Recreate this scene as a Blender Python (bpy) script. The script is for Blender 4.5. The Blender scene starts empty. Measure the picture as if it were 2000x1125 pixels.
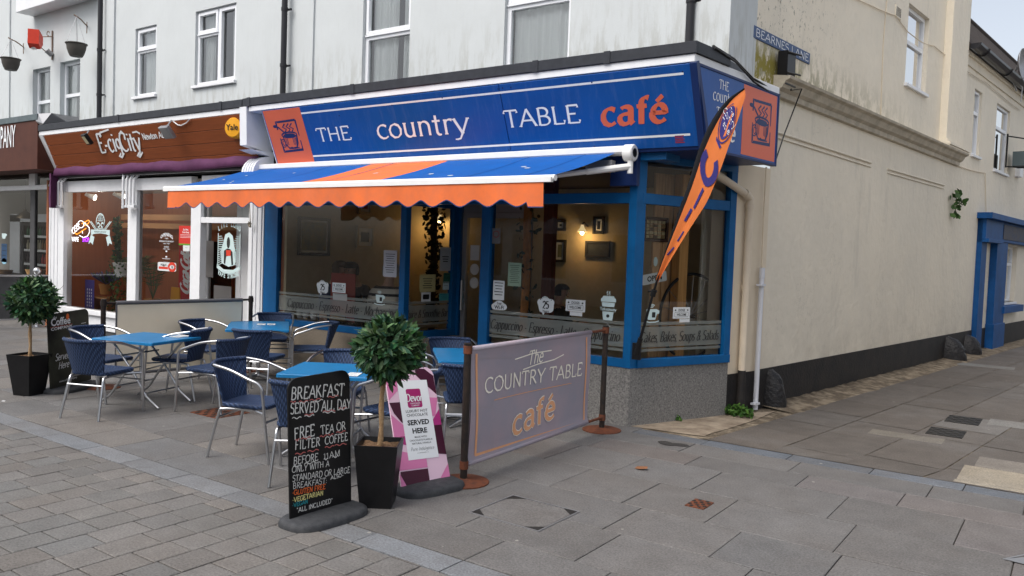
import bpy, math, random
from mathutils import Vector as V, Matrix
from math import sin, cos, pi, radians, sqrt, atan2, hypot
R = random.Random(7)
SC = bpy.context.scene
COL = SC.collection

# ------------------------------------------------------------------ camera, sky, sun, exposure
F = 1569.2; YAW, PIT, ROL = radians(-35.139), radians(-2.576), radians(2.0765); H = 1.75
_f = V((sin(YAW)*cos(PIT), cos(YAW)*cos(PIT), sin(PIT))); _r = V((cos(YAW), -sin(YAW), 0)); _u = _r.cross(_f)
CR = _r*cos(ROL)+_u*sin(ROL); CU = -_r*sin(ROL)+_u*cos(ROL); CO = V((0, 0, H))
cam = bpy.data.cameras.new('camera'); cam.sensor_width = 36; cam.lens = F/2000*36; cam.clip_end = 2000; cam.clip_start = .05
co = bpy.data.objects.new('camera', cam); COL.objects.link(co)
co.matrix_world = Matrix(((CR.x, CU.x, -_f.x, 0), (CR.y, CU.y, -_f.y, 0), (CR.z, CU.z, -_f.z, H), (0, 0, 0, 1)))
SC.camera = co
SUN_EL, SUN_AZ = radians(54), radians(194)      # azimuth clockwise from +Y: the sun stands behind and left of the camera
wd = bpy.data.worlds.new('World'); SC.world = wd; wd.use_nodes = True
nt = wd.node_tree; bg = nt.nodes['Background']
sk = nt.nodes.new('ShaderNodeTexSky'); sk.sky_type = 'NISHITA'; sk.sun_disc = False
sk.sun_elevation = SUN_EL; sk.sun_rotation = SUN_AZ; sk.dust_density = 4; sk.air_density = 1.0; sk.ozone_density = 1.0
hs = nt.nodes.new('ShaderNodeHueSaturation'); hs.inputs['Saturation'].default_value = .42
nt.links.new(sk.outputs[0], hs.inputs['Color']); nt.links.new(hs.outputs[0], bg.inputs[0]); bg.inputs[1].default_value = .15
sl = bpy.data.lights.new('sun', 'SUN'); sl.energy = 1.15; sl.angle = radians(38); sl.color = (1, .96, .9)
so = bpy.data.objects.new('sun', sl); COL.objects.link(so)
so.rotation_euler = V((-sin(SUN_AZ)*cos(SUN_EL), -cos(SUN_AZ)*cos(SUN_EL), -sin(SUN_EL))).to_track_quat('-Z', 'Y').to_euler()
SC.view_settings.view_transform = 'Standard'; SC.view_settings.look = 'None'; SC.view_settings.gamma = 1
SC.view_settings.exposure = .6
SC.cycles.max_bounces = 8; SC.cycles.transparent_max_bounces = 16

# ------------------------------------------------------------------ planes of the place and the photograph's rays on them
class Fr:
    def __init__(s, o, u, v):
        s.o = V(o); s.u = V(u).normalized(); s.v = V(v).normalized(); s.n = s.u.cross(s.v)
    def P(s, a, b, d=0): return s.o+s.u*a+s.v*b+s.n*d
    def px(s, x, y, d=0):
        r = CR*((x-1000)/F)-CU*((y-562.5)/F)+_f
        t = (s.o+s.n*d-CO).dot(s.n)/r.dot(s.n); q = CO+r*t-s.o
        return q.dot(s.u), q.dot(s.v)
    def at(s, a, b, d=0, rot=0):
        return Fr(s.P(a, b, d), s.u*cos(rot)+s.v*sin(rot), s.v*cos(rot)-s.u*sin(rot))
LA = radians(7.361); LD = V((sin(LA), cos(LA), 0)); Z = V((0, 0, 1)); X = V((1, 0, 0)); Y = V((0, 1, 0))
def front(y): return Fr((0, y, 0), X, Z)
SHOP = front(7.43)                                   # shopfront glazing
UP = front(8.2)                                      # upper storeys
LANE = Fr(V((-2.95, 9.986, 0))-LD*1.0, LD, Z)        # lane wall
SPL = Fr((-3.70, 7.43, 0), (.53, 1.33, 0), Z)        # splayed side window
FAS = Fr((0, 7.33, 2.83), X, (0, -.30, .73))         # leaning fascia
FSD = Fr((-2.995, 7.06, 2.79), LD, Z)                # fascia return towards the lane
GR = Fr((0, 0, 0), X, Y)
def gpt(x, y, z=0):
    a, b = Fr((0, 0, z), X, Y).px(x, y); return V((a, b, z))

# ------------------------------------------------------------------ materials
MATS = {}
def mat(name, col, rough=.6, metal=0., var=.0, vscale=6., bump=0., bscale=60., spec=.22, col2=None, stretch=(1, 1, 1), emit=0, attr=False, extra=None, detail=4):
    if name in MATS: return MATS[name]
    m = bpy.data.materials.new(name); m.use_nodes = True; t = m.node_tree; b = t.nodes['Principled BSDF']
    b.inputs['Base Color'].default_value = (*col, 1); b.inputs['Roughness'].default_value = rough; b.inputs['Metallic'].default_value = metal
    b.inputs['Specular IOR Level'].default_value = spec
    g = t.nodes.new('ShaderNodeNewGeometry'); cs = None
    mp = t.nodes.new('ShaderNodeMapping'); mp.inputs['Scale'].default_value = stretch; t.links.new(g.outputs['Position'], mp.inputs[0])
    base = None
    if attr:
        a = t.nodes.new('ShaderNodeAttribute'); a.attribute_name = 'Col'; base = a.outputs['Color']
    if var > 0 or col2:
        n = t.nodes.new('ShaderNodeTexNoise'); n.inputs['Scale'].default_value = vscale; n.inputs['Detail'].default_value = detail; n.inputs['Roughness'].default_value = .65
        t.links.new(mp.outputs[0], n.inputs[0])
        mr = t.nodes.new('ShaderNodeMapRange'); mr.inputs[1].default_value = .3; mr.inputs[2].default_value = .7
        t.links.new(n.outputs[0], mr.inputs[0])
        mx = t.nodes.new('ShaderNodeMix'); mx.data_type = 'RGBA'
        if base is not None:
            mx.blend_type = 'MULTIPLY'; mx.inputs[0].default_value = 1; t.links.new(base, mx.inputs[6])
            cr = t.nodes.new('ShaderNodeMapRange'); cr.inputs[3].default_value = 1-var; cr.inputs[4].default_value = 1+var*.6
            t.links.new(mr.outputs[0], cr.inputs[0]); t.links.new(cr.outputs[0], mx.inputs[7])
        else:
            c2 = col2 or tuple(c*(1-var) for c in col)
            t.links.new(mr.outputs[0], mx.inputs[0]); mx.inputs[6].default_value = (*c2, 1)
            mx.inputs[7].default_value = (*[min(1, c*(1+var*.5)) for c in col], 1) if not col2 else (*col, 1)
        base = mx.outputs[2]
    if extra: base = extra(t, mp, g, base)
    if base is not None: t.links.new(base, b.inputs['Base Color'])
    if bump > 0:
        n2 = t.nodes.new('ShaderNodeTexNoise'); n2.inputs['Scale'].default_value = bscale; n2.inputs['Detail'].default_value = 5
        t.links.new(g.outputs['Position'], n2.inputs[0])
        bp = t.nodes.new('ShaderNodeBump'); bp.inputs['Strength'].default_value = bump; bp.inputs['Distance'].default_value = .02
        t.links.new(n2.outputs[0], bp.inputs['Height']); t.links.new(bp.outputs[0], b.inputs['Normal'])
    if emit:
        b.inputs['Emission Color'].default_value = (*col, 1); b.inputs['Emission Strength'].default_value = emit
    MATS[name] = m; return m

def noise_mask(t, g, scale, lo, hi, stretch=(1, 1, 1), detail=5, offset=(0, 0, 0)):
    mp = t.nodes.new('ShaderNodeMapping'); mp.inputs['Scale'].default_value = stretch; mp.inputs['Location'].default_value = offset
    t.links.new(g.outputs['Position'], mp.inputs[0])
    n = t.nodes.new('ShaderNodeTexNoise'); n.inputs['Scale'].default_value = scale; n.inputs['Detail'].default_value = detail; n.inputs['Roughness'].default_value = .7
    t.links.new(mp.outputs[0], n.inputs[0])
    r = t.nodes.new('ShaderNodeMapRange'); r.inputs[1].default_value = lo; r.inputs[2].default_value = hi
    t.links.new(n.outputs[0], r.inputs[0]); return r.outputs[0]
def zmask(t, g, z0, z1):
    s = t.nodes.new('ShaderNodeSeparateXYZ'); t.links.new(g.outputs['Position'], s.inputs[0])
    r = t.nodes.new('ShaderNodeMapRange'); r.inputs[1].default_value = z0; r.inputs[2].default_value = z1
    t.links.new(s.outputs[2], r.inputs[0]); return r.outputs[0]
def axmask(t, g, ax, a0, a1):
    s = t.nodes.new('ShaderNodeSeparateXYZ'); t.links.new(g.outputs['Position'], s.inputs[0])
    r = t.nodes.new('ShaderNodeMapRange'); r.inputs[1].default_value = a0; r.inputs[2].default_value = a1
    t.links.new(s.outputs[ax], r.inputs[0]); return r.outputs[0]
def mul(t, a, b):
    m = t.nodes.new('ShaderNodeMath'); m.operation = 'MULTIPLY'
    for i, q in enumerate((a, b)):
        if isinstance(q, (int, float)): m.inputs[i].default_value = q
        else: t.links.new(q, m.inputs[i])
    return m.outputs[0]
def over(t, base, mask, col):
    mx = t.nodes.new('ShaderNodeMix'); mx.data_type = 'RGBA'; t.links.new(mask, mx.inputs[0])
    t.links.new(base, mx.inputs[6]); mx.inputs[7].default_value = (*col, 1); return mx.outputs[2]

def white_extra(t, mp, g, base):
    # run-off streaks, a mouldy tide line over the shop roofs and blotches of bare render
    st = noise_mask(t, g, 5, .52, .72, (6, 6, .45)); base = over(t, base, mul(t, st, .22), (.46, .47, .46))
    lo = zmask(t, g, 4.75, 3.85); mo = noise_mask(t, g, 2.2, .46, .60, (5, 5, .9), 6)
    base = over(t, base, mul(t, mul(t, lo, mo), .55), (.30, .295, .25))
    sp = noise_mask(t, g, 34, .68, .74); c = noise_mask(t, g, .9, .45, .6)
    return over(t, base, mul(t, mul(t, sp, c), .5), (.35, .34, .30))
def cream_extra(t, mp, g, base):
    base = over(t, base, mul(t, noise_mask(t, g, .55, .45, .62), .30), (.62, .58, .50))              # old paint patches
    st = noise_mask(t, g, 1.6, .56, .74, (2.2, 2.2, .35)); base = over(t, base, mul(t, st, .30), (.42, .39, .33))
    hi = zmask(t, g, 3.6, 4.6); near = axmask(t, g, 1, 11.6, 9.0); m1 = noise_mask(t, g, 21, .585, .615, (1, 1, .7))
    base = over(t, base, mul(t, mul(t, m1, near), mul(t, hi, .9)), (.09, .085, .06))
    m2 = noise_mask(t, g, 7, .46, .54, (1, 1, .45)); lo = zmask(t, g, 4.45, 3.95)
    base = over(t, base, mul(t, mul(t, m2, mul(t, lo, .75)), mul(t, axmask(t, g, 1, 15.5, 10.5), mul(t, zmask(t, g, 3.80, 3.86), 1.0))), (.20, .19, .10))
    m3 = noise_mask(t, g, 8, .44, .50, (1, 1, .7), offset=(2, 0, 1)); lo3 = mul(t, zmask(t, g, 4.30, 4.05), zmask(t, g, 3.60, 3.72))
    base = over(t, base, mul(t, mul(t, m3, lo3), axmask(t, g, 1, 10.3, 9.5)), (.26, .22, .045))      # lichen at the corner
    cr = noise_mask(t, g, 2.6, .495, .503, (1, 1, 1), 6); c2 = noise_mask(t, g, 2.6, .511, .503, (1, 1, 1), 6)
    base = over(t, base, mul(t, mul(t, cr, c2), mul(t, noise_mask(t, g, .8, .54, .60, offset=(5, 2, 0)), .55)), (.36, .33, .27))   # hairline cracks
    lo2 = zmask(t, g, 1.2, .45); return over(t, base, mul(t, mul(t, noise_mask(t, g, 2.5, .4, .7), lo2), .40), (.42, .37, .30))
M_WHITE = mat('white_render', (.56, .59, .598), .75, var=.05, vscale=1.4, bump=.06, bscale=45, extra=white_extra)
M_CREAM = mat('cream_render', (.79, .715, .585), .6, var=.05, vscale=.9, bump=.5, bscale=8, extra=cream_extra)
M_CREAML = mat('cream_paint', (.70, .60, .46), .5, var=.06, vscale=3, bump=.1, bscale=50)
M_BLACKP = mat('black_plinth_paint', (.017, .017, .019), .55, col2=(.035, .03, .027), vscale=4, bump=.25, bscale=30)
M_TRIM = mat('white_gloss_trim', (.76, .77, .79), .4, var=.06, vscale=5)
M_UPVC = mat('white_upvc', (.80, .82, .85), .3, var=.02)
M_CAP = mat('dark_roof_capping', (.035, .038, .046), .45, var=.25, vscale=9, bump=.05)
M_BLUE = mat('blue_gloss_paint', (.004, .098, .275), .38, var=.18, vscale=4)
M_NAVY = mat('navy_sign_edge', (.012, .03, .12), .4, var=.1)
def fascia_extra(t, mp, g, base):
    st = noise_mask(t, g, 4, .5, .8, (4, 1, .5)); return over(t, base, mul(t, st, .22), (.16, .22, .40))
M_SIGN = mat('blue_sign_board', (.007, .078, .315), .30, var=.10, vscale=2, extra=fascia_extra)
M_SORA = mat('orange_sign_panel', (.68, .14, .075), .35, var=.05, vscale=3)
M_SWHT = mat('sign_white', (.80, .82, .84), .4)
M_GRAN = mat('granite_plinth', (.085, .082, .08), .5, col2=(.29, .28, .265), vscale=62, detail=4, bump=.08, bscale=120)
M_GRANL = mat('roughcast_plinth', (.20, .165, .125), .7, col2=(.31, .26, .20), vscale=90, detail=2, bump=.3, bscale=90)
M_ALU = mat('brushed_aluminium', (.60, .61, .63), .28, 1.0, var=.1, vscale=12)
M_GREYM = mat('grey_metal', (.36, .36, .37), .4, .7)
M_BLK = mat('black_plastic', (.012, .012, .013), .35)
M_BLKM = mat('black_gloss_board', (.010, .010, .011), .33, var=.4, vscale=4)
M_RUST = mat('rusty_steel', (.17, .055, .026), .8, col2=(.08, .033, .022), vscale=22, bump=.2, bscale=60)
M_POST = mat('black_post_paint', (.014, .014, .015), .4, col2=(.04, .028, .022), vscale=14)
M_RUB = mat('rubber_base', (.035, .037, .041), .65, col2=(.065, .067, .072), vscale=20, bump=.25, bscale=120)
M_TABLE = mat('blue_table_top', (.016, .175, .40), .33, var=.14, vscale=5)
M_WOODF = mat('stained_cladding', (.25, .068, .022), .5, col2=(.18, .049, .016), vscale=4, stretch=(.6, 3, 9), detail=6)
M_COFF = mat('brown_fascia', (.095, .034, .022), .6, col2=(.068, .024, .017), vscale=5)
M_PURP = mat('purple_canvas', (.11, .034, .092), .7, var=.25, vscale=3, stretch=(1, 3, 1))
M_ABLU = mat('awning_blue_canvas', (.002, .090, .36), .7, var=.12, vscale=2.5)
M_AORA = mat('awning_orange_canvas', (.78, .17, .045), .75, var=.16, vscale=5, col2=(.62, .155, .06))
M_AWHT = mat('awning_white_metal', (.80, .80, .79), .35, var=.05)
M_PAPER = mat('paper_white', (.72, .73, .72), .7, var=.04)
M_STKR = mat('sticker_pale_blue', (.55, .68, .68), .6)
M_INK = mat('black_ink', (.015, .015, .015), .6)
M_PINK = {k: mat('board_'+k, c, .4) for k, c in dict(mid=(.66, .20, .40), pale=(.76, .53, .65), magenta=(.42, .035, .20), plum=(.060, .010, .028), logo=(.36, .02, .14)).items()}
M_LEAF = mat('topiary_leaf', (.018, .050, .018), .42, attr=True, var=.15, vscale=30)
M_BARK = mat('pale_bark', (.40, .27, .15), .8, col2=(.26, .16, .085), vscale=35, bump=.5, bscale=90)
M_BANNER = mat('faded_banner', (.38, .30, .335), .75, col2=(.27, .275, .33), vscale=1.6, bump=.08, bscale=9)
M_BORA = mat('banner_orange', (.74, .37, .20), .7, var=.1)
M_BCRM = mat('banner_cream', (.90, .84, .74), .7, var=.1)
M_BEIGE = mat('beige_banner', (.95, .84, .65), .8, var=.06, vscale=2, bump=.1, bscale=8)
M_DGREY = mat('dark_grey_banner', (.075, .075, .078), .7, var=.2)
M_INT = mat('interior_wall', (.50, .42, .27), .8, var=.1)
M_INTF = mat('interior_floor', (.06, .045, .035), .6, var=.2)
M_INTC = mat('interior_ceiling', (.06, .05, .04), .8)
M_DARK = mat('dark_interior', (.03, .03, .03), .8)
M_CURT = mat('net_curtain', (.88, .91, .88), .85, var=.08, vscale=3, stretch=(6, 6, .3))
M_WOOD = mat('pine_wood', (.56, .34, .17), .6, col2=(.38, .20, .09), vscale=4, stretch=(8, 8, .5))
M_DWOOD = mat('dark_wood', (.05, .02, .012), .5, var=.3)
M_PIPEC = mat('cream_pipe', (.68, .58, .45), .45, var=.06)
M_PIPEW = mat('pale_grey_pipe', (.62, .63, .67), .4)
M_SOIL = mat('bark_chips', (.17, .10, .055), .9, var=.4, vscale=60, bump=.6, bscale=80)
M_RED = mat('red_plastic', (.62, .05, .025), .45, var=.1)
M_YEL = mat('yellow_plastic', (.75, .34, .02), .4)
M_SLATE = mat('brown_roof_slate', (.045, .034, .029), .85, col2=(.065, .053, .046), vscale=6, bump=.3, bscale=40)
M_GUT = mat('black_gutter', (.03, .03, .034), .3, var=.1)

def glassmat(name, tint=(1, 1, 1), refl=1.0, frost=0., fcol=(.5, .55, .52)):
    m = bpy.data.materials.new(name); m.use_nodes = True; t = m.node_tree
    for n in list(t.nodes): t.nodes.remove(n)
    o = t.nodes.new('ShaderNodeOutputMaterial'); tr = t.nodes.new('ShaderNodeBsdfTransparent'); gl = t.nodes.new('ShaderNodeBsdfGlossy')
    tr.inputs[0].default_value = (*tint, 1); gl.inputs['Roughness'].default_value = .0
    fr = t.nodes.new('ShaderNodeFresnel'); fr.inputs[0].default_value = 1.5
    k = t.nodes.new('ShaderNodeMath'); k.operation = 'MULTIPLY'; k.inputs[1].default_value = refl; t.links.new(fr.outputs[0], k.inputs[0])
    mx = t.nodes.new('ShaderNodeMixShader'); t.links.new(k.outputs[0], mx.inputs[0])
    first = tr.outputs[0]
    if frost:
        df = t.nodes.new('ShaderNodeBsdfDiffuse'); df.inputs[0].default_value = (*fcol, 1)
        tl = t.nodes.new('ShaderNodeBsdfTranslucent'); tl.inputs[0].default_value = (*fcol, 1)
        ad = t.nodes.new('ShaderNodeMixShader'); ad.inputs[0].default_value = .4; t.links.new(df.outputs[0], ad.inputs[1]); t.links.new(tl.outputs[0], ad.inputs[2])
        m2 = t.nodes.new('ShaderNodeMixShader'); m2.inputs[0].default_value = frost
        t.links.new(tr.outputs[0], m2.inputs[1]); t.links.new(ad.outputs[0], m2.inputs[2]); first = m2.outputs[0]
    t.links.new(first, mx.inputs[1]); t.links.new(gl.outputs[0], mx.inputs[2]); t.links.new(mx.outputs[0], o.inputs[0])
    return m
M_GLASS = glassmat('window_glass', (.93, .95, .94), 1.3)
M_GLASSU = glassmat('upper_window_glass', (.95, .97, .98), 2.6)
M_FROST = glassmat('frosted_film', (1, 1, 1), .6, .42)
M_SCREEN = glassmat('banner_mesh_film', (1, 1, 1), .1, .93, (.66, .61, .52))

# ------------------------------------------------------------------ mesh builder
class MB:
    def __init__(s): s.v = []; s.f = []; s.c = []; s.m = []; s.col = (1, 1, 1); s.mi = 0; s.uv = {}
    def face(s, pts):
        i = len(s.v); s.v.extend(V(p) for p in pts); s.f.append(tuple(range(i, i+len(pts)))); s.c.append(s.col); s.m.append(s.mi)
    def mesh(s, vs, fs):
        i = len(s.v); s.v.extend(V(p) for p in vs)
        for f in fs: s.f.append(tuple(i+k for k in f)); s.c.append(s.col); s.m.append(s.mi)
    def hexa(s, p):   # 8 points, bottom ring then top ring
        s.mesh(p, [(3, 2, 1, 0), (4, 5, 6, 7), (0, 1, 5, 4), (1, 2, 6, 5), (2, 3, 7, 6), (3, 0, 4, 7)])
    def box(s, fr, a0, a1, b0, b1, d0, d1):
        if a0 > a1: a0, a1 = a1, a0
        if b0 > b1: b0, b1 = b1, b0
        s.hexa([fr.P(a0, b0, d0), fr.P(a1, b0, d0), fr.P(a1, b1, d0), fr.P(a0, b1, d0), fr.P(a0, b0, d1), fr.P(a1, b0, d1), fr.P(a1, b1, d1), fr.P(a0, b1, d1)])
    def bbox(s, fr, a0, a1, b0, b1, d0, d1, e=.004):   # box with a chamfered front edge
        if a0 > a1: a0, a1 = a1, a0
        if b0 > b1: b0, b1 = b1, b0
        s.hexa([fr.P(a0, b0, d0), fr.P(a1, b0, d0), fr.P(a1, b1, d0), fr.P(a0, b1, d0), fr.P(a0, b0, d1-e), fr.P(a1, b0, d1-e), fr.P(a1, b1, d1-e), fr.P(a0, b1, d1-e)])
        s.f.pop(-5); s.c.pop(-5); s.m.pop(-5)
        q = [fr.P(a0, b0, d1-e), fr.P(a1, b0, d1-e), fr.P(a1, b1, d1-e), fr.P(a0, b1, d1-e), fr.P(a0+e, b0+e, d1), fr.P(a1-e, b0+e, d1), fr.P(a1-e, b1-e, d1), fr.P(a0+e, b1-e, d1)]
        s.mesh(q, [(4, 5, 6, 7), (0, 1, 5, 4), (1, 2, 6, 5), (2, 3, 7, 6), (3, 0, 4, 7)])
    def prism(s, fr, pts, d0, d1):
        n = len(pts); vs = [fr.P(a, b, d0) for a, b in pts]+[fr.P(a, b, d1) for a, b in pts]
        s.mesh(vs, [tuple(range(n-1, -1, -1)), tuple(range(n, 2*n))]+[(i, (i+1) % n, n+(i+1) % n, n+i) for i in range(n)])
    def poly(s, fr, pts, d): s.face([fr.P(a, b, d) for a, b in pts])
    def tube(s, pts, r, n=8, caps=True):
        pts = [V(p) for p in pts]; rs = r if isinstance(r, (list, tuple)) else [r]*len(pts)
        t0 = (pts[1]-pts[0]).normalized(); ref = V((0, 0, 1)) if abs(t0.z) < .9 else V((1, 0, 0))
        nn = t0.cross(ref).normalized(); rings = []; vs = []
        for i, p in enumerate(pts):
            t = ((pts[min(i+1, len(pts)-1)]-p).normalized()+(p-pts[max(i-1, 0)]).normalized())
            t = t.normalized() if t.length > 1e-6 else t0
            nn = (nn-t*nn.dot(t)).normalized(); bb = t.cross(nn)
            for k in range(n): vs.append(p+(nn*cos(2*pi*k/n)+bb*sin(2*pi*k/n))*rs[i])
        fs = []
        for i in range(len(pts)-1):
            for k in range(n): fs.append((i*n+k, i*n+(k+1) % n, (i+1)*n+(k+1) % n, (i+1)*n+k))
        if caps: fs.append(tuple(range(n-1, -1, -1))); fs.append(tuple((len(pts)-1)*n+k for k in range(n)))
        s.mesh(vs, fs)
    def lathe(s, fr, prof, n=24, a0=0, a1=2*pi):   # prof: (radius, height along fr.n)
        full = abs(a1-a0-2*pi) < 1e-6; m = n if full else n+1; vs = []
        for r, h in prof:
            for k in range(m):
                a = a0+(a1-a0)*k/n; vs.append(fr.P(r*cos(a), r*sin(a), h))
        fs = []
        for i in range(len(prof)-1):
            for k in range(n): fs.append((i*m+k, i*m+(k+1) % m, (i+1)*m+(k+1) % m, (i+1)*m+k))
        s.mesh(vs, fs)
    def grid(s, rows):
        m = len(rows[0]); vs = [p for r in rows for p in r]
        s.mesh(vs, [(i*m+k, i*m+k+1, (i+1)*m+k+1, (i+1)*m+k) for i in range(len(rows)-1) for k in range(m-1)])
    def build(s, name, m, parent=None, smooth=False, at=None):
        me = bpy.data.meshes.new(name); off = V((0, 0, 0)); q_ = parent
        while q_ is not None: off = off+q_.location; q_ = q_.parent
        if at is not None: off = V(at)
        me.from_pydata([v-off for v in s.v], [], s.f)
        for q in (m if isinstance(m, (list, tuple)) else [m]): me.materials.append(q)
        if any(s.m): me.polygons.foreach_set('material_index', s.m)
        if any(c != (1, 1, 1) for c in s.c):
            ca = me.color_attributes.new('Col', 'FLOAT_COLOR', 'CORNER'); flat = []
            for f, c in zip(s.f, s.c): flat.extend((*c, 1)*len(f))
            ca.data.foreach_set('color', flat)
        if smooth:
            me.polygons.foreach_set('use_smooth', [True]*len(me.polygons))
            if smooth is not True: me.set_sharp_from_angle(angle=radians(smooth))
        o = bpy.data.objects.new(name, me); COL.objects.link(o)
        if parent is not None: o.parent = parent
        if at is not None and parent is None: o.location = off
        return o
def tag(o, label, cat, group=None):
    o['label'] = label; o['category'] = cat
    if group: o['group'] = group
    return o
def thing(name, label, cat, loc, group=None):
    o = bpy.data.objects.new(name, None); COL.objects.link(o); o.location = loc; o.matrix_world = Matrix.Translation(V(loc)); o.empty_display_size = .1
    return tag(o, label, cat, group)
def part_of(o, p):   # re-parent a mesh built with local coordinates
    o.parent = p; return o
def structure(o): o['kind'] = 'structure'; return o
def arc(cx, cy, rx, ry, a0, a1, n=10): return [(cx+rx*cos(radians(a0+(a1-a0)*i/n)), cy+ry*sin(radians(a0+(a1-a0)*i/n))) for i in range(n+1)]
def rrect(a0, b0, a1, b1, r, n=5):
    return arc(a1-r, b0+r, r, r, -90, 0, n)+arc(a1-r, b1-r, r, r, 0, 90, n)+arc(a0+r, b1-r, r, r, 90, 180, n)+arc(a0+r, b0+r, r, r, 180, 270, n)

# ------------------------------------------------------------------ lettering: a drawn alphabet (serif, chalk, script) and the built-in sans
GL = {
'A': (.76, 's0,0 .38,1|s.38,1 .76,0|.14,.34 .62,.34'), 'B': (.62, 's.1,0 .1,1|.1,1 .3,1 @.3,.76,.22,.24,90,-90 .1,.52|.3,.52 @.32,.26,.26,.26,90,-90 .1,0'),
'C': (.70, '@.40,.5,.40,.5,48,312'), 'D': (.74, 's.1,0 .1,1|.1,1 .3,1 @.3,.5,.42,.5,90,-90 .1,0'), 'E': (.60, 's.1,0 .1,1|.1,1 .55,1 .55,.86|.1,.52 .44,.52|.1,0 .57,0 .59,.16'),
'F': (.56, 's.1,0 .1,1|.1,1 .54,1 .54,.86|.1,.52 .42,.52'), 'G': (.74, '@.40,.5,.40,.5,48,330|.5,.44 .74,.44 .74,.1'), 'H': (.76, 's.1,0 .1,1|s.66,0 .66,1|.1,.52 .66,.52'),
'I': (.26, 's.13,0 .13,1'), 'J': (.4, '.26,1 .26,.1 @.08,.05,.18,.2,0,-110'), 'K': (.70, 's.1,0 .1,1|.1,.42 .6,1|.26,.58 .68,0'), 'L': (.56, 's.1,0 .1,1|.1,0 .53,0 .55,.2'), 'M': (.92, 's.1,0 .12,1|.12,1 .46,.1|.46,.1 .80,1|s.80,1 .83,0'),
'N': (.78, 's.1,0 .1,1|.1,1 .68,0|s.68,0 .68,1'), 'O': (.82, '@.41,.5,.41,.5,90,450'), 'P': (.58, 's.1,0 .1,1|.1,1 .3,1 @.3,.74,.24,.26,90,-90 .1,.48'), 'Q': (.82, '@.41,.5,.41,.5,90,450|.5,.2 .8,-.1'),
'R': (.68, 's.1,0 .1,1|.1,1 .3,1 @.3,.75,.23,.25,90,-90 .1,.5|.3,.5 .66,0'), 'S': (.54, '@.27,.75,.24,.25,35,225 @.27,.25,.26,.27,60,-150'), 'T': (.66, 's.33,0 .33,1|.0,.84 .02,1 .64,1 .66,.84'),
'U': (.74, 's.1,1 .1,.3 @.37,.3,.27,.3,180,360 .64,1'), 'V': (.72, 's0,1 .36,0|s.36,0 .72,1'), 'W': (1.0, 's0,1 .26,0|.26,0 .5,.9|.5,.9 .74,0|s.74,0 1,1'), 'X': (.7, 's0,0 .7,1|s0,1 .7,0'), 'Y': (.68, 's0,1 .34,.46|s.68,1 .34,.46|s.34,.46 .34,0'), 'Z': (.62, '.04,1 .6,1 .02,0 .6,0'),
'a': (.50, '@.22,.54,.18,.14,150,0 .40,.12 .48,0|.40,.42 @.2,.2,.19,.2,80,340 .40,.2'), 'b': (.54, 's.1,1 .1,0|@.28,.33,.22,.33,150,-150'), 'c': (.48, '@.28,.33,.26,.33,50,315'), 'd': (.56, '@.26,.33,.24,.33,40,320|s.46,1 .46,0'),
'e': (.50, '.06,.36 .46,.36 @.27,.35,.21,.32,0,180 @.29,.33,.26,.33,180,318'), 'f': (.34, 's.14,0 .14,.78 @.3,.78,.16,.2,180,60|.0,.66 .32,.66'), 'g': (.52, '@.25,.4,.2,.25,90,450|.44,.62 .44,-.1 @.24,-.1,.2,.2,0,-150'), 'h': (.58, 's.1,1 .1,0|.1,.44 @.29,.42,.19,.24,170,0 .48,0'),
'i': (.24, 's.12,.66 .12,0|.12,.86 .12,.92'), 'j': (.24, '.14,.66 .14,-.1 @.02,-.1,.12,.16,0,-120|.14,.86 .14,.92'), 'k': (.54, 's.1,1 .1,0|.1,.26 .44,.66|.2,.38 .52,0'), 'l': (.24, 's.12,1 .12,0'), 'm': (.88, 's.1,.66 .1,0|.1,.44 @.28,.42,.17,.24,170,0 .45,0|.45,.44 @.62,.42,.17,.24,170,0 .79,0'),
'n': (.58, 's.1,.66 .1,0|.1,.42 @.29,.42,.19,.24,170,0 .48,0'), 'o': (.54, '@.27,.33,.25,.33,90,450'), 'p': (.56, 's.1,.66 .1,-.3|@.28,.33,.23,.33,150,-150'), 'r': (.40, 's.1,.66 .1,0|.1,.4 @.28,.44,.18,.22,170,55'), 's': (.40, '@.2,.49,.16,.17,35,225 @.2,.17,.18,.17,60,-150'),
't': (.34, '.14,.9 .14,.16 @.25,.15,.11,.15,180,300|.0,.64 .31,.64'), 'u': (.58, 's.1,.66 .1,.22 @.28,.22,.18,.22,180,360|s.46,.66 .46,0'), 'v': (.52, 's0,.66 .26,0|s.26,0 .52,.66'), 'w': (.8, 's0,.66 .2,0|.2,0 .4,.6|.4,.6 .6,0|s.6,0 .8,.66'), 'x': (.5, '0,0 .5,.66|0,.66 .5,0'), 'y': (.54, 's0,.66 .27,0|s.54,.66 .27,0 .16,-.24 .02,-.28'), 'z': (.46, '.02,.66 .44,.66 .0,0 .46,0'),
'1': (.4, '.06,.84 .22,1 .22,0'), '-': (.36, '.06,.34 .30,.34'), ':': (.2, '.1,.1 .1,.16|.1,.5 .1,.56'), '.': (.16, '.08,.0 .08,.05'), ',': (.16, '.08,.06 .05,-.12'), "'": (.16, '.08,1 .06,.8'), '"': (.26, '.07,1 .06,.8|.18,1 .17,.8'), '*': (.26, '.13,.42 .13,.52'),
'&': (.72, '.70,.0 .2,.72 @.3,.8,.14,.2,200,-20 .1,.36 @.27,.22,.22,.24,160,330 .66,.5'), ' ': (.30, ''), '2': (.5, '@.25,.74,.22,.26,170,-30 .04,0 .5,0'), '5': (.5, '.46,1 .12,1 .08,.56 @.24,.32,.24,.32,110,-140'),
}
GL['é'] = (.50, GL['e'][1]+'|.2,.8 .38,1.0')
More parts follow.
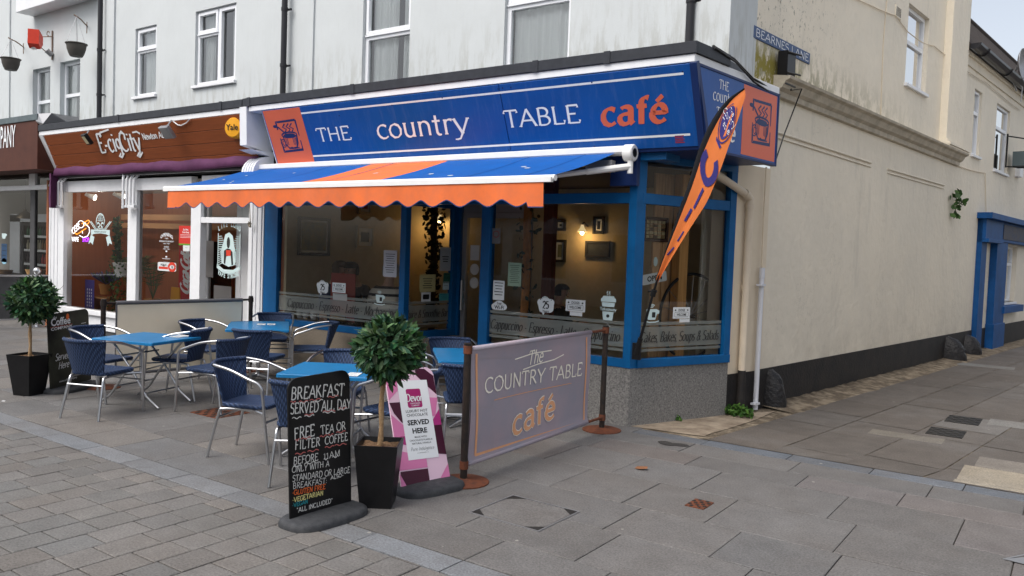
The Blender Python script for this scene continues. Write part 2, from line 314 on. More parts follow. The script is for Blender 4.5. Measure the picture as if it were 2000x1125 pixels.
def strokes(ch):
    out = []
    for st in GL.get(ch, GL[' '])[1].split('|'):
        if not st: continue
        sf = st[0] == 's'; st = st[1:] if sf else st; pts = []
        for tk in st.split(' '):
            if tk[0] == '@':
                c = [float(q) for q in tk[1:].split(',')]; pts += arc(*c, n=9)
            else: pts.append(tuple(float(q) for q in tk.split(',')))
        out.append((pts, sf))
    return out
def swidth(txt, sp=.1): return sum(GL.get(c, GL[' '])[0]+sp for c in txt)-sp
def ribbon(mb, fr, pts, wfun, d, warp=None):
    q = []
    for i in range(len(pts)):
        a, b = pts[max(i-1, 0)], pts[min(i+1, len(pts)-1)]; dx, dy = b[0]-a[0], b[1]-a[1]; l = hypot(dx, dy) or 1
        w = wfun(dx/l, dy/l)/2; q.append(((pts[i][0]-dy/l*w, pts[i][1]+dx/l*w), (pts[i][0]+dy/l*w, pts[i][1]-dx/l*w)))
    for i in range(len(q)-1):
        c = [q[i][1], q[i+1][1], q[i+1][0], q[i][0]]
        if warp: c = [warp(*k) for k in c]
        mb.face([fr.P(a, b, d) for a, b in c])
def stext(mb, fr, txt, a, b, h, thick=.13, thin=None, serif=0., shear=0., xs=1., sp=.1, d=.004, align='l', jit=0., warp=None, nib=20, rnd=None):
    rnd = rnd or R
    thin = thick if thin is None else thin; W = swidth(txt, sp)*h*xs
    x = a-(W/2 if align == 'c' else W if align == 'r' else 0); k = 0
    for ch in txt:
        jr = rnd.uniform(-jit, jit); jy = rnd.uniform(-jit, jit)*h*.35; js = 1+rnd.uniform(-jit, jit)*.6
        def T(p): 
            px, py = p[0]*xs*js, p[1]*js; px += py*shear
            return (x+(px*cos(jr)-py*sin(jr))*h, b+(px*sin(jr)+py*cos(jr))*h+jy)
        for pts, sf in strokes(ch):
            k += 1; dd = d+.00025*(k % 7)
            wf = lambda dx, dy: (thin+(thick-thin)*abs(sin(atan2(dy, dx)-radians(nib))))*h
            pp = [T(p) for p in pts]
            if len(pp) == 2 or thick == thin:   # square the ends off a little
                u = hypot(pp[1][0]-pp[0][0], pp[1][1]-pp[0][1]) or 1; e = thin*h*.3
                pp[0] = (pp[0][0]-(pp[1][0]-pp[0][0])/u*e, pp[0][1]-(pp[1][1]-pp[0][1])/u*e)
            ribbon(mb, fr, pp, wf, dd, warp)
            if sf and serif:
                for e in (pts[0], pts[-1]):
                    if min(abs(e[1]-v) for v in (0, 1, .66, -.3)) < .02 and not (ch in 'AV' and abs(e[0]-.37) < .05):
                        oy = .012 if e[1] < .01 else -.012
                        ribbon(mb, fr, [T((e[0]-serif/xs, e[1]+oy)), T((e[0]+serif/xs, e[1]+oy))], lambda dx, dy: max(thin, .05)*h*.9, dd+.0002, warp)
        x += (GL.get(ch, GL[' '])[0]+sp)*h*xs
    return W
_tc = {}
def sans(mb, fr, txt, a, b, h, bold=0., xs=1., align='c', d=.003, shear=0., warp=None):
    key = (txt, bold, shear)
    if key not in _tc:
        c = bpy.data.curves.new('t', 'FONT'); c.body = txt; c.size = 1.37; c.offset = bold; c.shear = shear; c.resolution_u = 2
        o = bpy.data.objects.new('t', c); COL.objects.link(o); dg = bpy.context.evaluated_depsgraph_get(); dg.update()
        me = bpy.data.meshes.new_from_object(o.evaluated_get(dg))
        _tc[key] = ([v.co.copy() for v in me.vertices], [tuple(p.vertices) for p in me.polygons])
        bpy.data.objects.remove(o); bpy.data.curves.remove(c); bpy.data.meshes.remove(me)
    vs, fs = _tc[key]
    if not vs: return 0
    w = max(v.x for v in vs)*h*xs; x0 = a-(w/2 if align == 'c' else w if align == 'r' else 0)
    q = [(x0+v.x*h*xs, b+v.y*h) for v in vs]
    if warp: q = [warp(*k) for k in q]
    mb.mesh([fr.P(s, t, d) for s, t in q], fs); return w

# ------------------------------------------------------------------ ground
def slab_extra(t, mp, g, base):
    c = noise_mask(t, g, 1.1, .42, .66); base = over(t, base, mul(t, c, .38), (.125, .110, .098)); c2 = noise_mask(t, g, .7, .5, .7, offset=(4, 7, 0)); base = over(t, base, mul(t, c2, .30), (.20, .195, .19))
    gr = noise_mask(t, g, 75, .32, .68, detail=4)
    mx = t.nodes.new('ShaderNodeMix'); mx.data_type = 'RGBA'; mx.blend_type = 'MULTIPLY'; mx.inputs[0].default_value = 1
    r = t.nodes.new('ShaderNodeMapRange'); r.inputs[3].default_value = .66; r.inputs[4].default_value = 1.34; t.links.new(gr, r.inputs[0])
    t.links.new(base, mx.inputs[6]); t.links.new(r.outputs[0], mx.inputs[7]); base = mx.outputs[2]
    vo = t.nodes.new('ShaderNodeTexVoronoi'); vo.inputs['Scale'].default_value = 3.1; t.links.new(g.outputs['Position'], vo.inputs[0])
    rr = t.nodes.new('ShaderNodeMapRange'); rr.inputs[1].default_value = .042; rr.inputs[2].default_value = .034; t.links.new(vo.outputs['Distance'], rr.inputs[0])
    base = over(t, base, mul(t, rr.outputs[0], .7), (.36, .34, .31))
    return over(t, base, mul(t, noise_mask(t, g, 4.5, .62, .70, offset=(3, 1, 0)), .30), (.07, .065, .06))
M_SLAB = mat('paving_stone', (.15, .145, .14), .68, attr=True, var=.16, vscale=5, bump=.12, bscale=110, extra=slab_extra)
def dirt_extra(t, mp, g, base):
    base = over(t, base, mul(t, noise_mask(t, g, 5, .45, .6), .8), (.30, .245, .175)); return over(t, base, mul(t, noise_mask(t, g, 40, .6, .66), .6), (.08, .065, .05))
M_DIRT = mat('mortar_and_dirt', (.125, .098, .070), .9, var=.35, vscale=9, bump=.5, bscale=60, extra=dirt_extra)
M_CONC = mat('pale_concrete', (.36, .295, .22), .85, col2=(.17, .13, .095), vscale=5, bump=.4, bscale=50)
M_JOINT = mat('joint_dirt', (.060, .052, .045), .95, var=.3, vscale=20)
g0 = MB(); g0.box(GR, -150, 150, -150, 150, -.2, -.012); structure(g0.build('ground', M_JOINT))
def cl(c, s=.12, hue=.03):
    k = 1+R.uniform(-s, s); h = R.uniform(-hue, hue)*.6; return (c[0]*k*(1+h), c[1]*k, c[2]*k*(1-h))
def slab(mb, x0, x1, y0, y1, col, g=.0035, z=None):
    z = R.uniform(-.0015, .0015) if z is None else z; e = .006
    mb.col = col; t = [R.uniform(-.0012, .0012) for _ in range(4)]
    lo = [(x0+g, y0+g), (x1-g, y0+g), (x1-g, y1-g), (x0+g, y1-g)]; hi = [(x0+g+e, y0+g+e), (x1-g-e, y0+g+e), (x1-g-e, y1-g-e), (x0+g+e, y1-g-e)]
    mb.mesh([(a, b, -.02) for a, b in lo]+[(a, b, z-.003) for a, b in lo]+[(a, b, z+q) for (a, b), q in zip(hi, t)],
            [(0, 1, 5, 4), (1, 2, 6, 5), (2, 3, 7, 6), (3, 0, 4, 7), (4, 5, 9, 8), (5, 6, 10, 9), (6, 7, 11, 10), (7, 4, 8, 11), (8, 9, 10, 11)])
GREY, PINKG, BROWN, BLUEG = (.138, .133, .130), (.149, .135, .130), (.160, .150, .141), (.172, .180, .192)
st = MB(); x = -20.0; k = 0                                       # setts of the street, courses running towards the shops
while x < 5:
    w = .235+R.uniform(-.012, .012); y = 3.31-R.uniform(0, .1)-(.11 if k % 2 else 0); ye = 3.315
    while ye > -1.0:
        slab(st, x, x+w, y, ye, cl(BROWN if R.random() < .7 else (.150, .146, .140), .11, .04), .004); ye = y; y -= R.uniform(.20, .30)
    x += w; k += 1
structure(st.build('street', M_SLAB))
kb = MB(); x = -20.0
while x < 5:
    w = R.uniform(.6, .68); slab(kb, x, x+w, 3.32, 3.53, cl(BLUEG, .10), .004); x += w
structure(kb.build('kerb', M_SLAB))
fw = MB()
def rows(mb, edges, xa, xb, cols, lo=.5, hi=1.15, s=.10):
    for y0, y1 in zip(edges, edges[1:]):
        x = xa-R.uniform(0, .6)
        while x < xb:
            w = R.uniform(lo, hi)
            if xb-x-w < .3: w = xb-x
            slab(mb, x, min(x+w, xb), y0, y1, cl(R.choice(cols), s)); x += w
rows(fw, [3.535, 3.93, 4.51, 5.08, 5.74, 6.39, 6.79, 7.2], -4.02, 6, [GREY, GREY, GREY, PINKG], .6, 1.05, .09)
rows(fw, [3.535, 4.04, 4.66, 5.16, 5.80, 6.36, 6.95, 7.56, 8.1, 8.7], -20, -4.25, [GREY, BROWN, (.148, .147, .148), GREY], .45, .8, .09)
for k, y in enumerate((3.535, 4.3, 5.0, 5.9, 6.6)): slab(fw, -4.24, -4.03, y, (4.3, 5.0, 5.9, 6.6, 7.55)[k], cl(GREY, .06))
rows(fw, [7.2, 7.75, 8.3], -4.02, -3.55, [GREY], .4, .5)
structure(fw.build('footway', M_SLAB))
k2 = MB(); x = -3.55
while x < 6:
    w = R.uniform(.65, .8); slab(k2, x, x+w, 7.2, 7.42, cl((.118, .13, .148), .10)); x += w
structure(k2.build('lane_kerb', M_SLAB))
ln = MB(); LB = (.105, .092, .081)
def lslab(a0, a1, d0, d1, col):
    z = R.uniform(-.0015, .0015); g = .005; ln.col = col
    p = [LANE.o+LANE.u*a+LANE.n*d for a, d in ((a0+g, d0+g), (a0+g, d1-g), (a1-g, d1-g), (a1-g, d0+g))]
    if min(q.y for q in p) < 7.43: p = [V((q.x, max(q.y, 7.43), 0)) for q in p]
    ln.face([(q.x, q.y, z) for q in p])
dcol = [.42, 1.05, 1.7, 2.35, 2.95, 3.6, 4.3]
for d0, d1 in zip(dcol, dcol[1:]):
    a = -3.0-R.uniform(0, .5)
    while a < 30:
        w = R.uniform(.6, 1.0); c = cl(LB, .10, .02)
        if d0 > 1.6 and R.random() < .2: c = cl((.15, .14, .13), .08)
        if a+w > -1.6: lslab(a, a+w, d0, d1, c)
        a += w
structure(ln.build('lane', M_SLAB))
lb = MB(); lb.face([V((-3.75, 7.43, -.006)), V((-.2, 7.43, -.006)), LANE.P(31, 0, 4.4)+V((0, 0, -.006)), LANE.P(31, 0, -.3)+V((0, 0, -.006)), V((-3.9, 8.9, -.006))]); structure(lb.build('lane_bed', M_DIRT))
pl = MB()
for (x0, y0), (x1, y1) in (((1868, 949), (2040, 905)),):
    for y0, y1 in ((7.46, 7.55), (7.56, 8.16), (8.17, 8.62)): slab(pl, -.76+(y0-7.4)*.12, .6, y0, y1, cl((.30, .26, .20) if y0 < 8.1 else (.21, .19, .165), .05), .004, .004)
for (x, y), w, h, c in (((1945, 925), .01, .01, 0), ((1985, 830), .55, .42, 1), ((1925, 715), .9, .45, 1), ((1770, 852), .7, .28, 2)):
    p = gpt(x, y)
    if c: slab(pl, p.x-w/2, p.x+w/2, p.y-h/2, p.y+h/2, cl((.185, .18, .17) if c == 1 else (.17, .15, .12), .05), .004, .003)
structure(pl.build('pale_lane_paving', M_SLAB))
dm = MB(); prev = None; rws = []                                   # worn mortar along the lane wall foot
for i in range(110):
    a = .52+i*.11; wob = .05*sin(i*.31)+.03*sin(i*.83); rws.append([LANE.P(a, -.01, .0), LANE.P(a, .030+R.uniform(-.006, .010), .01), LANE.P(a, .018+R.uniform(-.003, .003), .13+wob*.5), LANE.P(a, .006, .30+wob), LANE.P(a, -.008, .50+wob*.6+R.uniform(-.02, .02))])
dm.grid(rws); structure(dm.build('worn_mortar_edge', M_DIRT, smooth=True))
cp = MB(); pts = [gpt(*q) for q in ((1228, 832), (1285, 826), (1350, 818), (1417, 808), (1480, 806), (1515, 803), (1470, 822), (1420, 838), (1390, 846), (1375, 852), (1340, 848))]
cp.face([(p.x, p.y, .0015) for p in pts]); structure(cp.build('concrete_patch', M_CONC))
# puddle, covers, gullies and litter
M_WET = mat('wet_stone', (.045, .042, .04), .22)
wm = MB(); c0 = gpt(1312, 868); pts = []
for i in range(18):
    a = i/18*2*pi; r = .1*(1+.35*sin(2*a+1)+.2*sin(3*a)); pts.append((c0.x+r*1.1*cos(a), c0.y+r*.9*sin(a), .0062))
wm.face(pts); structure(wm.build('puddle', M_WET))
def cover(name, label, x0, x1, y0, y1, m1, m2, bars=6, z=.008):
    o = thing(name, label, 'drain cover', ((x0+x1)/2, (y0+y1)/2, 0)); a = MB(); a.box(GR, x0, x1, y0, y1, -.01, z-.003); a.build('plate', m1, o)
    b = MB(); n = bars
    for i in range(n):
        for j in range(n):
            if (i+j) % 2: b.box(GR, x0+(x1-x0)*(i+.12)/n, x0+(x1-x0)*(i+.88)/n, y0+(y1-y0)*(j+.2)/n, y0+(y1-y0)*(j+.8)/n, z-.003, z)
    b.build('tread_pattern', m2, o); return o
M_IRON = mat('cast_iron', (.035, .033, .031), .6, .3, var=.4, vscale=20)
p = gpt(1366, 985); cover('drain_cover', 'small square rusty drain cover set in the pale paving right of the manhole', p.x-.07, p.x+.07, p.y-.10, p.y+.10, M_RUST, M_IRON, 5)
p = gpt(1848, 845); cover('drain_cover', 'dark drain cover in the lane, nearer to the camera of the two', p.x-.17, p.x+.17, p.y-.22, p.y+.22, M_IRON, M_BLK, 6)
p = gpt(1882, 821); cover('drain_cover', 'dark drain cover in the lane, farther up beside the pale slabs', p.x-.17, p.x+.17, p.y-.25, p.y+.25, M_IRON, M_BLK, 6)
p = gpt(430, 806); cover('drain_cover', 'brown drain grille in the paving below the blue cafe chairs', p.x-.22, p.x+.22, p.y-.2, p.y+.2, M_RUST, M_IRON, 7)
mh = thing('manhole_cover', 'square paved manhole cover with dark triangular corners before the banner', 'manhole cover', (-2.95, 4.44, 0))
a = MB(); x0, x1, y0, y1 = -3.235, -2.675, 4.185, 4.70
for q in ((x0, x1, y0, y0+.012), (x0, x1, y1-.012, y1), (x0, x0+.012, y0+.013, y1-.013), (x1-.012, x1, y0+.013, y1-.013)): a.box(GR, *q, -.01, .0075)
a.build('frame', M_GREYM, mh); a = MB()
for sx, sy, cx, cy in ((1, 1, x0+.014, y0+.014), (-1, 1, x1-.014, y0+.014), (-1, -1, x1-.014, y1-.014), (1, -1, x0+.014, y1-.014)): a.face([(cx, cy, .0065), (cx+sx*.11, cy, .0065), (cx, cy+sy*.09, .0065)]); a.build('corner_plate', M_IRON, mh); a = MB()
b = MB(); b.col = cl(GREY, .03); b.face([(x0+.014+.11*0, y0+.02, .0045), (x1-.02, y0+.02, .0045), (x1-.02, y1-.02, .0045), (x0+.02, y1-.02, .0045)]); b.build('paving_infill', M_SLAB, mh)
mh2 = thing('manhole_cover', 'steel cornered manhole cover cut by the right edge of the photo', 'manhole cover', gpt(1998, 1085)); p = gpt(1960, 1094); a = MB()
a.face([(p.x, p.y, .007), (p.x+.16, p.y-.02, .007), (p.x+.11, p.y+.14, .007)]); a.box(Fr((p.x, p.y, 0), (.35, .62, 0), (-.62, .35, 0)), 0, .7, -.006, .006, -.005, .008); a.build('frame', M_GREYM, mh2)
def leafy(mb, p, r, n, z0, z1, sz=.03, cols=((.05, .12, .02), (.08, .17, .03), (.03, .08, .015))):
    for _ in range(n):
        a = R.uniform(0, 6.28); q = sqrt(R.random())*r; c = V((p.x+q*cos(a), p.y+q*sin(a)*.6, z0+(z1-z0)*R.random()*(1-.5*q/r)))
        d = V((R.gauss(0, 1), R.gauss(0, 1), R.gauss(.6, .6))).normalized(); e = d.cross(V((R.gauss(0, 1), R.gauss(0, 1), .2))).normalized(); mb.col = R.choice(cols); s = sz*R.uniform(.6, 1.2)
        mb.face([c-d*s, c-d*s*.2+e*s*.6, c+d*s*.7+e*s*.35, c+d*s, c+d*s*.7-e*s*.35, c-d*s*.2-e*s*.6])
M_WEED = mat('weed_leaf', (.06, .13, .02), .55, attr=True, var=.1, vscale=40)
p = gpt(1442, 813); a = MB(); leafy(a, p, .17, 260, .01, .16, .026); tag(a.build('weed_clump', M_WEED, at=p), 'bright green weed clump at the foot of the cream downpipe', 'weed')
p = gpt(1322, 822); a = MB(); leafy(a, p, .05, 30, .01, .07, .02); tag(a.build('weed_clump', M_WEED, at=p), 'tiny weed sprouting at the foot of the granite plinth', 'weed')
p = gpt(1252, 917); a = MB(); a.grid([[(p.x-.05, p.y-.02, .006), (p.x-.05, p.y+.03, .012)], [(p.x, p.y-.04, .012), (p.x, p.y+.035, .02)], [(p.x+.06, p.y-.01, .02), (p.x+.05, p.y+.02, .03)]])
tag(a.build('fallen_leaf', mat('dry_leaf', (.22, .10, .05), .8), at=p), 'curled brown dry leaf lying on the pavement', 'leaf')

# ------------------------------------------------------------------ buildings
def wall(mb, fr, a0, a1, b0, b1, holes, depth=.1, top=None):
    xs = sorted({a0, a1, *[q for h in holes for q in h[:2]]}); ys = sorted({b0, b1, *[q for h in holes for q in h[2:4]]})
    for i in range(len(xs)-1):
        for j in range(len(ys)-1):
            cx, cy = (xs[i]+xs[i+1])/2, (ys[j]+ys[j+1])/2
            if any(h[0] < cx < h[1] and h[2] < cy < h[3] for h in holes): continue
            mb.face([fr.P(xs[i], ys[j]), fr.P(xs[i+1], ys[j]), fr.P(xs[i+1], ys[j+1]), fr.P(xs[i], ys[j+1])])
    for h in holes:
        c = [(h[0], h[2]), (h[1], h[2]), (h[1], h[3]), (h[0], h[3])]
        for i in range(4): p, q = c[i], c[(i+1) % 4]; mb.face([fr.P(*p), fr.P(*q), fr.P(*q, -depth), fr.P(*p, -depth)])
def ring(mb, fr, a0, a1, b0, b1, w, d0, d1, bottom=None):
    wb = bottom or w
    mb.bbox(fr, a0, a0+w, b0, b1, d0, d1); mb.bbox(fr, a1-w, a1, b0, b1, d0, d1); mb.bbox(fr, a0+w, a1-w, b1-w, b1, d0, d1); mb.bbox(fr, a0+w, a1-w, b0, b0+wb, d0, d1)
def upvc(parent, fr, h, rec=.07, splits=(), opener=None, sill=True, curtain='net', glass=None, wf=.06, frame=None):
    # h: opening; splits: list of (kind, value); opener: sashes that stand proud of the frame
    a0, a1, b0, b1 = h; f = MB(); ring(f, fr, a0, a1, b0, b1, wf, -rec-.06, -rec)
    for k, v, lo, hi in splits:
        if k == 'h': f.bbox(fr, lo, hi, v-.035, v+.035, -rec-.055, -rec-.002)
        else: f.bbox(fr, v-.035, v+.035, lo, hi, -rec-.058, -rec-.003)
    for s in opener or ():
        ring(f, fr, *s, .05, -rec-.04, -rec+.018); f.box(fr, s[0]-.01, s[1]+.01, s[2]-.025, s[2]-.003, -rec-.03, -rec+.024)
    o = f.build('window', frame or M_UPVC, parent)
    p = MB(); p.face([fr.P(a0+.02, b0+.02, -rec-.035), fr.P(a1-.02, b0+.02, -rec-.035), fr.P(a1-.02, b1-.02, -rec-.035), fr.P(a0+.02, b1-.02, -rec-.035)]); sub(p.build('pane', glass or M_GLASSU, None), o, parent)
    bk = MB(); bk.box(fr, a0-.15, a1+.15, b0-.1, b1+.1, -1.0, -.99); bk.box(fr, a0-.15, a0-.14, b0-.1, b1+.1, -.99, -.16); bk.box(fr, a1+.14, a1+.15, b0-.1, b1+.1, -.99, -.16); bk.box(fr, a0-.14, a1+.14, b0-.1, b0-.09, -.99, -.16); bk.box(fr, a0-.14, a1+.14, b1+.09, b1+.1, -.99, -.16)
    sub(bk.build('room_lining', mat('grey_room', (.16, .16, .16), .8), None), o, parent)
    if curtain:
        for (c0, c1) in ({'net': [(.03, .97)], 'pair': [(.03, .58), (.68, .97)], 'left': [(.03, .45)], 'sides': [(.03, .30), (.72, .97)]}[curtain]):
            c = MB(); n = 40; rws = [[], []]
            for i in range(n+1):
                a = a0+(a1-a0)*(c0+(c1-c0)*i/n); dd = -.20+.018*sin(i*1.3)+.012*sin(i*.47+a)
                rws[0].append(fr.P(a+.015*sin(i*.9), b0, dd)); rws[1].append(fr.P(a, b1, dd))
            c.grid(rws); sub(c.build('curtain', M_CURT, None, smooth=True), o, parent)
    if sill:
        s = MB(); s.bbox(fr, a0-.04, a1+.04, b0-.05, b0, -rec, .05); sub(s.build('sill', M_TRIM, None), o, parent)
    return o
def sub(child, part, root):      # a sub-part: its part sits at the thing's origin, so only the thing's place is taken off
    off = V(root.matrix_world.translation)
    for v in child.data.vertices: v.co -= off
    child.parent = part; return child

def pipe_run(mb, pts, r, brackets=()):
    mb.tube(pts, r, 12)
# --- the cafe's building
cafe = thing('cafe_building', 'white rendered corner building of the cafe with cream lane wall', 'building', (-6, 8.2, 0))
xB = UP.px(600, 120)[0]; xC = UP.px(212, 120)[0]; TOP = 8.6
PCX = UP.px(1425, 60, .08)[0]
def uph(x0, y0, x1, y1, xb, yb): # opening from pixels: upper-left, upper-right, bottom-left
    a0, b1 = UP.px(x0, y0); a1 = UP.px(x1, y1)[0]; return a0, a1, UP.px(xb, yb)[1], b1
w1 = (UP.px(708, 80)[0], UP.px(800, 80)[0], 4.0, UP.px(800, 53)[1]+1.25); w2 = (UP.px(984, 80)[0], UP.px(1112, 80)[0], 3.95, UP.px(985, 13)[1]+1.3)
m = MB(); wall(m, UP, xB, PCX-.02, 2.9, TOP, [w1, w2]); m.build('front_wall', M_WHITE, cafe)
m = MB(); a0 = UP.px(1301, 50, .08)[0]; m.box(UP, a0, PCX, 3.0, TOP, -.9, .08); m.build('pilaster', M_WHITE, cafe); m = MB()
a1 = UP.px(590, 120, .03)[0]; m.box(UP, a1, UP.px(613, 120)[0], 3.0, TOP, -.02, .03); m.build('pilaster', M_WHITE, cafe)
s1 = UP.px(705, 73)[1]; o1 = upvc(cafe, UP, w1, .06, [('h', s1-.01, w1[0], w1[1])], [(w1[0]+.02, w1[1]-.02, s1+.03, w1[3]-.02)], curtain='pair')
s2 = UP.px(985, 13)[1]; o2 = upvc(cafe, UP, w2, .06, [('h', s2-.01, w2[0], w2[1])], [(w2[0]+.02, w2[1]-.02, s2+.03, w2[3]-.02)], curtain='net')
# lane wall
aw = LANE.px(1487, 100)[0]; aD = LANE.px(1884, 60)[0]; aP = LANE.px(1868, 300)[0]
lh = []
a0_, b0_ = LANE.px(1767, 160); a1_, b1_ = LANE.px(1811, 35); wl = (a0_, LANE.px(1812, 100)[0], LANE.px(1769, 163)[1]-.0, LANE.px(1776, 5)[1])
ac = LANE.px(1484, 720)[0]; m = MB(); wall(m, LANE, ac, aD, .47, TOP, [wl], .09); m.face([LANE.P(ac-1.3, 2.86), LANE.P(ac, 2.86), LANE.P(ac, TOP), LANE.P(ac-1.3, TOP)]); m.build('lane_wall', M_CREAM, cafe)
m = MB(); m.box(LANE, LANE.px(1484, 720)[0]-.02, LANE.px(1899, 650)[0], -.05, .47, -.03, .012); m.build('black_plinth', M_BLACKP, cafe)
sw = LANE.px(1770, 72)[1]; upvc(cafe, LANE, wl, .07, [('h', sw, wl[0], wl[1])], [], curtain=None, frame=M_UPVC, glass=glassmat('lane_window_glass', (.9, .92, .94), 6.0))
m = MB(); n0 = LANE.px(1520, 188)[0]-.15; n1 = LANE.px(1868, 320)[0]; cz = LANE.px(1560, 172)[1]; prof = [(0, -.22), (.05, -.21), (.06, -.15), (.11, -.12), (.15, -.05), (.20, -.03), (.21, .0), (.0, .03)]
m.grid([[LANE.P(a, cz+b, d) for d, b in prof] for a in (n0, n1)]); m.face([LANE.P(n1, cz+b, d) for d, b in prof]); m.face([LANE.P(n0, cz+b, d) for d, b in reversed(prof)])
m.build('cornice', mat('weathered_cornice', (.60, .54, .44), .75, col2=(.38, .34, .27), vscale=5, bump=.2, bscale=40), cafe)
m = MB(); pa0 = LANE.px(1838, 200)[0]; pa1 = LANE.px(1877, 120)[0]; pz = LANE.px(1840, 290)[1]
m.box(LANE, pa0, pa1, pz+.12, TOP, -.1, .12); m.box(LANE, pa0-.06, pa1+.06, cz+.03, pz-.02, -.1, .17)
for i, (b, d) in enumerate(((0, .20), (.05, .22), (.09, .18))): m.box(LANE, pa0-.06-d*.2, pa1+.06+d*.2, pz-.02+b, pz-.02+b+.045, -.1, d)
m.build('lane_pilaster', M_CREAM, cafe)
m = MB()
for (x0, y0), (x1, y1) in (((1512, 257), (1700, 318)), ((1733, 330), (1843, 362))):
    p, q = LANE.px(x0, y0), LANE.px(x1, y1); m.tube([LANE.P(*p, .012), LANE.P(*q, .012)], .014, 6); m.tube([LANE.P(p[0], p[1]-.06, .009), LANE.P(q[0], q[1]-.06, .009)], .009, 6)
m.build('wall_moulding', M_CREAM, cafe)
m = MB(); p, q = LANE.px(1749, 8), LANE.px(1757, 38); m.box(LANE, p[0], q[0]+.04, q[1], p[1], 0, .012)
vm = m.build('air_vent', M_CREAM, cafe); m = MB()
for i in range(4):
    for j in range(9): m.box(LANE, p[0]+.03+(q[0]-p[0])*i/4, p[0]+.03+(q[0]-p[0])*(i+.6)/4, q[1]+.02+(p[1]-q[1]-.04)*j/9, q[1]+.02+(p[1]-q[1]-.04)*(j+.6)/9, .012, .014)
sub(m.build('vent_hole', M_DARK, None), vm, cafe)
# cable along the lane wall
def cable(mb, fr, pxs, r=.009, d=.03, n=4):
    P = []
    for i in range(len(pxs)-1):
        a, b = pxs[i], pxs[i+1]; p, q = fr.P(*fr.px(*a), d), fr.P(*fr.px(*b), d); L = (q-p).length
        for k in range(n): u = k/n; P.append(p.lerp(q, u)+V((0, 0, -.03*L*4*u*(1-u)*.25)))
    P.append(fr.P(*fr.px(*pxs[-1]), d)); mb.tube(P, r, 5)
m = MB(); cable(m, LANE, [(1560, -60), (1700, 12), (1747, 31), (1770, 62), (1800, 84), (1822, 90), (1842, 106), (1876, 122)], .008, .02)
cable(m, LANE, [(1876, 132), (1905, 152), (1925, 163), (1948, 183), (1990, 216)], .008, .03); cable(m, LANE, [(1850, 315), (1880, 328), (1922, 338), (1924, 420)], .009, .02)
cable(m, LANE, [(1732, -10), (1724, 90), (1719, 238)], .006, .008); m.build('cable', M_CREAML, cafe)
# corner below the fascia: cream strip, downpipes, black base
m = MB(); c0, c1 = V((-3.17, 8.765, 0)), LANE.P(LANE.px(1484, 720)[0], 0); CS = Fr(c0, c1-c0, Z); cw = (c1-c0).length
m.box(CS, 0, cw+.02, .46, 2.83, -.3, 0); m.build('corner_strip', M_CREAML, cafe); m = MB(); m.box(CS, 0, cw+.005, -.05, .46, -.3, .006); m.build('black_base', M_BLACKP, cafe)
def CSp(x, y, d): a, b = CS.px(x, y, d); return CS.P(a, b, d)
m = MB(); q = CSp(1457, 560, .06); bq = V((q.x, q.y, .5)); tq = V((q.x, q.y, CS.px(1464, 395, .06)[1]))
m.tube([bq, tq], .042, 14); e = SPL.P(*SPL.px(1392, 335, .12), .12); m.tube([tq, tq+V((0, 0, .04)), tq.lerp(e, .12)+V((0, 0, .05)), e], .042, 14); m.tube([tq+V((0, 0, -.02)), tq+V((0, 0, -.075))], .05, 14); m.tube([tq.lerp(e, .08)+V((0, 0, .05)), tq.lerp(e, .16)+V((0, 0, .05))], .05, 14)
m.build('downpipe', M_PIPEC, cafe, smooth=40); m = MB(); m.tube([V((q.x, q.y, 0)), V((q.x, q.y, .5))], .044, 14); m.build('pipe_foot', M_BLACKP, cafe, smooth=40)
m = MB(); q = LANE.P(LANE.px(1484, 650, .05)[0]-.02, 0, .05); hz = LANE.px(1491, 523, .05)[1]; m.tube([V((q.x, q.y, .02)), V((q.x, q.y, hz))], .03, 12); m.tube([V((q.x, q.y, hz-.12)), V((q.x, q.y, hz))], .034, 12)
for z_ in (.09, hz-.2): m.box(Fr((q.x, q.y, z_), LD, Z), -.07, .04, -.012, .012, -.03, .036)
m.build('service_pipe', M_PIPEW, cafe, smooth=40)
m = MB(); m.tube([V((q.x-.005, q.y, hz)), V((q.x-.012, q.y, 2.2)), V((q.x-.012, q.y, 2.83))], .011, 8); m.build('cable_conduit', M_CREAML, cafe)
m = MB(); hq = CS.at(CS.px(1452, 563)[0], CS.px(1452, 563)[1]); m.lathe(hq, [(.0, .06), (.03, .055), (.05, .035), (.055, 0)], 14); m.build('vent_hood', M_CREAML, cafe, smooth=40)
# black downpipe on the upper front, one on the boundary with the vape shop, one farther left
def blackpipe(parent, x, y, name='downpipe'):
    a = UP.px(x, y, .1)[0]; m = MB(); m.tube([UP.P(a, 3.6, .11), UP.P(a, TOP, .11)], .045, 12); m.tube([UP.P(a, 3.6, .10), UP.P(a, TOP, .10)], .02, 4)
    for z_ in (4.45, 5.3, 7.0): m.tube([UP.P(a, z_, .11), UP.P(a, z_+.05, .11)], .053, 12); m.box(UP, a, a+.10, z_+.01, z_+.035, .05, .08)
    return m.build(name, M_GUT, parent, smooth=40)
blackpipe(cafe, 1348, 50); blackpipe(cafe, 556, 60)
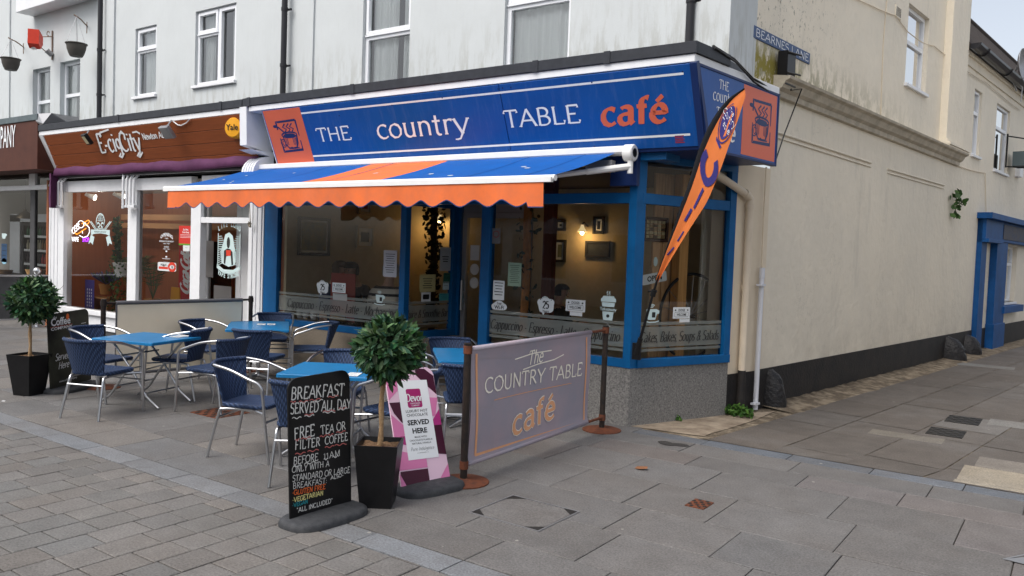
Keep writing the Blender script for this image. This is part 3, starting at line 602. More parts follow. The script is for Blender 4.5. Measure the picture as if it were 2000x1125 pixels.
# flat roof edge: dark capping above a white board, front and return
FZ = 3.555; FT = Fr((0, 7.02, 0), X, Z)
cx1 = -2.985
m = MB(); m.bbox(FT, -9.62, cx1+.02, FZ+.075, FZ+.185, -1.3, .02)
for x in (488, 690, 1046, 1185): a = FT.px(x, 170)[0]; m.box(FT, a-.035, a+.035, FZ+.07, FZ+.19, .02, .026)
e = V((cx1+.02, 7.0, 0)); SD = Fr(e, LD, Z); m.bbox(SD, .025, .66, FZ+.075, FZ+.185, -.4, .0); m.build('roof_capping', M_CAP, cafe)
m = MB(); m.bbox(FT, -9.50, cx1, FZ, FZ+.074, -.3, 0); m.bbox(Fr((cx1, 7.02, 0), LD, Z), .002, 1.80, FZ, FZ+.074, -.25, 0); m.box(Fr((cx1, 7.02, 0), LD, Z), .2, 1.80, FZ+.074, FZ+.076, -1.2, -.02); m.build('fascia_trim', M_TRIM, cafe)
# fascia carcass and soffit behind the signs
m = MB(); m.hexa([V((-9.22, 7.36, 2.79)), V((cx1-.02, 7.36, 2.79)), V((cx1+.15, 8.72, 2.79)), V((-9.22, 8.72, 2.79)), V((-9.22, 7.08, FZ-.002)), V((cx1-.02, 7.08, FZ-.002)), V((cx1+.15, 8.72, FZ-.002)), V((-9.22, 8.72, FZ-.002))]); m.build('fascia_box', M_NAVY, cafe)
# shopfront
X0 = SHOP.px(543, 500)[0]; XL = SHOP.px(517, 520)[0]; XM = SHOP.px(786, 560)[0]; XR0 = SHOP.px(948, 560)[0]; XC = -3.70
TZ0, TZ1 = SHOP.px(1238, 397)[1], SHOP.px(1238, 376)[1]; HZ = 2.72; SZ = .69; PZ = .60; DY = 8.41
RL = Fr((XM, 7.43, 0), (.07, .98, 0), Z); RR = Fr((XR0-.06, 7.43, 0), (-.05, .98, 0), Z)
m = MB(); m.box(SHOP, XL, XM, -.03, PZ, -.3, .02); m.build('roughcast_plinth', M_GRANL, cafe)
m = MB(); m.prism(GR, [(XR0-.04, 7.41), (XC, 7.41), (-3.165, 8.765), (-3.4, 8.83), (-3.88, 7.7), (XR0-.04, 7.7)], -.03, PZ)
m.box(SHOP, -4.42, -4.405, 0, PZ, .02, .0215); m.build('granite_plinth', M_GRAN, cafe)
m = MB(); m.prism(Fr((0, 0, 0), X, Y), [(XM, 7.72), (XM+.02, 7.41), (XM+.12, 7.41), (XM+.17, DY), (XM-.1, DY)], -.03, PZ); m.build('door_side_plinth', M_GRANL, cafe)
m = MB(); w = .09
m.bbox(SHOP, XL, X0, .0+PZ, HZ, -.06, .02); m.bbox(SHOP, X0, XM, PZ, SZ, -.06, .03); m.bbox(SHOP, XM-.045, XM+.05, PZ, HZ, -.07, .02)
m.bbox(SHOP, X0, XM-.045, TZ0, TZ1, -.06, .015); m.box(SHOP, XL, XC+.3, HZ, 2.83, -.3, .03); m.bbox(SHOP, XM+.05, XR0-.06, TZ0, TZ1+.06, -.06, .012)
m.bbox(SHOP, XR0-.075, XR0+.055, .0, HZ, -.08, .02); m.bbox(SHOP, XR0+.055, XC-.08, PZ, SZ, -.06, .03); m.bbox(SHOP, XR0+.055, XC-.06, TZ0, TZ1, -.06, .015)
m.prism(GR, [(XC-.085, 7.40), (XC+.0, 7.40), (XC+.045, 7.52), (XC-.03, 7.55), (XC-.085, 7.5)], PZ, HZ)
SL = 1.44
m.bbox(SPL, .06, SL, PZ, SZ, -.06, .03); m.bbox(SPL, SL-.10, SL, SZ, HZ, -.06, .02); m.bbox(SPL, .06, SL-.10, TZ0, TZ1, -.06, .015); m.box(SPL, 0, SL, HZ, 2.82, -.3, .02)
m.bbox(RL, .05, .98, PZ, SZ, -.06, .02); m.bbox(RL, .88, 1.02, SZ, HZ, -.06, .02); m.bbox(RL, .05, .88, TZ0, TZ1, -.05, .01); m.bbox(RL, .9, 1.02, 0, PZ, -.06, .02)
m.box(Fr((0, DY, 0), X, Z), XM+.05, XM+.13, 0, HZ, -.05, .02)
m.build('shopfront_frame', M_BLUE, cafe)
m = MB(); G_ = -.03
for fr, a, b in ((SHOP, X0, XM-.045), (SHOP, XR0+.055, XC-.08), (SPL, .06, SL-.1), (RL, .05, .88)):
    for z0, z1 in ((SZ, TZ0), (TZ1, HZ)): m = MB(); m.face([fr.P(a, z0, G_), fr.P(b, z0, G_), fr.P(b, z1, G_), fr.P(a, z1, G_)]); m.build('window_pane', M_GLASS, cafe)
m = MB()
def band(fr, a, b, z0, z1): m.face([fr.P(a, z0, G_+.004), fr.P(b, z0, G_+.004), fr.P(b, z1, G_+.004), fr.P(a, z1, G_+.004)])
for fr, a, b in ((SHOP, X0+.01, XM-.05), (SHOP, XR0+.06, XC-.085), (SPL, .06, SL-.11), (RL, .06, .87)):
    m = MB()
    for z0, z1 in ((.76, .79), (.805, 1.02), (1.035, 1.07)): band(fr, a, b, z0, z1)
    m.build('frosted_band', M_FROST, cafe)
def ink(fr, txt, a, h, b, z=.86, d=-.018): stext(mm, fr, txt, a, z, h, .12, .04, .07, .22, min(.92, (b-a)/(swidth(txt, .07)*h)), .07, d=d)
mm = MB(); ink(SHOP, 'Cappuccino - Espresso - Latte - Mochaccino', X0+.2, .118, XM-.12); ink(SHOP, 'Cappuccino - Espresso - Latte - Cappuccino', XR0+.08, .108, XC-.16); ink(SPL, 'Cakes, Bakes, Soups & Salads', .12, .105, SL-.16); ink(RL, 'Juice & Smoothie Bar', .1, .10, .84)
mm.build('window_lettering', mat('window_ink', (.035, .037, .037), .6), cafe)
# door
dr = MB(); D_ = Fr((0, DY, 0), X, Z); d0, d1 = XM+.15, XR0-.06; ring(dr, D_, d0, d1, .01, 2.25, .07, -.06, 0); dr.bbox(D_, d0, d1, 2.25, HZ, -.05, -.01); dd = dr.build('door', M_GREYM, cafe)
m = MB(); m.face([D_.P(d0+.07, .12, -.03), D_.P(d1-.07, .12, -.03), D_.P(d1-.07, 2.18, -.03), D_.P(d0+.07, 2.18, -.03)]); sub(m.build('pane', M_GLASS, None), dd, cafe)
m = MB(); m.tube([D_.P(d0+.05, .95, .05), D_.P(d0+.05, 1.35, .05)], .014, 8); m.box(D_, d0+.03, d0+.07, 1.05, 1.2, 0, .02); sub(m.build('handle', M_ALU, None), dd, cafe)
m = MB(); 
for b, h_, lines in ((1.62, .2, 2), (1.42, .16, 0), (1.24, .16, 0)):
    m.box(D_, d0+.12, d0+.27, b, b+h_, -.028, -.026) if lines else m.prism(D_, arc(d0+.2, b+.08, .075, .075, 0, 330, 14), -.028, -.026)
sub(m.build('sticker', M_PAPER, None), dd, cafe)
# interior
IB = 10.6; room = [(-9.22, 7.5), (-6.99, 7.5), (-6.93, 8.45), (-5.9, 8.45), (-5.86, 7.5), (-3.74, 7.5), (-3.25, 8.78), (-3.14, IB), (-9.22, IB)]
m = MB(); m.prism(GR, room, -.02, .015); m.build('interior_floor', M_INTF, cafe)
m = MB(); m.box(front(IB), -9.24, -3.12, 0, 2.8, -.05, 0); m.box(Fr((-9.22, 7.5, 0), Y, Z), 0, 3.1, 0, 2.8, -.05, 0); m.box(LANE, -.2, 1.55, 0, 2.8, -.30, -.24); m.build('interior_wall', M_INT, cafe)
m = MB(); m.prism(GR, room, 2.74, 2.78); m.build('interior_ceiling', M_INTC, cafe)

# --- vape shop (middle) and coffee shop (left end)
vape = thing('vape_shop_building', 'white rendered building over the vape shop with its brown boarded fascia', 'building', (-12, 8.2, 0))
w3 = (UP.px(264, 120)[0], UP.px(305, 120)[0], UP.px(264, 190)[1], UP.px(306, 47)[1]); w4 = (UP.px(381, 100)[0], UP.px(460, 100)[0], UP.px(462, 156)[1], UP.px(462, 4)[1])
m = MB(); wall(m, UP, xC, xB, 2.9, TOP, [w3, w4], .09); m.build('front_wall', M_WHITE, vape)
s3 = UP.px(266, 101)[1]; upvc(vape, UP, w3, .05, [('h', s3, w3[0], w3[1])], [(w3[0]+.03, w3[1]-.03, s3+.03, w3[3]-.03)], curtain='net')
c4 = UP.px(423, 80)[0]; s4 = UP.px(383, 70)[1]; upvc(vape, UP, w4, .05, [('v', c4, w4[2], w4[3]), ('h', s4, w4[0], c4)], [(c4+.03, w4[1]-.03, w4[2]+.03, w4[3]-.03), (w4[0]+.03, c4-.03, s4+.03, w4[3]-.03)], curtain='sides')
m = MB(); a = UP.px(211, 100)[0]; m.box(UP, a-.02, a+.26, 3.0, TOP, -.02, .035); m.build('pilaster', M_WHITE, vape); blackpipe(vape, 196, 100)
VX0, VX1 = FAS.px(82, 270)[0], -9.55
m = MB(); m.bbox(FT, VX0-.05, -9.64, FZ+.07, FZ+.18, -1.3, .015)
for x in (232, 432): a = FT.px(x, 215)[0]; m.box(FT, a-.03, a+.03, FZ+.065, FZ+.185, .015, .022)
m.build('roof_capping', M_CAP, vape)
m = MB(); m.bbox(FT, VX0-.05, -9.56, FZ-.01, FZ+.069, -.3, -.004); f0 = FAS.px(110, 318)[1]
m.bbox(FAS, VX0+.12, VX1, -.03, .025, -.05, .03)
m.prism(Fr((VX0-.02, 7.0, 0), Y, Z), [(.02, FZ), (.40, 2.78), (.55, 2.78), (.55, FZ)], -.10, .10); m.build('fascia_trim', M_TRIM, vape)
m = MB(); m.hexa([V((VX0, 7.40, 2.78)), V((VX1, 7.40, 2.78)), V((VX1, 8.8, 2.78)), V((VX0, 8.8, 2.78)), V((VX0, 7.09, FZ-.012)), V((VX1, 7.09, FZ-.012)), V((VX1, 8.8, FZ-.012)), V((VX0, 8.8, FZ-.012))]); m.build('fascia_box', M_DARK, vape)
# between the shops: white console and fluted pilaster
PX0, PX1 = SHOP.px(488, 500)[0], XL-.005
m = MB(); m.prism(Fr((-9.62, 7.0, 0), Y, Z), [(.0, FZ+.07), (.02, 3.1), (.30, 3.05), (.45, 3.05), (.45, FZ+.07)], -.06, .09)
m.prism(Fr((-9.24, 7.0, 0), Y, Z), [(.045, FZ-.01), (.34, 2.80), (.45, 2.80), (.45, FZ-.01)], -.012, .30)
m.box(SHOP, PX0, PX1, 0, 2.75, -.1, .03)
for i in range(3): a = PX0+(PX1-PX0)*(.12+.3*i); m.box(SHOP, a, a+(PX1-PX0)*.17, .25, 2.6, .03, .045)
m.box(SHOP, PX0-.02, PX1, 0, .2, .0301, .06)
for i in range(5): m.prism(Fr((-9.72+.055*i, 7.43, 0), Y, Z), [(-.40+.0*i, 3.04)]+arc(-.02, 2.72, .33, .26, 100, 178, 5)+[(.0, 2.6), (.0, 3.04)], 0, .04)
m.build('console_pilaster', M_TRIM, vape)
# windows
def zpx(x, y): return SHOP.px(x, y)[1]
v0, v1, v2, v3, v4 = [SHOP.px(x, 480)[0] for x in (112, 252, 269, 375, 394)]; v00 = SHOP.px(128, 480)[0]; VZ = zpx(127, 598); VH = 2.55; v5 = SHOP.px(488, 480)[0]
vt0, vt1 = zpx(440, 436), zpx(440, 425)
m = MB(); m.bbox(SHOP, v0-.25, v00, 0, VH+.2, -.12, .04); m.bbox(SHOP, v1, v2, VZ, VH, -.08, .03); m.bbox(SHOP, v3, v4, 0, VH, -.08, .03); m.bbox(SHOP, v00, v3, VH, VH+.2, -.08, .03)
m.bbox(SHOP, v00, v3, VZ-.08, VZ, -.1, .08); m.bbox(SHOP, v00, v3, VZ-.34, VZ-.081, -.1, .02); m.bbox(SHOP, v4, v5, vt0, vt1, -.07, .025); m.box(SHOP, v4, v5, VH, VH+.2, -.1, .02)
for i in range(3): a = v0-.22+i*.13; m.box(SHOP, a, a+.06, .3, VH-.25, .04, .05)
m.build('shopfront_frame', M_TRIM, vape)
m = MB(); m.box(SHOP, v00, v3, -.02, VZ-.341, -.1, .0); m.build('stall_riser', M_DGREY, vape)
m = MB()
for a, b, z0, z1 in ((v00, v1, VZ, VH), (v2, v3, VZ, VH), (v4, v5, vt1, VH)): m = MB(); m.face([SHOP.P(a, z0, -.03), SHOP.P(b, z0, -.03), SHOP.P(b, z1, -.03), SHOP.P(a, z1, -.03)]); m.build('window_pane', M_GLASS, vape)
# door of the vape shop, set back
D2 = front(8.0); p0, p1 = D2.px(398, 500)[0], D2.px(470, 500)[0]; m = MB(); ring(m, D2, p0, p1, 0, 2.5, .12, -.06, 0); m.bbox(D2, p0+.12, p1-.12, 2.05, 2.15, -.05, -.01); m.bbox(D2, p1, p1+.3, 0, 2.6, -.3, -.01); dv = m.build('door', M_TRIM, vape)
m = MB(); m.face([D2.P(p0+.1, .1, -.03), D2.P(p1-.1, .1, -.03), D2.P(p1-.1, 2.4, -.03), D2.P(p0+.1, 2.4, -.03)]); sub(m.build('pane', M_GLASS, None), dv, vape)
m = MB(); m.box(D2, p0+.02, p0+.3, 1.15, 1.75, .02, .026); m.box(D2, p0+.28, p1-.25, .25, 1.02, -.02, -.012); sub(m.build('door_poster', mat('grey_paper', (.40, .38, .37), .8), None), dv, vape)
m = MB(); rv = [(-13.9+q, y) for q, y in ()]; VL = SHOP.px(100, 480)[0]-.3; VR = XL-.02
m.box(front(9.3), VL, v4+.2, 0, 2.8, -.05, 0); m.box(Fr((VL, 7.5, 0), Y, Z), 0, 1.9, 0, 2.8, -.05, .0); vw = m.build('interior_panelling', mat('brown_panelling', (.36, .125, .055), .45, var=.15, vscale=3, stretch=(4, 4, .4)), vape)
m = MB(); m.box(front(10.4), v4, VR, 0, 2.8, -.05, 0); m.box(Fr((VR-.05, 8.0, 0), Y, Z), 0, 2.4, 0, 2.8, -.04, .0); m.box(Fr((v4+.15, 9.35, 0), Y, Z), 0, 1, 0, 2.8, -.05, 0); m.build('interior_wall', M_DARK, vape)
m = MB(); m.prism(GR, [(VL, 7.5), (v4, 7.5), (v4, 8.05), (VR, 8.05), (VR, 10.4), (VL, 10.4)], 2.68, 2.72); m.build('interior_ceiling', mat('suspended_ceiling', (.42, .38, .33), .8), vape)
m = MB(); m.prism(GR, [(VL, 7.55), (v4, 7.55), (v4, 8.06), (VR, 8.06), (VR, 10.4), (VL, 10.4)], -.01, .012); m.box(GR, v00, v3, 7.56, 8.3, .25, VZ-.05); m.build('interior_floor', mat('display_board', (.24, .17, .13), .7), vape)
m = MB(); B_ = front(8.75); zq = B_.px(300, 430)[1]; m.box(B_, B_.px(236, 425)[0], v4, zq, zq+.11, -.04, 0); m.box(B_, B_.px(236, 425)[0], v4, zq-.16, zq-.06, -.02, .03); m.build('shelf_rail', mat('pale_wood', (.42, .22, .10), .6), vape)
# folded purple awning with its bundles of ribs
pa = thing('folded_awning', 'folded purple canvas awning above the vape shop window', 'awning', (-12.5, 7.2, 2.6))
q0, q1 = SHOP.px(95, 360, .3)[0], SHOP.px(490, 300, .3)[0]; n = 44; rws = []
z_t, z_b = Fr((0, 7.2, 0), X, Z).px(300, 309)[1], Fr((0, 7.2, 0), X, Z).px(300, 333)[1]
for i in range(n+1):
    a = q0+(q1-q0)*i/n; j = R.uniform(-.012, .012); w_ = .02*sin(i*.9); zz = z_b+.015*sin(i*.35)
    rws.append([V((a, 7.42, z_t+.02)), V((a, 7.30+j, z_t+.01)), V((a, 7.26+j+w_*.5, z_t-.03+j)), V((a, 7.22+w_*.6, (z_t+zz)/2+j)), V((a, 7.20+j, zz)), V((a, 7.24, zz-.02)), V((a, 7.34, zz+.02))])
m = MB(); m.grid(rws); m.build('canvas', M_PURP, pa, smooth=True)
m = MB(); zf = Fr((0, 7.2, 0), X, Z).px(96, 406)[1]; rws = []
for i in range(8): zz = z_b+.03-(z_b+.03-zf)*i/7; rws.append([V((q0-.02+.006*sin(i*2), 7.40, zz)), V((q0-.01+.01*sin(i*1.7), 7.22, zz)), V((q0+.02, 7.13+.008*sin(i), zz)), V((q0+.10+.006*sin(i*2.3), 7.12, zz))])
m.grid(rws); m.build('side_flap', M_PURP, pa, smooth=True)
m = MB(); m.tube([V((q0+.05, 7.28, z_b-.02)), V((q1, 7.28, z_b-.02))], .028, 8); m.build('roller_tube', M_GUT, pa, smooth=40)
for px_ in (118, 258):
    m = MB(); c = SHOP.px(px_, 380, .1)[0]; zl = SHOP.px(px_, 408, .12)[1]
    for i in range(4): m.tube([V((c-.17+.09*i, 7.38-.07*(3-i)*.5, z_b-.03)), V((c-.15+.085*i, 7.30-.05*(3-i)*.3, z_b-.12)), V((c-.15+.085*i, 7.30-.05*(3-i)*.3, zl+.05-.015*(3-i)))], .022, 6)
    m.box(Fr((c-.17, 7.3, zl), X, Z), 0, .33, .02, .06, -.05, .03); m.build('folded_arms', M_TRIM, pa)
m = MB(); kn = SHOP.px(489, 437, .1); m.tube([SHOP.P(kn[0], kn[1], .1), SHOP.P(kn[0]-.01, z_b, .15)], .007, 5)
for i in range(6): a = i*1.05; m.tube([SHOP.P(kn[0]+.03*cos(a), kn[1]+.03*sin(a), .1), SHOP.P(kn[0]+.04*cos(a+2), kn[1]+.035*sin(a+2), .12), SHOP.P(kn[0]+.03*cos(a+3.5), kn[1]-.05, .1)], .007, 4)
m.build('knotted_rope', mat('rope', (.30, .26, .20), .9), pa)
# coffee shop
cof = thing('coffee_shop_building', 'white building at the left end with brown fascia over a coffee shop', 'building', (-17, 8.2, 0))
w5 = (UP.px(64, 180)[0], UP.px(98, 180)[0], 3.9, UP.px(98, 129)[1]); w6 = (UP.px(117, 180)[0], UP.px(156, 180)[0], 3.9, UP.px(156, 114)[1]); XLf = -26
m = MB(); wall(m, UP, XLf, xC, 2.9, TOP, [w5, w6], .12); m.build('front_wall', M_WHITE, cof)
m = MB(); a = UP.px(11, 100)[0]; m.box(UP, a, a+.25, 3, TOP, -.02, .03); m.build('pilaster', M_WHITE, cof)
m = MB(); p, q = UP.px(36, 16, .3), UP.px(102, -3, .3); m.bbox(UP, p[0], q[0]+1.2, p[1]-.1, p[1]+.2, -.02, .35); m.build('window_ledge', M_TRIM, cof)
t5 = UP.px(64, 200)[1]; upvc(cof, UP, w5, .09, [('h', t5, w5[0], w5[1])], [], False, 'left'); t6 = UP.px(118, 187)[1]; upvc(cof, UP, w6, .09, [('h', t6, w6[0], w6[1])], [], False, 'left')
CF = Fr((0, 7.0, 0), X, Z); cr = CF.px(73, 280)[0]; cz0, cz1 = CF.px(60, 331)[1], CF.px(60, 236)[1]
m = MB(); m.bbox(CF, XLf, cr, cz0, cz1, -.5, 0); m.build('fascia_board', M_COFF, cof); m = MB(); m.bbox(CF, XLf, cr+.02, cz1, cz1+.11, -1.3, .02); m.build('roof_capping', mat('grey_capping', (.11, .14, .15), .5, var=.2), cof)
m = MB(); m.grid([[V((cr+.02, 7.0, cz1+.11)), V((cr+.30, 7.1, cz1+.12)), V((cr+.30, 7.6, cz1+.12))], [V((cr-.03, 6.98, cz1-.02)), V((cr+.2, 7.0, cz1-.08)), V((cr+.3, 7.5, cz1-.06))], [V((cr, 7.0, cz1-.05)), V((cr+.12, 7.02, cz1-.13)), V((cr+.3, 7.4, cz1-.1))]]); m.build('lead_flashing', M_GREYM, cof)
mm = MB(); sans(mm, CF, 'COFFEE COMPANY', CF.px(31, 300)[0], CF.px(15, 288)[1], CF.px(15, 244)[1]-CF.px(15, 288)[1], .012, .42, 'r', .012); tag(mm.build('raised_letters', M_SWHT, at=(cr-.7, 7.0, 3.3)), 'tall narrow white lettering on the brown coffee shop fascia', 'sign lettering')
CW = front(7.55); k0, k1, k2, k3 = CW.px(-300, 450)[0], CW.px(51, 450)[0], CW.px(70, 450)[0], CW.px(93, 450)[0]; kz = CW.px(60, 543)[1]; kh = CW.px(60, 368)[1]; kt = CW.px(60, 340)[1]
m = MB(); m.bbox(CW, k0, k3, kh-.03, kh+.06, -.08, .02); m.bbox(CW, k1+.14, k2-.02, kh+.06, cz0+.2, -.08, .02); m.bbox(CW, k0, k3, kz-.06, kz, -.1, .06); m.build('shopfront_frame', M_TRIM, cof)
m = MB(); m.bbox(CW, k1+.16, k2-.06, kz, kh-.03, -.06, .0); m.bbox(CW, k0, k3, -.02, kz-.06, -.2, .02); m.build('dark_frame', M_DGREY, cof)
m = MB(); m.face([CW.P(k0, kz, -.03), CW.P(k3, kz, -.03), CW.P(k3, kh+.6, -.03), CW.P(k0, kh+.6, -.03)]); m.build('shop_window_glass', M_GLASS, cof)
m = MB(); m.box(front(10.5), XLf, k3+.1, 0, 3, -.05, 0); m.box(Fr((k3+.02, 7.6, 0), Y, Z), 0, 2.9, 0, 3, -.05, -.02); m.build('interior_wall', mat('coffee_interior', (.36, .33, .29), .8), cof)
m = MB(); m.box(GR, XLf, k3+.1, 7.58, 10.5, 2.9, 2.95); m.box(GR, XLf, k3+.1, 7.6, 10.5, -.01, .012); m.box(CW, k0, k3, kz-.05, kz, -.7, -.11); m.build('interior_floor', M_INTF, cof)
# --- building farther up the lane
lnb = thing('lane_building', 'cream building up the lane with dark roof and blue shopfront', 'building', LANE.P(aD, 0))
h1 = (LANE.px(1885, 250)[0]+.55, LANE.px(1915, 250)[0], LANE.px(1886, 296)[1], LANE.px(1890, 162)[1]); h2 = (LANE.px(1943, 280)[0], LANE.px(1970, 280)[0], LANE.px(1944, 332)[1], LANE.px(1950, 202)[1])
ez = LANE.px(1886, 92)[1]-.12; a9 = aD+22; d_0 = LANE.px(1926, 560)[0]; d_1 = LANE.px(1950, 560)[0]; wz = (LANE.px(1951, 540)[0], LANE.px(1984, 540)[0], LANE.px(1952, 592)[1], LANE.px(1952, 478)[1])
m = MB(); wall(m, LANE, aD, a9, .47, ez, [h1, h2, wz, (d_0+.25, d_1-.1, .471, wz[3])], .14); m.build('wall', M_CREAM, lnb)
for h in (h1, h2): upvc(lnb, LANE, h, .05, [('h', h[2]+(h[3]-h[2])*.66, h[0], h[1])], [], curtain=None, glass=bpy.data.materials['lane_window_glass'])
upvc(lnb, LANE, wz, .10, [('h', wz[2]+(wz[3]-wz[2])*.68, wz[0], wz[1])], [], curtain='net')
m = MB(); m.box(LANE, LANE.px(1899, 650)[0], a9, -.05, .47, -.03, .01); m.build('black_plinth', M_BLACKP, lnb)
rz = LANE.px(1890, 38, -.75)[1]
def rf(a, d, z): return LANE.P(a, z, d)
m = MB(); m.hexa([rf(aD-.05, .12, ez+.08), rf(a9, .12, ez+.08), rf(a9, -.75, rz-.06), rf(aD-.05, -.75, rz-.06), rf(aD-.05, .12, ez+.14), rf(a9, .12, ez+.14), rf(a9, -.75, rz), rf(aD-.05, -.75, rz)]); m.build('roof', M_SLATE, lnb)
m = MB(); m.tube([rf(aD-.05, -.78, rz+.02), rf(a9, -.78, rz+.02)], .07, 8); m.face([rf(aD-.05, -.8, rz), rf(a9, -.8, rz), rf(a9, -3.5, rz+.9), rf(aD-.05, -3.5, rz+.9)]); m.build('ridge', M_SLATE, lnb)
m = MB(); m.lathe(Fr(rf(aD+.0, .17, ez+.13), V((0, 0, -1)), LANE.n.cross(V((0, 0, -1))).cross(V((0, 0, -1)))), [(0, 0)], 3); m = MB(); g_ = []
for a in (aD, a9): g_.append([rf(a, .19+.11*cos(t*pi/8+pi), ez+.14-.11*sin(t*pi/8)) for t in range(9)])
m.grid(g_); m.face(g_[0])
for i in range(8): a = aD+.6+i*2.0; m.tube([rf(a, .19+.118*cos(t*pi/8+pi), ez+.14-.118*sin(t*pi/8)) for t in range(9)], .018, 5)
m.build('gutter', M_GUT, lnb); m = MB(); m.box(LANE, aD, a9, ez-.18, ez-.02, -.05, .03); m.box(LANE, aD, a9, ez-.02, ez+.06, -.05, .07); m.build('eaves_board', M_CREAM, lnb)
bz0, bz1 = LANE.px(1926, 470)[1], LANE.px(1926, 430)[1]; b0 = LANE.px(1902, 560)[0]
m = MB(); m.bbox(LANE, b0, b0+.45, 0, bz1, -.1, .10); m.bbox(LANE, d_0+.15, d_1, 0, bz0, -.1, .14); m.bbox(LANE, d_0+.12, d_1+.03, 0, .55, -.1, .17); m.box(LANE, b0+.45, d_0+.15, 0, bz0, -.5, -.4)
m.bbox(LANE, b0, a9-12, bz0, bz1, -.1, .16); m.bbox(LANE, b0-.1, a9-12, bz1, bz1+.12, -.1, .28); m.bbox(LANE, b0, d_0+.3, bz0-.05, bz0+.02, -.1, .22); m.bbox(LANE, wz[0]-.15, wz[1]+.15, wz[2]-.22, wz[2]-.06, -.05, .18); m.build('blue_shopfront', mat('dull_blue_paint', (.008, .075, .24), .5, var=.25, vscale=3), lnb)
m = MB(); m.bbox(LANE, d_0+.5, a9-12.3, bz0+.06, bz1-.05, .1, .175); m.build('sign_panel', mat('faded_sign', (.04, .065, .12), .6, col2=(.11, .09, .08), vscale=9), lnb)
# --- far sides: the opposite side of the street and of the lane (seen only as reflections and shade)
def plain_building(label, fr, a0, a1, h, col, nw, fl):
    o = thing('terraced_building', label, 'building', fr.P((a0+a1)/2, 0)); hs = []
    for f in range(fl):
        for i in range(nw): c = a0+(a1-a0)*(i+.5)/nw; hs.append((c-.55, c+.55, .8+f*3.0, 2.5+f*3.0))
    m = MB(); wall(m, fr, a0, a1, 0, h, hs, .12); m.face([fr.P(a0, h), fr.P(a1, h), fr.P(a1, h+2.2, -4), fr.P(a0, h+2.2, -4)]); m.face([fr.P(a0, 0), fr.P(a0, h), fr.P(a0, h+2.2, -4), fr.P(a0, 0, -4)]); m.face([fr.P(a1, 0), fr.P(a1, h), fr.P(a1, h+2.2, -4), fr.P(a1, 0, -4)])
    m.build('wall', mat('render_'+str(col), col, .8, var=.08), o); m = MB()
    for q in hs: m.face([fr.P(q[0], q[2], -.1), fr.P(q[1], q[2], -.1), fr.P(q[1], q[3], -.1), fr.P(q[0], q[3], -.1)])
    g = m.build('window_glass', mat('dark_pane', (.02, .022, .025), .1), o); m = MB()
    for q in hs: ring(m, fr, *q, .06, -.1, -.05)
    m.build('window_frame', M_UPVC, o); return o
OPP = Fr((14, -9.0, 0), (-1, 0, 0), Z)
plain_building('cream terraced building across the street opposite the cafe', OPP, 10, 22, 6.6, (.50, .46, .40), 4, 2)
plain_building('grey terraced building across the street opposite the vape shop', OPP, 22.2, 36, 7.2, (.42, .42, .43), 5, 2)
LO = Fr(LANE.P(34, 0, 6.4), -LD, Z)  # unseen building, its length and pale wall chosen to throw light into the lane
plain_building('unseen pale building across the lane, shaped to bounce light onto the cream wall', LO, 21.0, 33.0, 4.4, (.72, .69, .63), 3, 1)

# ------------------------------------------------------------------ signs
def quad_px(fr, x0, y0, x1, y1, d=0):
    p, q = fr.px(x0, y0, d), fr.px(x1, y1, d); return p[0], q[0], q[1], p[1]
FH = hypot(.30, .73)
def emblem(mb, fr, a, b, w, h, d):   # woodcut of a steaming cup with a spoon in a frame
    def L(pts, t): ribbon(mb, fr, [(a+x*w, b+y*h) for x, y in pts], lambda dx, dy: t*w, d+.0003*(len(mb.f) % 5))
    def P(pts): mb.poly(fr, [(a+x*w, b+y*h) for x, y in pts], d+.0002)
    P([(-.5, .50), (.48, .53), (.49, .46), (-.38, .44)]); P([(-.5, .5), (-.5, .22), (-.44, .22), (-.42, .45)]); P([(.44, .46), (.52, .5), (.5, -.02), (.46, .0)])
    P([(-.48, -.53), (.5, -.5), (.5, -.42), (-.38, -.46)]); P([(-.48, -.52), (-.48, -.05), (-.44, -.05), (-.40, -.46)]); P([(.46, -.16), (.50, -.16), (.5, -.46), (.45, -.46)])
    L(arc(.02, .04, .36, .085, 0, 360, 20), .05); P([(.02+.28*cos(i*.3142), .03+.055*sin(i*.3142)) for i in range(20)])
    L([(-.30, .0), (-.26, -.26), (-.18, -.36)], .05); L([(.36, .0), (.33, -.22), (.24, -.36)], .06); L([(-.18, -.38), (.0, -.40), (.26, -.38)], .05)
    for x in (-.2, -.13, .14, .2, .26, .3): L([(x, -.06), (x*.95, -.26-.2*abs(x))], .025)
    for k, x in enumerate((-.14, .04, .2)): L([(x, .14), (x+.10, .22), (x-.06, .30), (x+.08, .40)], .055)
    L([(-.62, .36), (-.40, .30), (-.1, .06)], .055); L(arc(-.55, .34, .09, .035, 20, 340, 8), .03); L(arc(-.36, -.22, .12, .13, 20, 340, 12), .03); L(arc(-.34, -.22, .06, .08, 0, 340, 8), .025)
    L([(-.12, -.42), (-.02, -.36), (.1, -.41), (.34, -.39)], .03)
sg = thing('shop_sign', 'long leaning blue sign reading THE country TABLE cafe over the blue shopfront', 'shop sign', (-6, 7.2, 3.2))
xa, xb = FAS.px(513, 215)[0], FAS.px(1357, 200)[0]; jx = FAS.px(989, 235)[0]
m = MB(); m.bbox(FAS, xa, jx-.004, .0, FH-.012, .001, .022, .003); m.bbox(FAS, jx+.004, xb, .0, FH-.012, .001, .022, .003)
m.build('board', M_SIGN, sg)
m = MB(); m.bbox(FAS, xb, xb+.07, -.02, FH-.005, -.04, .03); m.box(FAS, xa-.0, xb, -.035, -.001, -.04, .012); m.build('edge_trim', M_NAVY, sg)
o0, o1 = FAS.px(514, 262)[0]+.16, FAS.px(602, 262)[0]
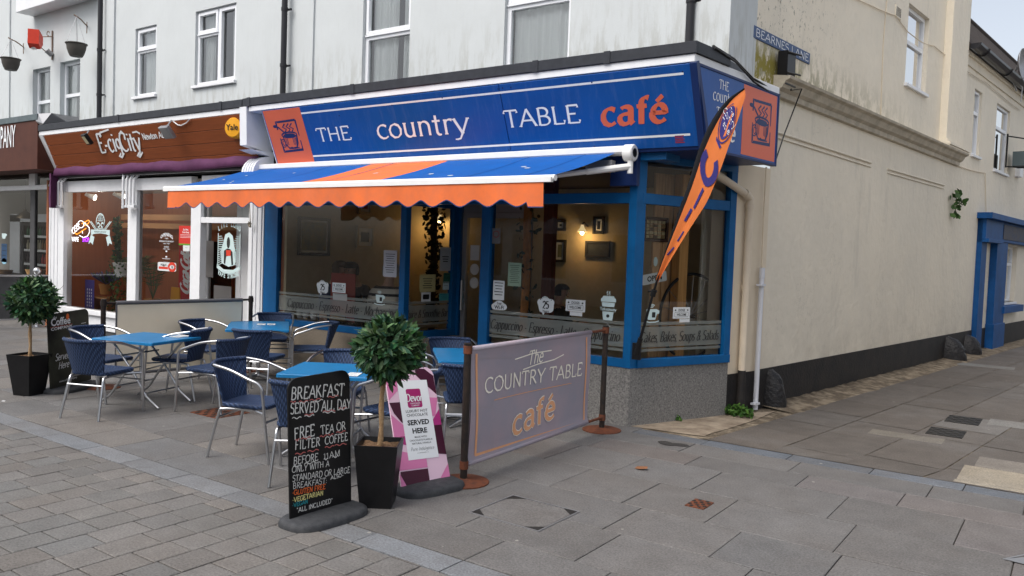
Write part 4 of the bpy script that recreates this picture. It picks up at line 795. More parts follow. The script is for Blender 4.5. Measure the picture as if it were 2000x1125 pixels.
m = MB(); m.poly(FAS, [(o0, .002), (o1, .002), (o1, FH-.014), (o0, FH-.014)], .0235); m.build('orange_panel', M_SORA, sg)
m = MB()
for p, q in (((593, 221), (1344, 141)), ((612, 305), (1353, 260))):
    b0, b1 = FAS.px(*p)[1], FAS.px(*q)[1]; bb = (b0+b1)/2; m.poly(FAS, [(o1, bb-.011), (xb-.07, bb-.011), (xb-.07, bb+.011), (o1, bb+.011)], .0232)
m.build('stripes', M_SWHT, sg)
m = MB(); pc = FAS.px(565, 265); emblem(m, FAS, (o0+o1)/2+.02, pc[1], .42, .42, .0242); m.build('cup_emblem', M_NAVY, sg)
def word(mb, fr, txt, x0, x1, ybase, ycap, **k):   # lettering fitted between two pixels' places on the board
    a0, a1 = fr.px(x0, ybase)[0], fr.px(x1, ybase)[0]; b, t = fr.px((x0+x1)/2, ybase)[1], fr.px((x0+x1)/2, ycap)[1]; h = t-b
    xs = (a1-a0)/(swidth(txt, k.get('sp', .1))*h); stext(mb, fr, txt, a0, b, h, xs=xs, **k)
m = MB(); ser = dict(thick=.165, thin=.07, serif=.11, d=.024)
word(m, FAS, 'THE', 625, 690, 273.5, 247.5, **ser); m.build('white_lettering', M_SWHT, sg); m = MB(); word(m, FAS, 'TABLE', 990, 1137, 243, 209.5, **ser)
m.build('white_lettering', M_SWHT, sg); m = MB(); word(m, FAS, 'country', 741, 921, 264, 222, thick=.15, thin=.065, serif=.10, d=.024, sp=.07, shear=.05); m.build('white_lettering', M_SWHT, sg)
m = MB(); word(m, FAS, 'café', 1179, 1303, 240, 190, thick=.27, thin=.11, serif=.12, shear=.14, d=.024, sp=.13); m.build('orange_lettering', M_SORA, sg)
m = MB(); c = FAS.px(1330, 272); 
for i in range(5): m.box(FAS, c[0]-.05, c[0]+.045-.012*(i % 2), c[1]-.03+.016*i, c[1]-.021+.016*i, .0225, .0235)
m.build('maker_plate', mat('dull_red', (.30, .03, .05), .6), sg)
m = MB()
for x, y in ((665, 225), (768, 205), (866, 190), (975, 173), (1158, 160), (1335, 139), (700, 312), (788, 305), (905, 304), (1163, 285), (996, 292), (984, 171), (1000, 170)): c = FAS.px(x, y); m.lathe(FAS.at(c[0], c[1]), [(.009, .022), (.009, .0235), (0, .0245)], 8)
m.build('screws', M_NAVY, sg)
sr = thing('shop_sign', 'blue and orange return panel facing the lane with a steaming cup emblem', 'shop sign', FSD.P(.8, .3)); fl = 1.74
m = MB(); m.prism(FSD, [(.30, 0), (fl, 0), (fl, .755), (.0, .755)], -.02, .022); m.build('board', M_SIGN, sr); ob = FSD.px(1445, 250)[0]
m = MB(); m.poly(FSD, [(ob, .03), (fl-.04, .03), (fl-.04, .73), (ob, .73)], .0235); m.build('orange_panel', M_SORA, sr)
m = MB(); m.prism(FSD, [(.27, -.012), (.325, -.012), (.028, .765), (-.02, .765)], -.03, .03); m.bbox(FSD, fl-.018, fl+.012, -.012, .765, -.03, .03); m.bbox(FSD, .325, fl-.018, -.012, .016, -.03, .03); m.bbox(FSD, .028, fl-.018, .737, .765, -.03, .029); m.build('edge_trim', M_NAVY, sr)
m = MB(); emblem(m, FSD, (ob+fl)/2+.02, .40, (fl-ob)*.54, .44, .0242); m.build('cup_emblem', M_NAVY, sr)
m = MB(); stext(m, FSD, 'THE', ob*.56, .60, .085, align='c', d=.024, thick=.13, thin=.05, serif=.08); stext(m, FSD, 'country', ob*.58, .475, .115, align='c', d=.024, thick=.115, thin=.045, serif=.06, xs=.95); stext(m, FSD, 'TABLE', ob*.60, .33, .09, align='c', d=.024, thick=.13, thin=.05, serif=.08); stext(m, FSD, 'café', ob*.64, .13, .17, align='c', d=.024, thick=.2, thin=.08, serif=.08, shear=.12); m.build('white_lettering', M_SWHT, sr)
# street name plate
sp_ = thing('street_sign', 'old blue enamel street name plate reading BEARNES LANE on the cream wall', 'street sign', LANE.P(.5, 4.0)); sa, sb = LANE.px(1470, 60)[0], LANE.px(1580, 115)[0]; zb0 = LANE.px(1579, 126)[1]; zb1 = LANE.px(1579, 104)[1]
m = MB(); m.bbox(LANE, sa, sb, zb0, zb1, .001, .014); m.build('plate', mat('blue_enamel', (.035, .085, .23), .45, col2=(.07, .10, .17), vscale=14), sp_)
m = MB(); hh = (zb1-zb0)*.62; stext(m, LANE, 'BEARNES LANE', (sa+sb)/2, zb0+(zb1-zb0)*.19, hh, .15, .07, .08, xs=(sb-sa)*.93/(swidth('BEARNES LANE')*hh), align='c', d=.0155); m.build('raised_letters', M_SWHT, sp_)
lm = thing('wall_light', 'black box flood light on a bracket below the street name plate', 'flood light', LANE.P(.8, 3.8)); a, b = LANE.px(1537, 130, .10); m = MB(); m.bbox(LANE, a-.12, a+.10, b-.15, b+.16, .04, .16); m.build('housing', M_BLK, lm)
m = MB()
for dz in (-.10, .13): m.tube([LANE.P(a-.15, b+dz, .17), LANE.P(a+.22, b+dz+.03, .17)], .012, 5)
m.tube([LANE.P(a+.1, b-.18, .10), LANE.P(a+.1, b-.26, .12), LANE.P(a+.35, b-.2, .14), LANE.P(a+.12, b-.75, .06), LANE.P(a-.05, b-1.1, .04)], .009, 5); m.tube([LANE.P(a, b-.16, .10), LANE.P(a, b-.1, .02)], .05, 8); m.box(LANE, a-.1, a+.18, b-.22, b-.16, .02, .14); m.build('bracket', M_BLK, lm)
m = MB(); P_ = [FT.P(cx1+.05, FZ+.2, -.3), FSD.P(.7, .93, .02), FSD.P(1.1, .82, .02), FSD.P(1.5, .80, .0), LANE.P(a-.1, b-.28, .06)]
m.tube(P_, .014, 6); m.tube([q+V((.02, -.01, -.02-.01*i)) for i, q in enumerate(P_)], .010, 6); tag(m.build('black_cable', M_BLK, at=FSD.P(.8, .8)), 'black cables drooping along the roof edge at the shop corner', 'cable')
# vape shop fascia
vs = thing('shop_sign', 'stained timber board sign of the vape shop with white script lettering', 'shop sign', (-12, 7.2, 3.2))
m = MB(); bh = (FH-.045)/4
for i in range(4): m.bbox(FAS, VX0+.14, VX1-.05, .03+i*bh, .03+(i+1)*bh-.006, .002, .020, .003)
m.build('boarding', M_WOODF, vs)
m = MB(); k = dict(d=.032, thick=.17, thin=.075, shear=.12, sp=.06)
word(m, FAS, 'E-cig', 200, 244, 295.5, 258, **k); word(m, FAS, 'City', 243, 282, 293.5, 256, **k)
def sw(pts, w=.05): ribbon(m, FAS, [FAS.px(*p) for p in pts], lambda dx, dy: w*(.5+.5*abs(dy)), .0335)
sw([(199, 267), (199, 258), (207, 255), (216, 252)]); sw([(236, 262), (240, 255), (246, 262), (248, 272)]); sw([(262, 258), (270, 256), (277, 260)]); sw([(240, 298), (237, 305), (242, 307), (246, 298)], .04); sw([(275, 297), (272, 304), (277, 306), (282, 296)], .04)
m.build('script_lettering', M_SWHT, vs); m = MB(); word(m, FAS, 'Newton Abbot', 282, 338, 269.5, 257, thick=.2, thin=.11, d=.026, sp=.08); m.build('small_lettering', M_SWHT, vs)
def flood(label, px_, py_, w, h, d, lens):
    a, b = FAS.px(px_, py_, .1); o = thing('floodlight', label, 'flood light', FAS.P(a, b, .1)); m = MB(); t = FAS.at(a, b, .02); t.v = (t.v-V((0, .35, 0))).normalized(); t.n = t.u.cross(t.v)
    m.bbox(t, -w/2, w/2, -h/2, h/2, d, d+.05, .01); 
    for i in range(5): m.box(t, -w/2+w*(i+.2)/5, -w/2+w*(i+.5)/5, -h/2, h/2, d-.02, d)
    m.build('housing', M_GREYM if lens is None else M_BLK, o); m = MB(); m.tube([t.P(0, h*.3, d), t.P(0, h*.55, .01)], .012, 6); m.build('bracket', M_GREYM, o)
    m = MB(); m.box(t, -w*.34, w*.34, -h*.36, h*.36, d+.05, d+.053); m.build('lens', lens or M_GREYM, o); return o
flood('small flood light with yellowish lens left of the script lettering', 174, 266, .13, .19, .12, mat('lamp_lens', (.62, .56, .36), .2))
flood('grey tilted flood light hanging over the small town name lettering', 335, 249, .24, .20, .16, None)
m = MB(); P_ = [FAS.P(*FAS.px(*p), .04) for p in ((343, 236), (352, 243), (358, 244), (368, 239), (375, 231))]; m.tube(P_, .009, 5); tag(m.build('loose_cable', M_TRIM, at=P_[2]), 'loose white cable looping beside the grey flood light on the timber sign', 'cable')
ya, yb = FAS.px(457, 252, .08); yo = thing('alarm_box', 'round yellow alarm box at the right end of the timber sign', 'alarm box', FAS.P(ya, yb)); t = Fr(FAS.P(ya-.02, yb, .03), (1, .30, 0), Z)
m = MB(); m.lathe(t, [(.145, -.04), (.145, .05), (.13, .075), (.0, .085)], 28); m.build('cover', M_YEL, yo, smooth=35); m = MB(); sans(m, t, 'Yale', 0, -.035, .085, .02, 1, 'c', .088); m.build('lettering', M_INK, yo)

# ------------------------------------------------------------------ blue and orange awning
aw_ = thing('awning', 'blue awning with one orange stripe and scalloped orange valance over the cafe front', 'awning', (-6.5, 7.2, 2.7))
ax0, ax1 = -9.70, -3.70; YB, ZB, YF, ZF_ = 7.20, 2.775, 6.0, 2.43
fx0, fx1 = front(6.0).px(322, 366)[0], front(6.0).px(1085, 347)[0]
def cano(a, t): z = ZB+(ZF_-ZB)*t-.018*sin(t*pi); return V((a, YB+(YF-YB)*t, z))
e0, e1 = fx0+.10, front(6.0).px(1073, 343)[0]; s0, s1 = front(6.0).px(573, 356)[0], front(6.0).px(728, 352)[0]
for nm, x0, x1, mt in (('canopy', e0, s0, M_ABLU), ('canopy_stripe', s0, s1, M_AORA), ('canopy', s1, e1, M_ABLU)):
    m = MB(); n = max(2, int((x1-x0)/.25)); m.grid([[cano(x0+(x1-x0)*i/n, j/8) for i in range(n+1)] for j in range(9)]); m.build(nm, mt, aw_, smooth=True)
for a in (-9.1, -8.0, -6.9, -4.9, -4.2):
    m = MB(); m.grid([[cano(a-.008, j/8)+V((0, 0, .003)) for j in range(9)], [cano(a+.008, j/8)+V((0, 0, .003)) for j in range(9)]]); m.build('canopy_seam', mat('seam_blue', (.004, .060, .25), .8), aw_)
m = MB()
for a, t_ in ((-9.35, .55), (-9.2, .35), (-8.9, .7), (-8.75, .82), (-8.3, .3), (-6.6, .5), (-5.6, .66), (-5.2, .8), (-4.6, .45), (-4.5, .52)):
    c = cano(a, t_); m.face([c+V((.03*cos(i*.9)*(1+.5*sin(i*2+a)), .02*sin(i*.9), .004-.30*.02*sin(i*.9)*-1)) for i in range(7)])
m.build('bird_droppings', mat('dropping_white', (.6, .62, .62), .8), aw_)
m = MB(); m.tube([V((ax0, 7.23, 2.80)), V((ax1, 7.23, 2.80))], .05, 14); m.box(Fr((0, 7.18, 0), X, Z), ax0+.02, ax1-.01, 2.782, 2.836, -.15, .0); m.lathe(Fr((ax1, 7.23, 2.775), Y, Z), [(.085, -.06), (.085, .03), (.075, .04), (.045, .04)], 24); m.build('cassette', M_AWHT, aw_, smooth=35)
m = MB(); m.lathe(Fr((ax1, 7.23, 2.775), Y, Z), [(.045, .041), (.0, .041)], 20); m.build('end_cap', M_BLK, aw_)
m = MB(); m.tube([V((fx0, 6.0, ZF_-.015)), V((fx1, 6.0, ZF_-.015))], .028, 12); m.box(Fr((0, 5.985, 0), X, Z), fx0+.03, fx1-.02, ZF_-.055, ZF_-.01, -.01, .03); m.build('front_bar', M_AWHT, aw_, smooth=40)
m = MB(); vx0, vx1 = front(5.965).px(328, 380)[0], front(5.965).px(1061, 370)[0]; per = (front(5.965).px(750, 398)[0]-front(5.965).px(508, 401)[0])/6; ph = front(5.965).px(508, 401)[0]; top = []; bot = []; n = 340
def vz(a): c = .5+.5*cos(2*pi*(a-ph)/per); c = c**.8; return ZF_-.05-.152-.064*c if vx0+.18 < a < vx1-.16 else ZF_-.05-.22
r0 = []; r1 = []; r2 = []; r3 = []
for i in range(n+1):
    a = vx0+(vx1-vx0)*i/n; w_ = .008*sin(a*7)+.005*sin(a*17+1)+R.uniform(-.001, .001); zb = vz(a); r0.append(V((a, 5.965, ZF_-.045))); r1.append(V((a, 5.965-w_*.5, (ZF_-.045+zb)/2))); r2.append(V((a, 5.965-w_, zb))); r3.append(V((a, 5.963-w_, zb-.011)))
m.grid([r0, r1, r2]); m.build('valance', M_AORA, aw_, smooth=True); m = MB(); m.grid([r2, r3]); m.build('valance_piping', M_NAVY, aw_)
def foldarm(xs_, xe):
    m = MB(); sh = V((xs_, 7.22, 2.64)); el = V(((xs_*.45+xe*.55)-.35, 6.62, 2.50)); ft_ = V((xe, 6.03, ZF_-.05)); m.tube([sh, sh.lerp(el, .55)], .032, 8); m.tube([sh.lerp(el, .5), el], .026, 8); m.tube([el, ft_], .024, 8); m.tube([el+V((0, 0, -.05)), el+V((0, 0, .05))], .04, 10); m.tube([sh+V((0, 0, -.07)), sh+V((0, 0, .08))], .03, 8); return m.build('folding_arm', M_AWHT, aw_, smooth=40)
foldarm(ax1+.0, fx1-.28); foldarm(ax0+.3, fx0+.9)
m = MB(); q = front(7.12); a, b = q.px(1168, 326); m.box(q, a-.13, a+.17, b-.055, b+.06, -.05, .03); m.build('arm_housing', M_GREYM, aw_)
m = MB(); m.bbox(SHOP, -3.98, XC+.02, 2.46, 2.80, .03, .10); m.build('mounting_board', M_NAVY, aw_)

# ------------------------------------------------------------------ chairs and tables outside the cafe
def wicker():
    m = bpy.data.materials.new('navy_wicker'); m.use_nodes = True; t = m.node_tree; b = t.nodes['Principled BSDF']; b.inputs['Roughness'].default_value = .5; b.inputs['Specular IOR Level'].default_value = .2
    tc = t.nodes.new('ShaderNodeTexCoord'); sp = t.nodes.new('ShaderNodeSeparateXYZ'); t.links.new(tc.outputs['Object'], sp.inputs[0])
    def M(op, a, b_=None):
        n = t.nodes.new('ShaderNodeMath'); n.operation = op
        for i, q in enumerate((a, b_)):
            if q is None: continue
            if isinstance(q, (int, float)): n.inputs[i].default_value = q
            else: t.links.new(q, n.inputs[i])
        return n.outputs[0]
    zy = M('ADD', sp.outputs[2], M('MULTIPLY', sp.outputs[1], .9)); w = M('MULTIPLY', M('SINE', M('MULTIPLY', zy, 150)), M('SINE', M('MULTIPLY', sp.outputs[0], 210)))
    c = M('SINE', M('MULTIPLY', sp.outputs[0], 210)); h = M('ADD', M('MULTIPLY', w, .5), M('MULTIPLY', M('ABSOLUTE', c), .6))
    r = t.nodes.new('ShaderNodeMapRange'); r.inputs[1].default_value = -.2; r.inputs[2].default_value = .9; t.links.new(h, r.inputs[0])
    mx = t.nodes.new('ShaderNodeMix'); mx.data_type = 'RGBA'; mx.inputs[6].default_value = (.005, .010, .028, 1); mx.inputs[7].default_value = (.046, .078, .165, 1); t.links.new(r.outputs[0], mx.inputs[0]); t.links.new(mx.outputs[2], b.inputs['Base Color'])
    bp = t.nodes.new('ShaderNodeBump'); bp.inputs['Strength'].default_value = .7; bp.inputs['Distance'].default_value = .006; t.links.new(r.outputs[0], bp.inputs['Height']); t.links.new(bp.outputs[0], b.inputs['Normal'])
    return m
M_WICK = wicker()
def smooth_path(pts, n=5):
    P = [V(p) for p in pts]; out = [P[0]]
    for i in range(len(P)-1):
        p0, p1, p2, p3 = P[max(i-1, 0)], P[i], P[i+1], P[min(i+2, len(P)-1)]
        for k in range(1, n+1):
            u = k/n; out.append(.5*((2*p1)+(p2-p0)*u+(2*p0-5*p1+4*p2-p3)*u*u+(3*p1-p0-3*p2+p3)*u**3))
    return out
def make_chair():
    t = thing('bistro_chair', '-', 'chair', (0, 0, 0), 'blue wicker and aluminium chairs outside the cafe')
    m = MB(); n = 14; rws = []                     # seat pad, rounded and dished, with a rolled front
    for z_, k in ((.415, .95), (.425, 1.0), (.445, 1.0), (.452, .96)):
        rws.append([V((x*k*(1-.06*(y < 0)), y*k, z_)) for x, y in rrect(-.215, -.20, .215, .235, .07, 6)])
    for r in rws: r.append(r[0])
    m.grid(rws); top = rws[-1][:-1]
    for q in (.75, .45, .15): pass
    rr = [rws[-1]]+[[V((p.x*q, .017+(p.y-.017)*q, .452-.02*(1-q))) for p in rws[-1]] for q in (.8, .5, .2, .02)]; m.grid(rr); rb = [[V((p.x*q, p.y*q, .415)) for p in rws[0]] for q in (.02, 1)]; m.grid(rb)
    m.build('seat', M_WICK, t, smooth=50)
    m = MB(); rws = []                             # woven back, curved in plan, flaring upwards
    def bp(u, v, off): 
        w = .17+.065*v; a = u*w; y = -.205-.115*v+.10*(u*u)*(.35+.65*v); z_ = .435+.315*v; return V((a, y-off, z_))
    for off in (0, .016): rws.append([[bp(-1+2*i/16, j/9, off) for i in range(17)] for j in range(10)])
    m.grid(rws[0]); m.grid([list(reversed(r)) for r in rws[1]])
    for a, b in ((0, 0), (-1, -1)): m.grid([[r[a] for r in rws[0]], [r[b] for r in rws[1]]])
    m.grid([rws[0][0], rws[1][0]])
    bk = m.build('backrest', M_WICK, t, smooth=50)
    m = MB(); m.tube([bp(-1+2*i/16, 1.0, .008)+V((0, 0, .006)) for i in range(17)], .019, 10); m.build('top_roll', M_WICK, bk, smooth=50)
    for s in (-1, 1):
        e = bp(s, 1, .008)+V((0, 0, .006)); pth = smooth_path([e-V((s*.03, .02, 0)), e, (s*.272, -.06, .728), (s*.288, .10, .672), (s*.287, .185, .640), (s*.284, .222, .595), (s*.279, .232, .52)], 5)
        m = MB(); m.tube(pth, .0125, 8); m.build('armrest', M_ALU, t, smooth=50)
        m = MB(); m.tube([(s*.279, .232, .525), (s*.270, .252, .30), (s*.258, .285, 0)], .0125, 8); m.build('leg', M_ALU, t, smooth=50)
        m = MB(); m.tube(smooth_path([(s*.17, .12, .405), (s*.18, -.10, .403), (s*.185, -.17, .395), (s*.19, -.205, .36), (s*.215, -.29, 0)], 4), .0125, 8); m.build('leg', M_ALU, t, smooth=50)
    m = MB(); m.tube([(-.195, -.222, .325), (.195, -.222, .325)], .009, 6); m.tube([(-.268, .25, .33), (.268, .25, .33)], .009, 6); m.tube([(-.27, .24, .40), (-.18, .1, .405)], .009, 6); m.tube([(.27, .24, .40), (.18, .1, .405)], .009, 6); m.build('stretcher', M_ALU, t, smooth=50)
    return t
def copy_tree(o, parent=None):
    c = o.copy(); COL.objects.link(c); c.parent = parent
    for ch in o.children: copy_tree(ch, c)
    return c
chair0 = make_chair(); used = []
def chair(x, y, fx, fy, label):
    c = chair0 if not used else copy_tree(chair0); used.append(c)
    c.location = (x, y, .003); c.rotation_euler = (0, 0, atan2(fy, fx)-pi/2); c['label'] = label; return c
chair(-7.80, 4.12, -.18, .45, 'blue wicker chair nearest the street at the left table, its back to the camera')
chair(-8.58, 4.55, .9, .30, 'blue wicker chair tucked under the left table between it and the black sandwich board')
chair(-8.12, 5.16, -.85, -.50, 'blue wicker chair on the beige banner side of the left table')
chair(-7.22, 5.00, -.9, -.18, 'blue wicker chair on the right of the left table, turned towards it')
chair(-8.66, 5.88, 1, .35, 'blue wicker chair pushed against the beige banner at the back table')
chair(-7.66, 5.90, -.45, .9, 'blue wicker chair with slotted back on the near side of the back table')
chair(-9.02, 7.12, .68, -.72, 'blue wicker chair behind the back table, against the blue window frame')
chair(-7.90, 6.85, -.66, -.76, 'blue wicker chair seen side on before the plinth with the brown vent')
chair(-5.50, 4.18, .9, .38, 'blue wicker chair left of the chalkboard, facing the bright blue table')
chair(-4.66, 4.03, -.6, .75, 'blue wicker chair half hidden directly behind the chalkboard')
chair(-5.44, 5.06, .5, -.85, 'blue wicker chair at the far side of the middle table, behind the topiary')
chair(-4.46, 4.80, -.95, -.05, 'blue wicker chair between the topiary trunk and the middle table')
chair(-5.50, 6.72, .7, -.7, 'blue wicker chair behind the right hand table, before the cafe door')
chair(-4.40, 5.62, -.65, .75, 'blue wicker chair behind the rusty banner post')
chair(-5.34, 5.93, .75, .6, 'blue wicker chair behind the pink sandwich board')
def table(x, y, rot, w, l, kind, label, h=.70):
    t = thing('bistro_table', label, 'table', (0, 0, 0), 'blue square topped tables outside the cafe'); m = MB()
    rws = [[V((a, b, z_)) for a, b in rrect(-w/2+k, -l/2+k, w/2-k, l/2-k, .018, 3)] for z_, k in ((h-.032, .004), (h-.030, .0), (h-.006, .0), (h, .006))]
    for r in rws: r.append(r[0])
    m.grid(rws); m.face([p for p in rws[-1][:-1]]); m.face([p for p in reversed(rws[0][:-1])]); m.build('tabletop', M_TABLE, t)
    if kind == 'x':
        for s in (-1, 1):
            for q in (-1, 1):
                yy = s*(l*.36-(.03 if q > 0 else 0)); m = MB(); m.tube(smooth_path([(-q*w*.30, yy, h-.04), (0, yy, .40), (q*w*.24, yy, .155), (q*w*.29, yy, .11), (q*w*.47, yy, .012)], 4), .0125, 8); m.build('leg', M_ALU, t, smooth=50)
        m = MB()
        for a, z_ in ((-w*.22, .20), (w*.24, .15), (-w*.12, .53)): m.tube([(a, -l*.36, z_), (a, l*.36, z_)], .010, 6)
        m.build('crossbar', M_ALU, t, smooth=50)
    else:
        m = MB(); m.tube([(0, 0, .06), (0, 0, h-.04)], .026, 12); m.box(GR, -.16, .16, -.16, .16, h-.045, h-.0325); m.build('column', M_ALU, t, smooth=40); m = MB()
        for k in range(4): a = k*pi/2+pi/4; m.tube([(0, 0, .07), (.2*cos(a), .2*sin(a), .045), (.33*cos(a), .33*sin(a), .012)], [.03, .022, .014], 8)
        m.build('base', M_ALU, t, smooth=40)
    t.location = (x, y, .003); t.rotation_euler = (0, 0, rot); return t
T = [table(-8.05, 4.74, radians(17), .78, .74, 'x', 'blue table with crossed folding legs at the left end of the seating'), table(-8.47, 6.48, radians(51), .74, 1.12, 'c', 'blue table at the back beside the white pilaster, two menu cards on it'),
     table(-5.10, 4.68, radians(32), .76, .72, 'x', 'bright blue table behind the chalkboard'), table(-4.95, 6.38, radians(44), .74, 1.0, 'c', 'blue table at the right behind the black post')]
def card(px_, py_, rot, label, w=.10, l=.15):
    p = gpt(px_, py_, .706); m = MB(); q = Fr(p, (cos(rot), sin(rot), 0), (-sin(rot), cos(rot), 0)); m.box(q, -w/2, w/2, -l/2, l/2, 0, .003); o = m.build('menu_card', M_PAPER, at=p); tag(o, label, 'menu card', 'menu cards on the blue tables')
    m = MB()
    for i in range(5): m.box(q, -w*.38, w*(.38-.2*(i % 2)), -l*.38+i*l*.17, -l*.38+i*l*.17+.008, .003, .0036)
    m.build('printing', mat('grey_print', (.30, .32, .36), .8), o)
card(511, 633.5, radians(51), 'left of two white menu cards on the back blue table'); card(530, 633.5, radians(51), 'right of two white menu cards on the back blue table'); card(352, 657, radians(17), 'pale menu card on the left blue table', .12, .20); card(691, 731.5, radians(32), 'white menu card on the bright blue table behind the chalkboard', .10, .17)

# ------------------------------------------------------------------ sandwich boards
def base_plate(fr, w, o, out=.20, back=.12, x0=-.08, x1=.08, h=.05):
    m = MB(); L = w/2+.055; pts = []
    for i in range(28):
        a = 2*pi*i/28; c, s = cos(a), sin(a); e = .62; pts.append((w/2+L*math.copysign(abs(c)**e, c), (out if s > 0 else back)*math.copysign(abs(s)**e, s)))
    g = Fr(V((fr.o.x, fr.o.y, 0)), V((fr.u.x, fr.u.y, 0)), Z); nx = g.n
    def ring_(k, z_): return [V((g.o.x, g.o.y, 0))+g.u*(w/2+(a-w/2)*k)+nx*(d*k)+V((0, 0, z_)) for a, d in pts]
    rs = [ring_(1, .0), ring_(1, h*.45), ring_(.97, h*.8), ring_(.90, h), ring_(.4, h+.004), ring_(.02, h+.004)]
    for r in rs: r.append(r[0])
    m.grid(rs); return m.build('base', M_RUB, o, smooth=60)
def board(name, label, bl, br, top_px, lean=0, roll=0, base=.05):
    p, q = gpt(*bl, base), gpt(*br, base); u = (q-p).normalized(); n = u.cross(Z); fr = Fr(p, u-Z*roll, Z-n*lean+u*roll); w = (q-p).length; h = fr.px(*top_px)[1]
    o = thing(name, label, 'sandwich board', (p+q)/2-V((0, 0, base))); base_plate(Fr(p, u, Z), w, o)
    return o, fr, w, h
cb, C_, cw_, ch_ = board('sandwich_board', 'black chalkboard sign with handwritten breakfast offer on a rubber base', (567, 1014), (686, 979), (622, 731), .02, -.035)
outl = [(0, -.02), (cw_, -.02)]+arc(cw_-.07, ch_-.07, .07, .07, 0, 90, 8)+arc(.07, ch_-.07, .07, .07, 90, 180, 8); m = MB(); m.prism(C_, outl, -.012, 0); m.build('panel', M_BLKM, cb)
M_CHK = mat('white_chalk', (.68, .68, .66), .9, var=.35, vscale=90); M_CPK = mat('pink_chalk', (.55, .16, .15), .9, var=.3, vscale=90)
cR = random.Random(3); ms = {k: MB() for k in 'wpoyt'}
cols = dict(w=M_CHK, p=M_CPK, o=mat('orange_chalk', (.70, .15, .04), .9, var=.3, vscale=90), y=mat('yellow_chalk', (.68, .62, .26), .9, var=.3, vscale=90), t=mat('teal_chalk', (.03, .26, .30), .9, var=.3, vscale=90))
def ch(txt, xa, xb, ya, yb, cap, k='w', th=.12):   # a written line between two pixels' places on the board
    a0, b0 = C_.px(xa, ya); a1, b1 = C_.px(xb, yb); h = cap; fr = C_.at(a0, b0, .0015, atan2(b1-b0, a1-a0)); L = hypot(a1-a0, b1-b0)
    stext(ms[k], fr, txt, .010, 0, h*.95, th-.01, xs=L/(swidth(txt, .12)*h*.95), sp=.12, d=.001, jit=.06, rnd=cR)
def wave(xa, xb, ya, yb, k):
    a0, b0 = C_.px(xa, ya); a1, b1 = C_.px(xb, yb); n = 22; ribbon(ms[k], C_, [(a0+(a1-a0)*i/n, b0+(b1-b0)*i/n+.005*sin(i/n*2*pi*max(1.5, abs(a1-a0)/.055))) for i in range(n+1)], lambda dx, dy: .0055, .0035)
ch('BREAKFAST', 565, 668, 781, 772, .080); ch('SERVED ALL DAY', 564, 682, 809, 798, .068)
ch('FREE', 572, 611, 859, 851, .074); ch('TEA OR', 624, 672, 849, 839, .056); ch('FILTER', 573, 622, 879, 871, .060); ch('COFFEE', 632, 676, 869, 860, .054)
ch('BEFORE', 570, 618, 908, 899, .048); ch('11AM', 629, 661, 899, 890, .042)
ch('ONLY WITH A', 567, 640, 924, 911, .041); ch('STANDARD OR LARGE', 568, 680, 941, 923, .041); ch('BREAKFAST:', 569, 635, 955, 944, .038, th=.11); ch('ALSO-', 643, 668, 937, 931, .023, th=.2)
ch('*GLUTEN FREE', 568, 632, 968, 955, .032, 'o', .19); ch('*VEGETARIAN', 568, 628, 982, 967, .031, 'y', .19); ch('*VEGAN', 568, 598, 992, 983, .027, 't', .19); ch('"ALL INCLUDED"', 577, 646, 1002, 982, .030, 'w', .17)
for q in ((567, 577, 785, 785, 'p'), (583, 601, 785, 783, 'p'), (604, 626, 782, 779, 'p'), (640, 660, 776, 773, 'p'), (586, 600, 787, 785, 'w'), (612, 630, 784, 781, 'w'), (570, 588, 817, 815, 'w'), (594, 612, 811, 808, 'p'), (594, 613, 813, 811, 'w'), (630, 654, 804, 801, 'p'), (630, 654, 806, 804, 'w'), (661, 677, 798, 796, 'p'), (661, 678, 800, 798, 'w'),
          (576, 584, 860, 858, 'p'), (588, 606, 857, 854, 'p'), (624, 638, 853, 850, 'p'), (640, 650, 850, 848, 'p'), (656, 674, 845, 842, 'p'), (576, 596, 887, 884, 'p'), (600, 622, 882, 878, 'p'), (634, 652, 874, 871, 'p'), (653, 676, 870, 866, 'p'), (572, 588, 911, 909, 'w'), (594, 616, 906, 902, 'w'), (632, 640, 897, 896, 'w'), (648, 661, 893, 891, 'w')): wave(*q)
for k, q in ms.items(): q.build({'w': 'white_writing', 'p': 'pink_underlines', 'o': 'orange_writing', 'y': 'yellow_writing', 't': 'teal_writing'}[k], cols[k], cb)
pb, P__, pw, ph_ = board('sandwich_board', 'pink and plum hot chocolate sign leaning beside the rusty banner post', (784, 951), (880, 931), (797, 718), .40, .05)
outl = [(0, -.02), (pw, -.02)]+arc(pw-.07, ph_-.07, .07, .07, 0, 90, 8)+arc(.07, ph_-.07, .07, .07, 90, 180, 8); m = MB(); m.prism(P__, outl, -.012, 0); m.build('panel', M_PINK['pale'], pb)
A_ = lambda pts: [(x*pw, y*ph_) for x, y in pts]
def patch(nm, k, polys):
    for i, q in enumerate(polys): m = MB(); m.poly(P__, A_(q), .0012+.0003*i); m.build(nm, M_PINK[k], pb)
ql = lambda cx, cy, r, a0, a1: [(cx+r*cos(radians(a0+(a1-a0)*i/10)), cy+r*pw/ph_*sin(radians(a0+(a1-a0)*i/10))) for i in range(11)]
patch('plum_shape', 'plum', [[(.62, .99), (.82, .985), (.99, .92), (1, .75), (.8, .84), (.62, .93)], [(0, .70), (.30, .70), (.30, .49), (.18, .53), (.06, .61)], [(1, .48), (.7, .48), (.72, .24), (1, .22)], [(.02, .12), (.02, .0), (.57, .0), (.57, .12)]])
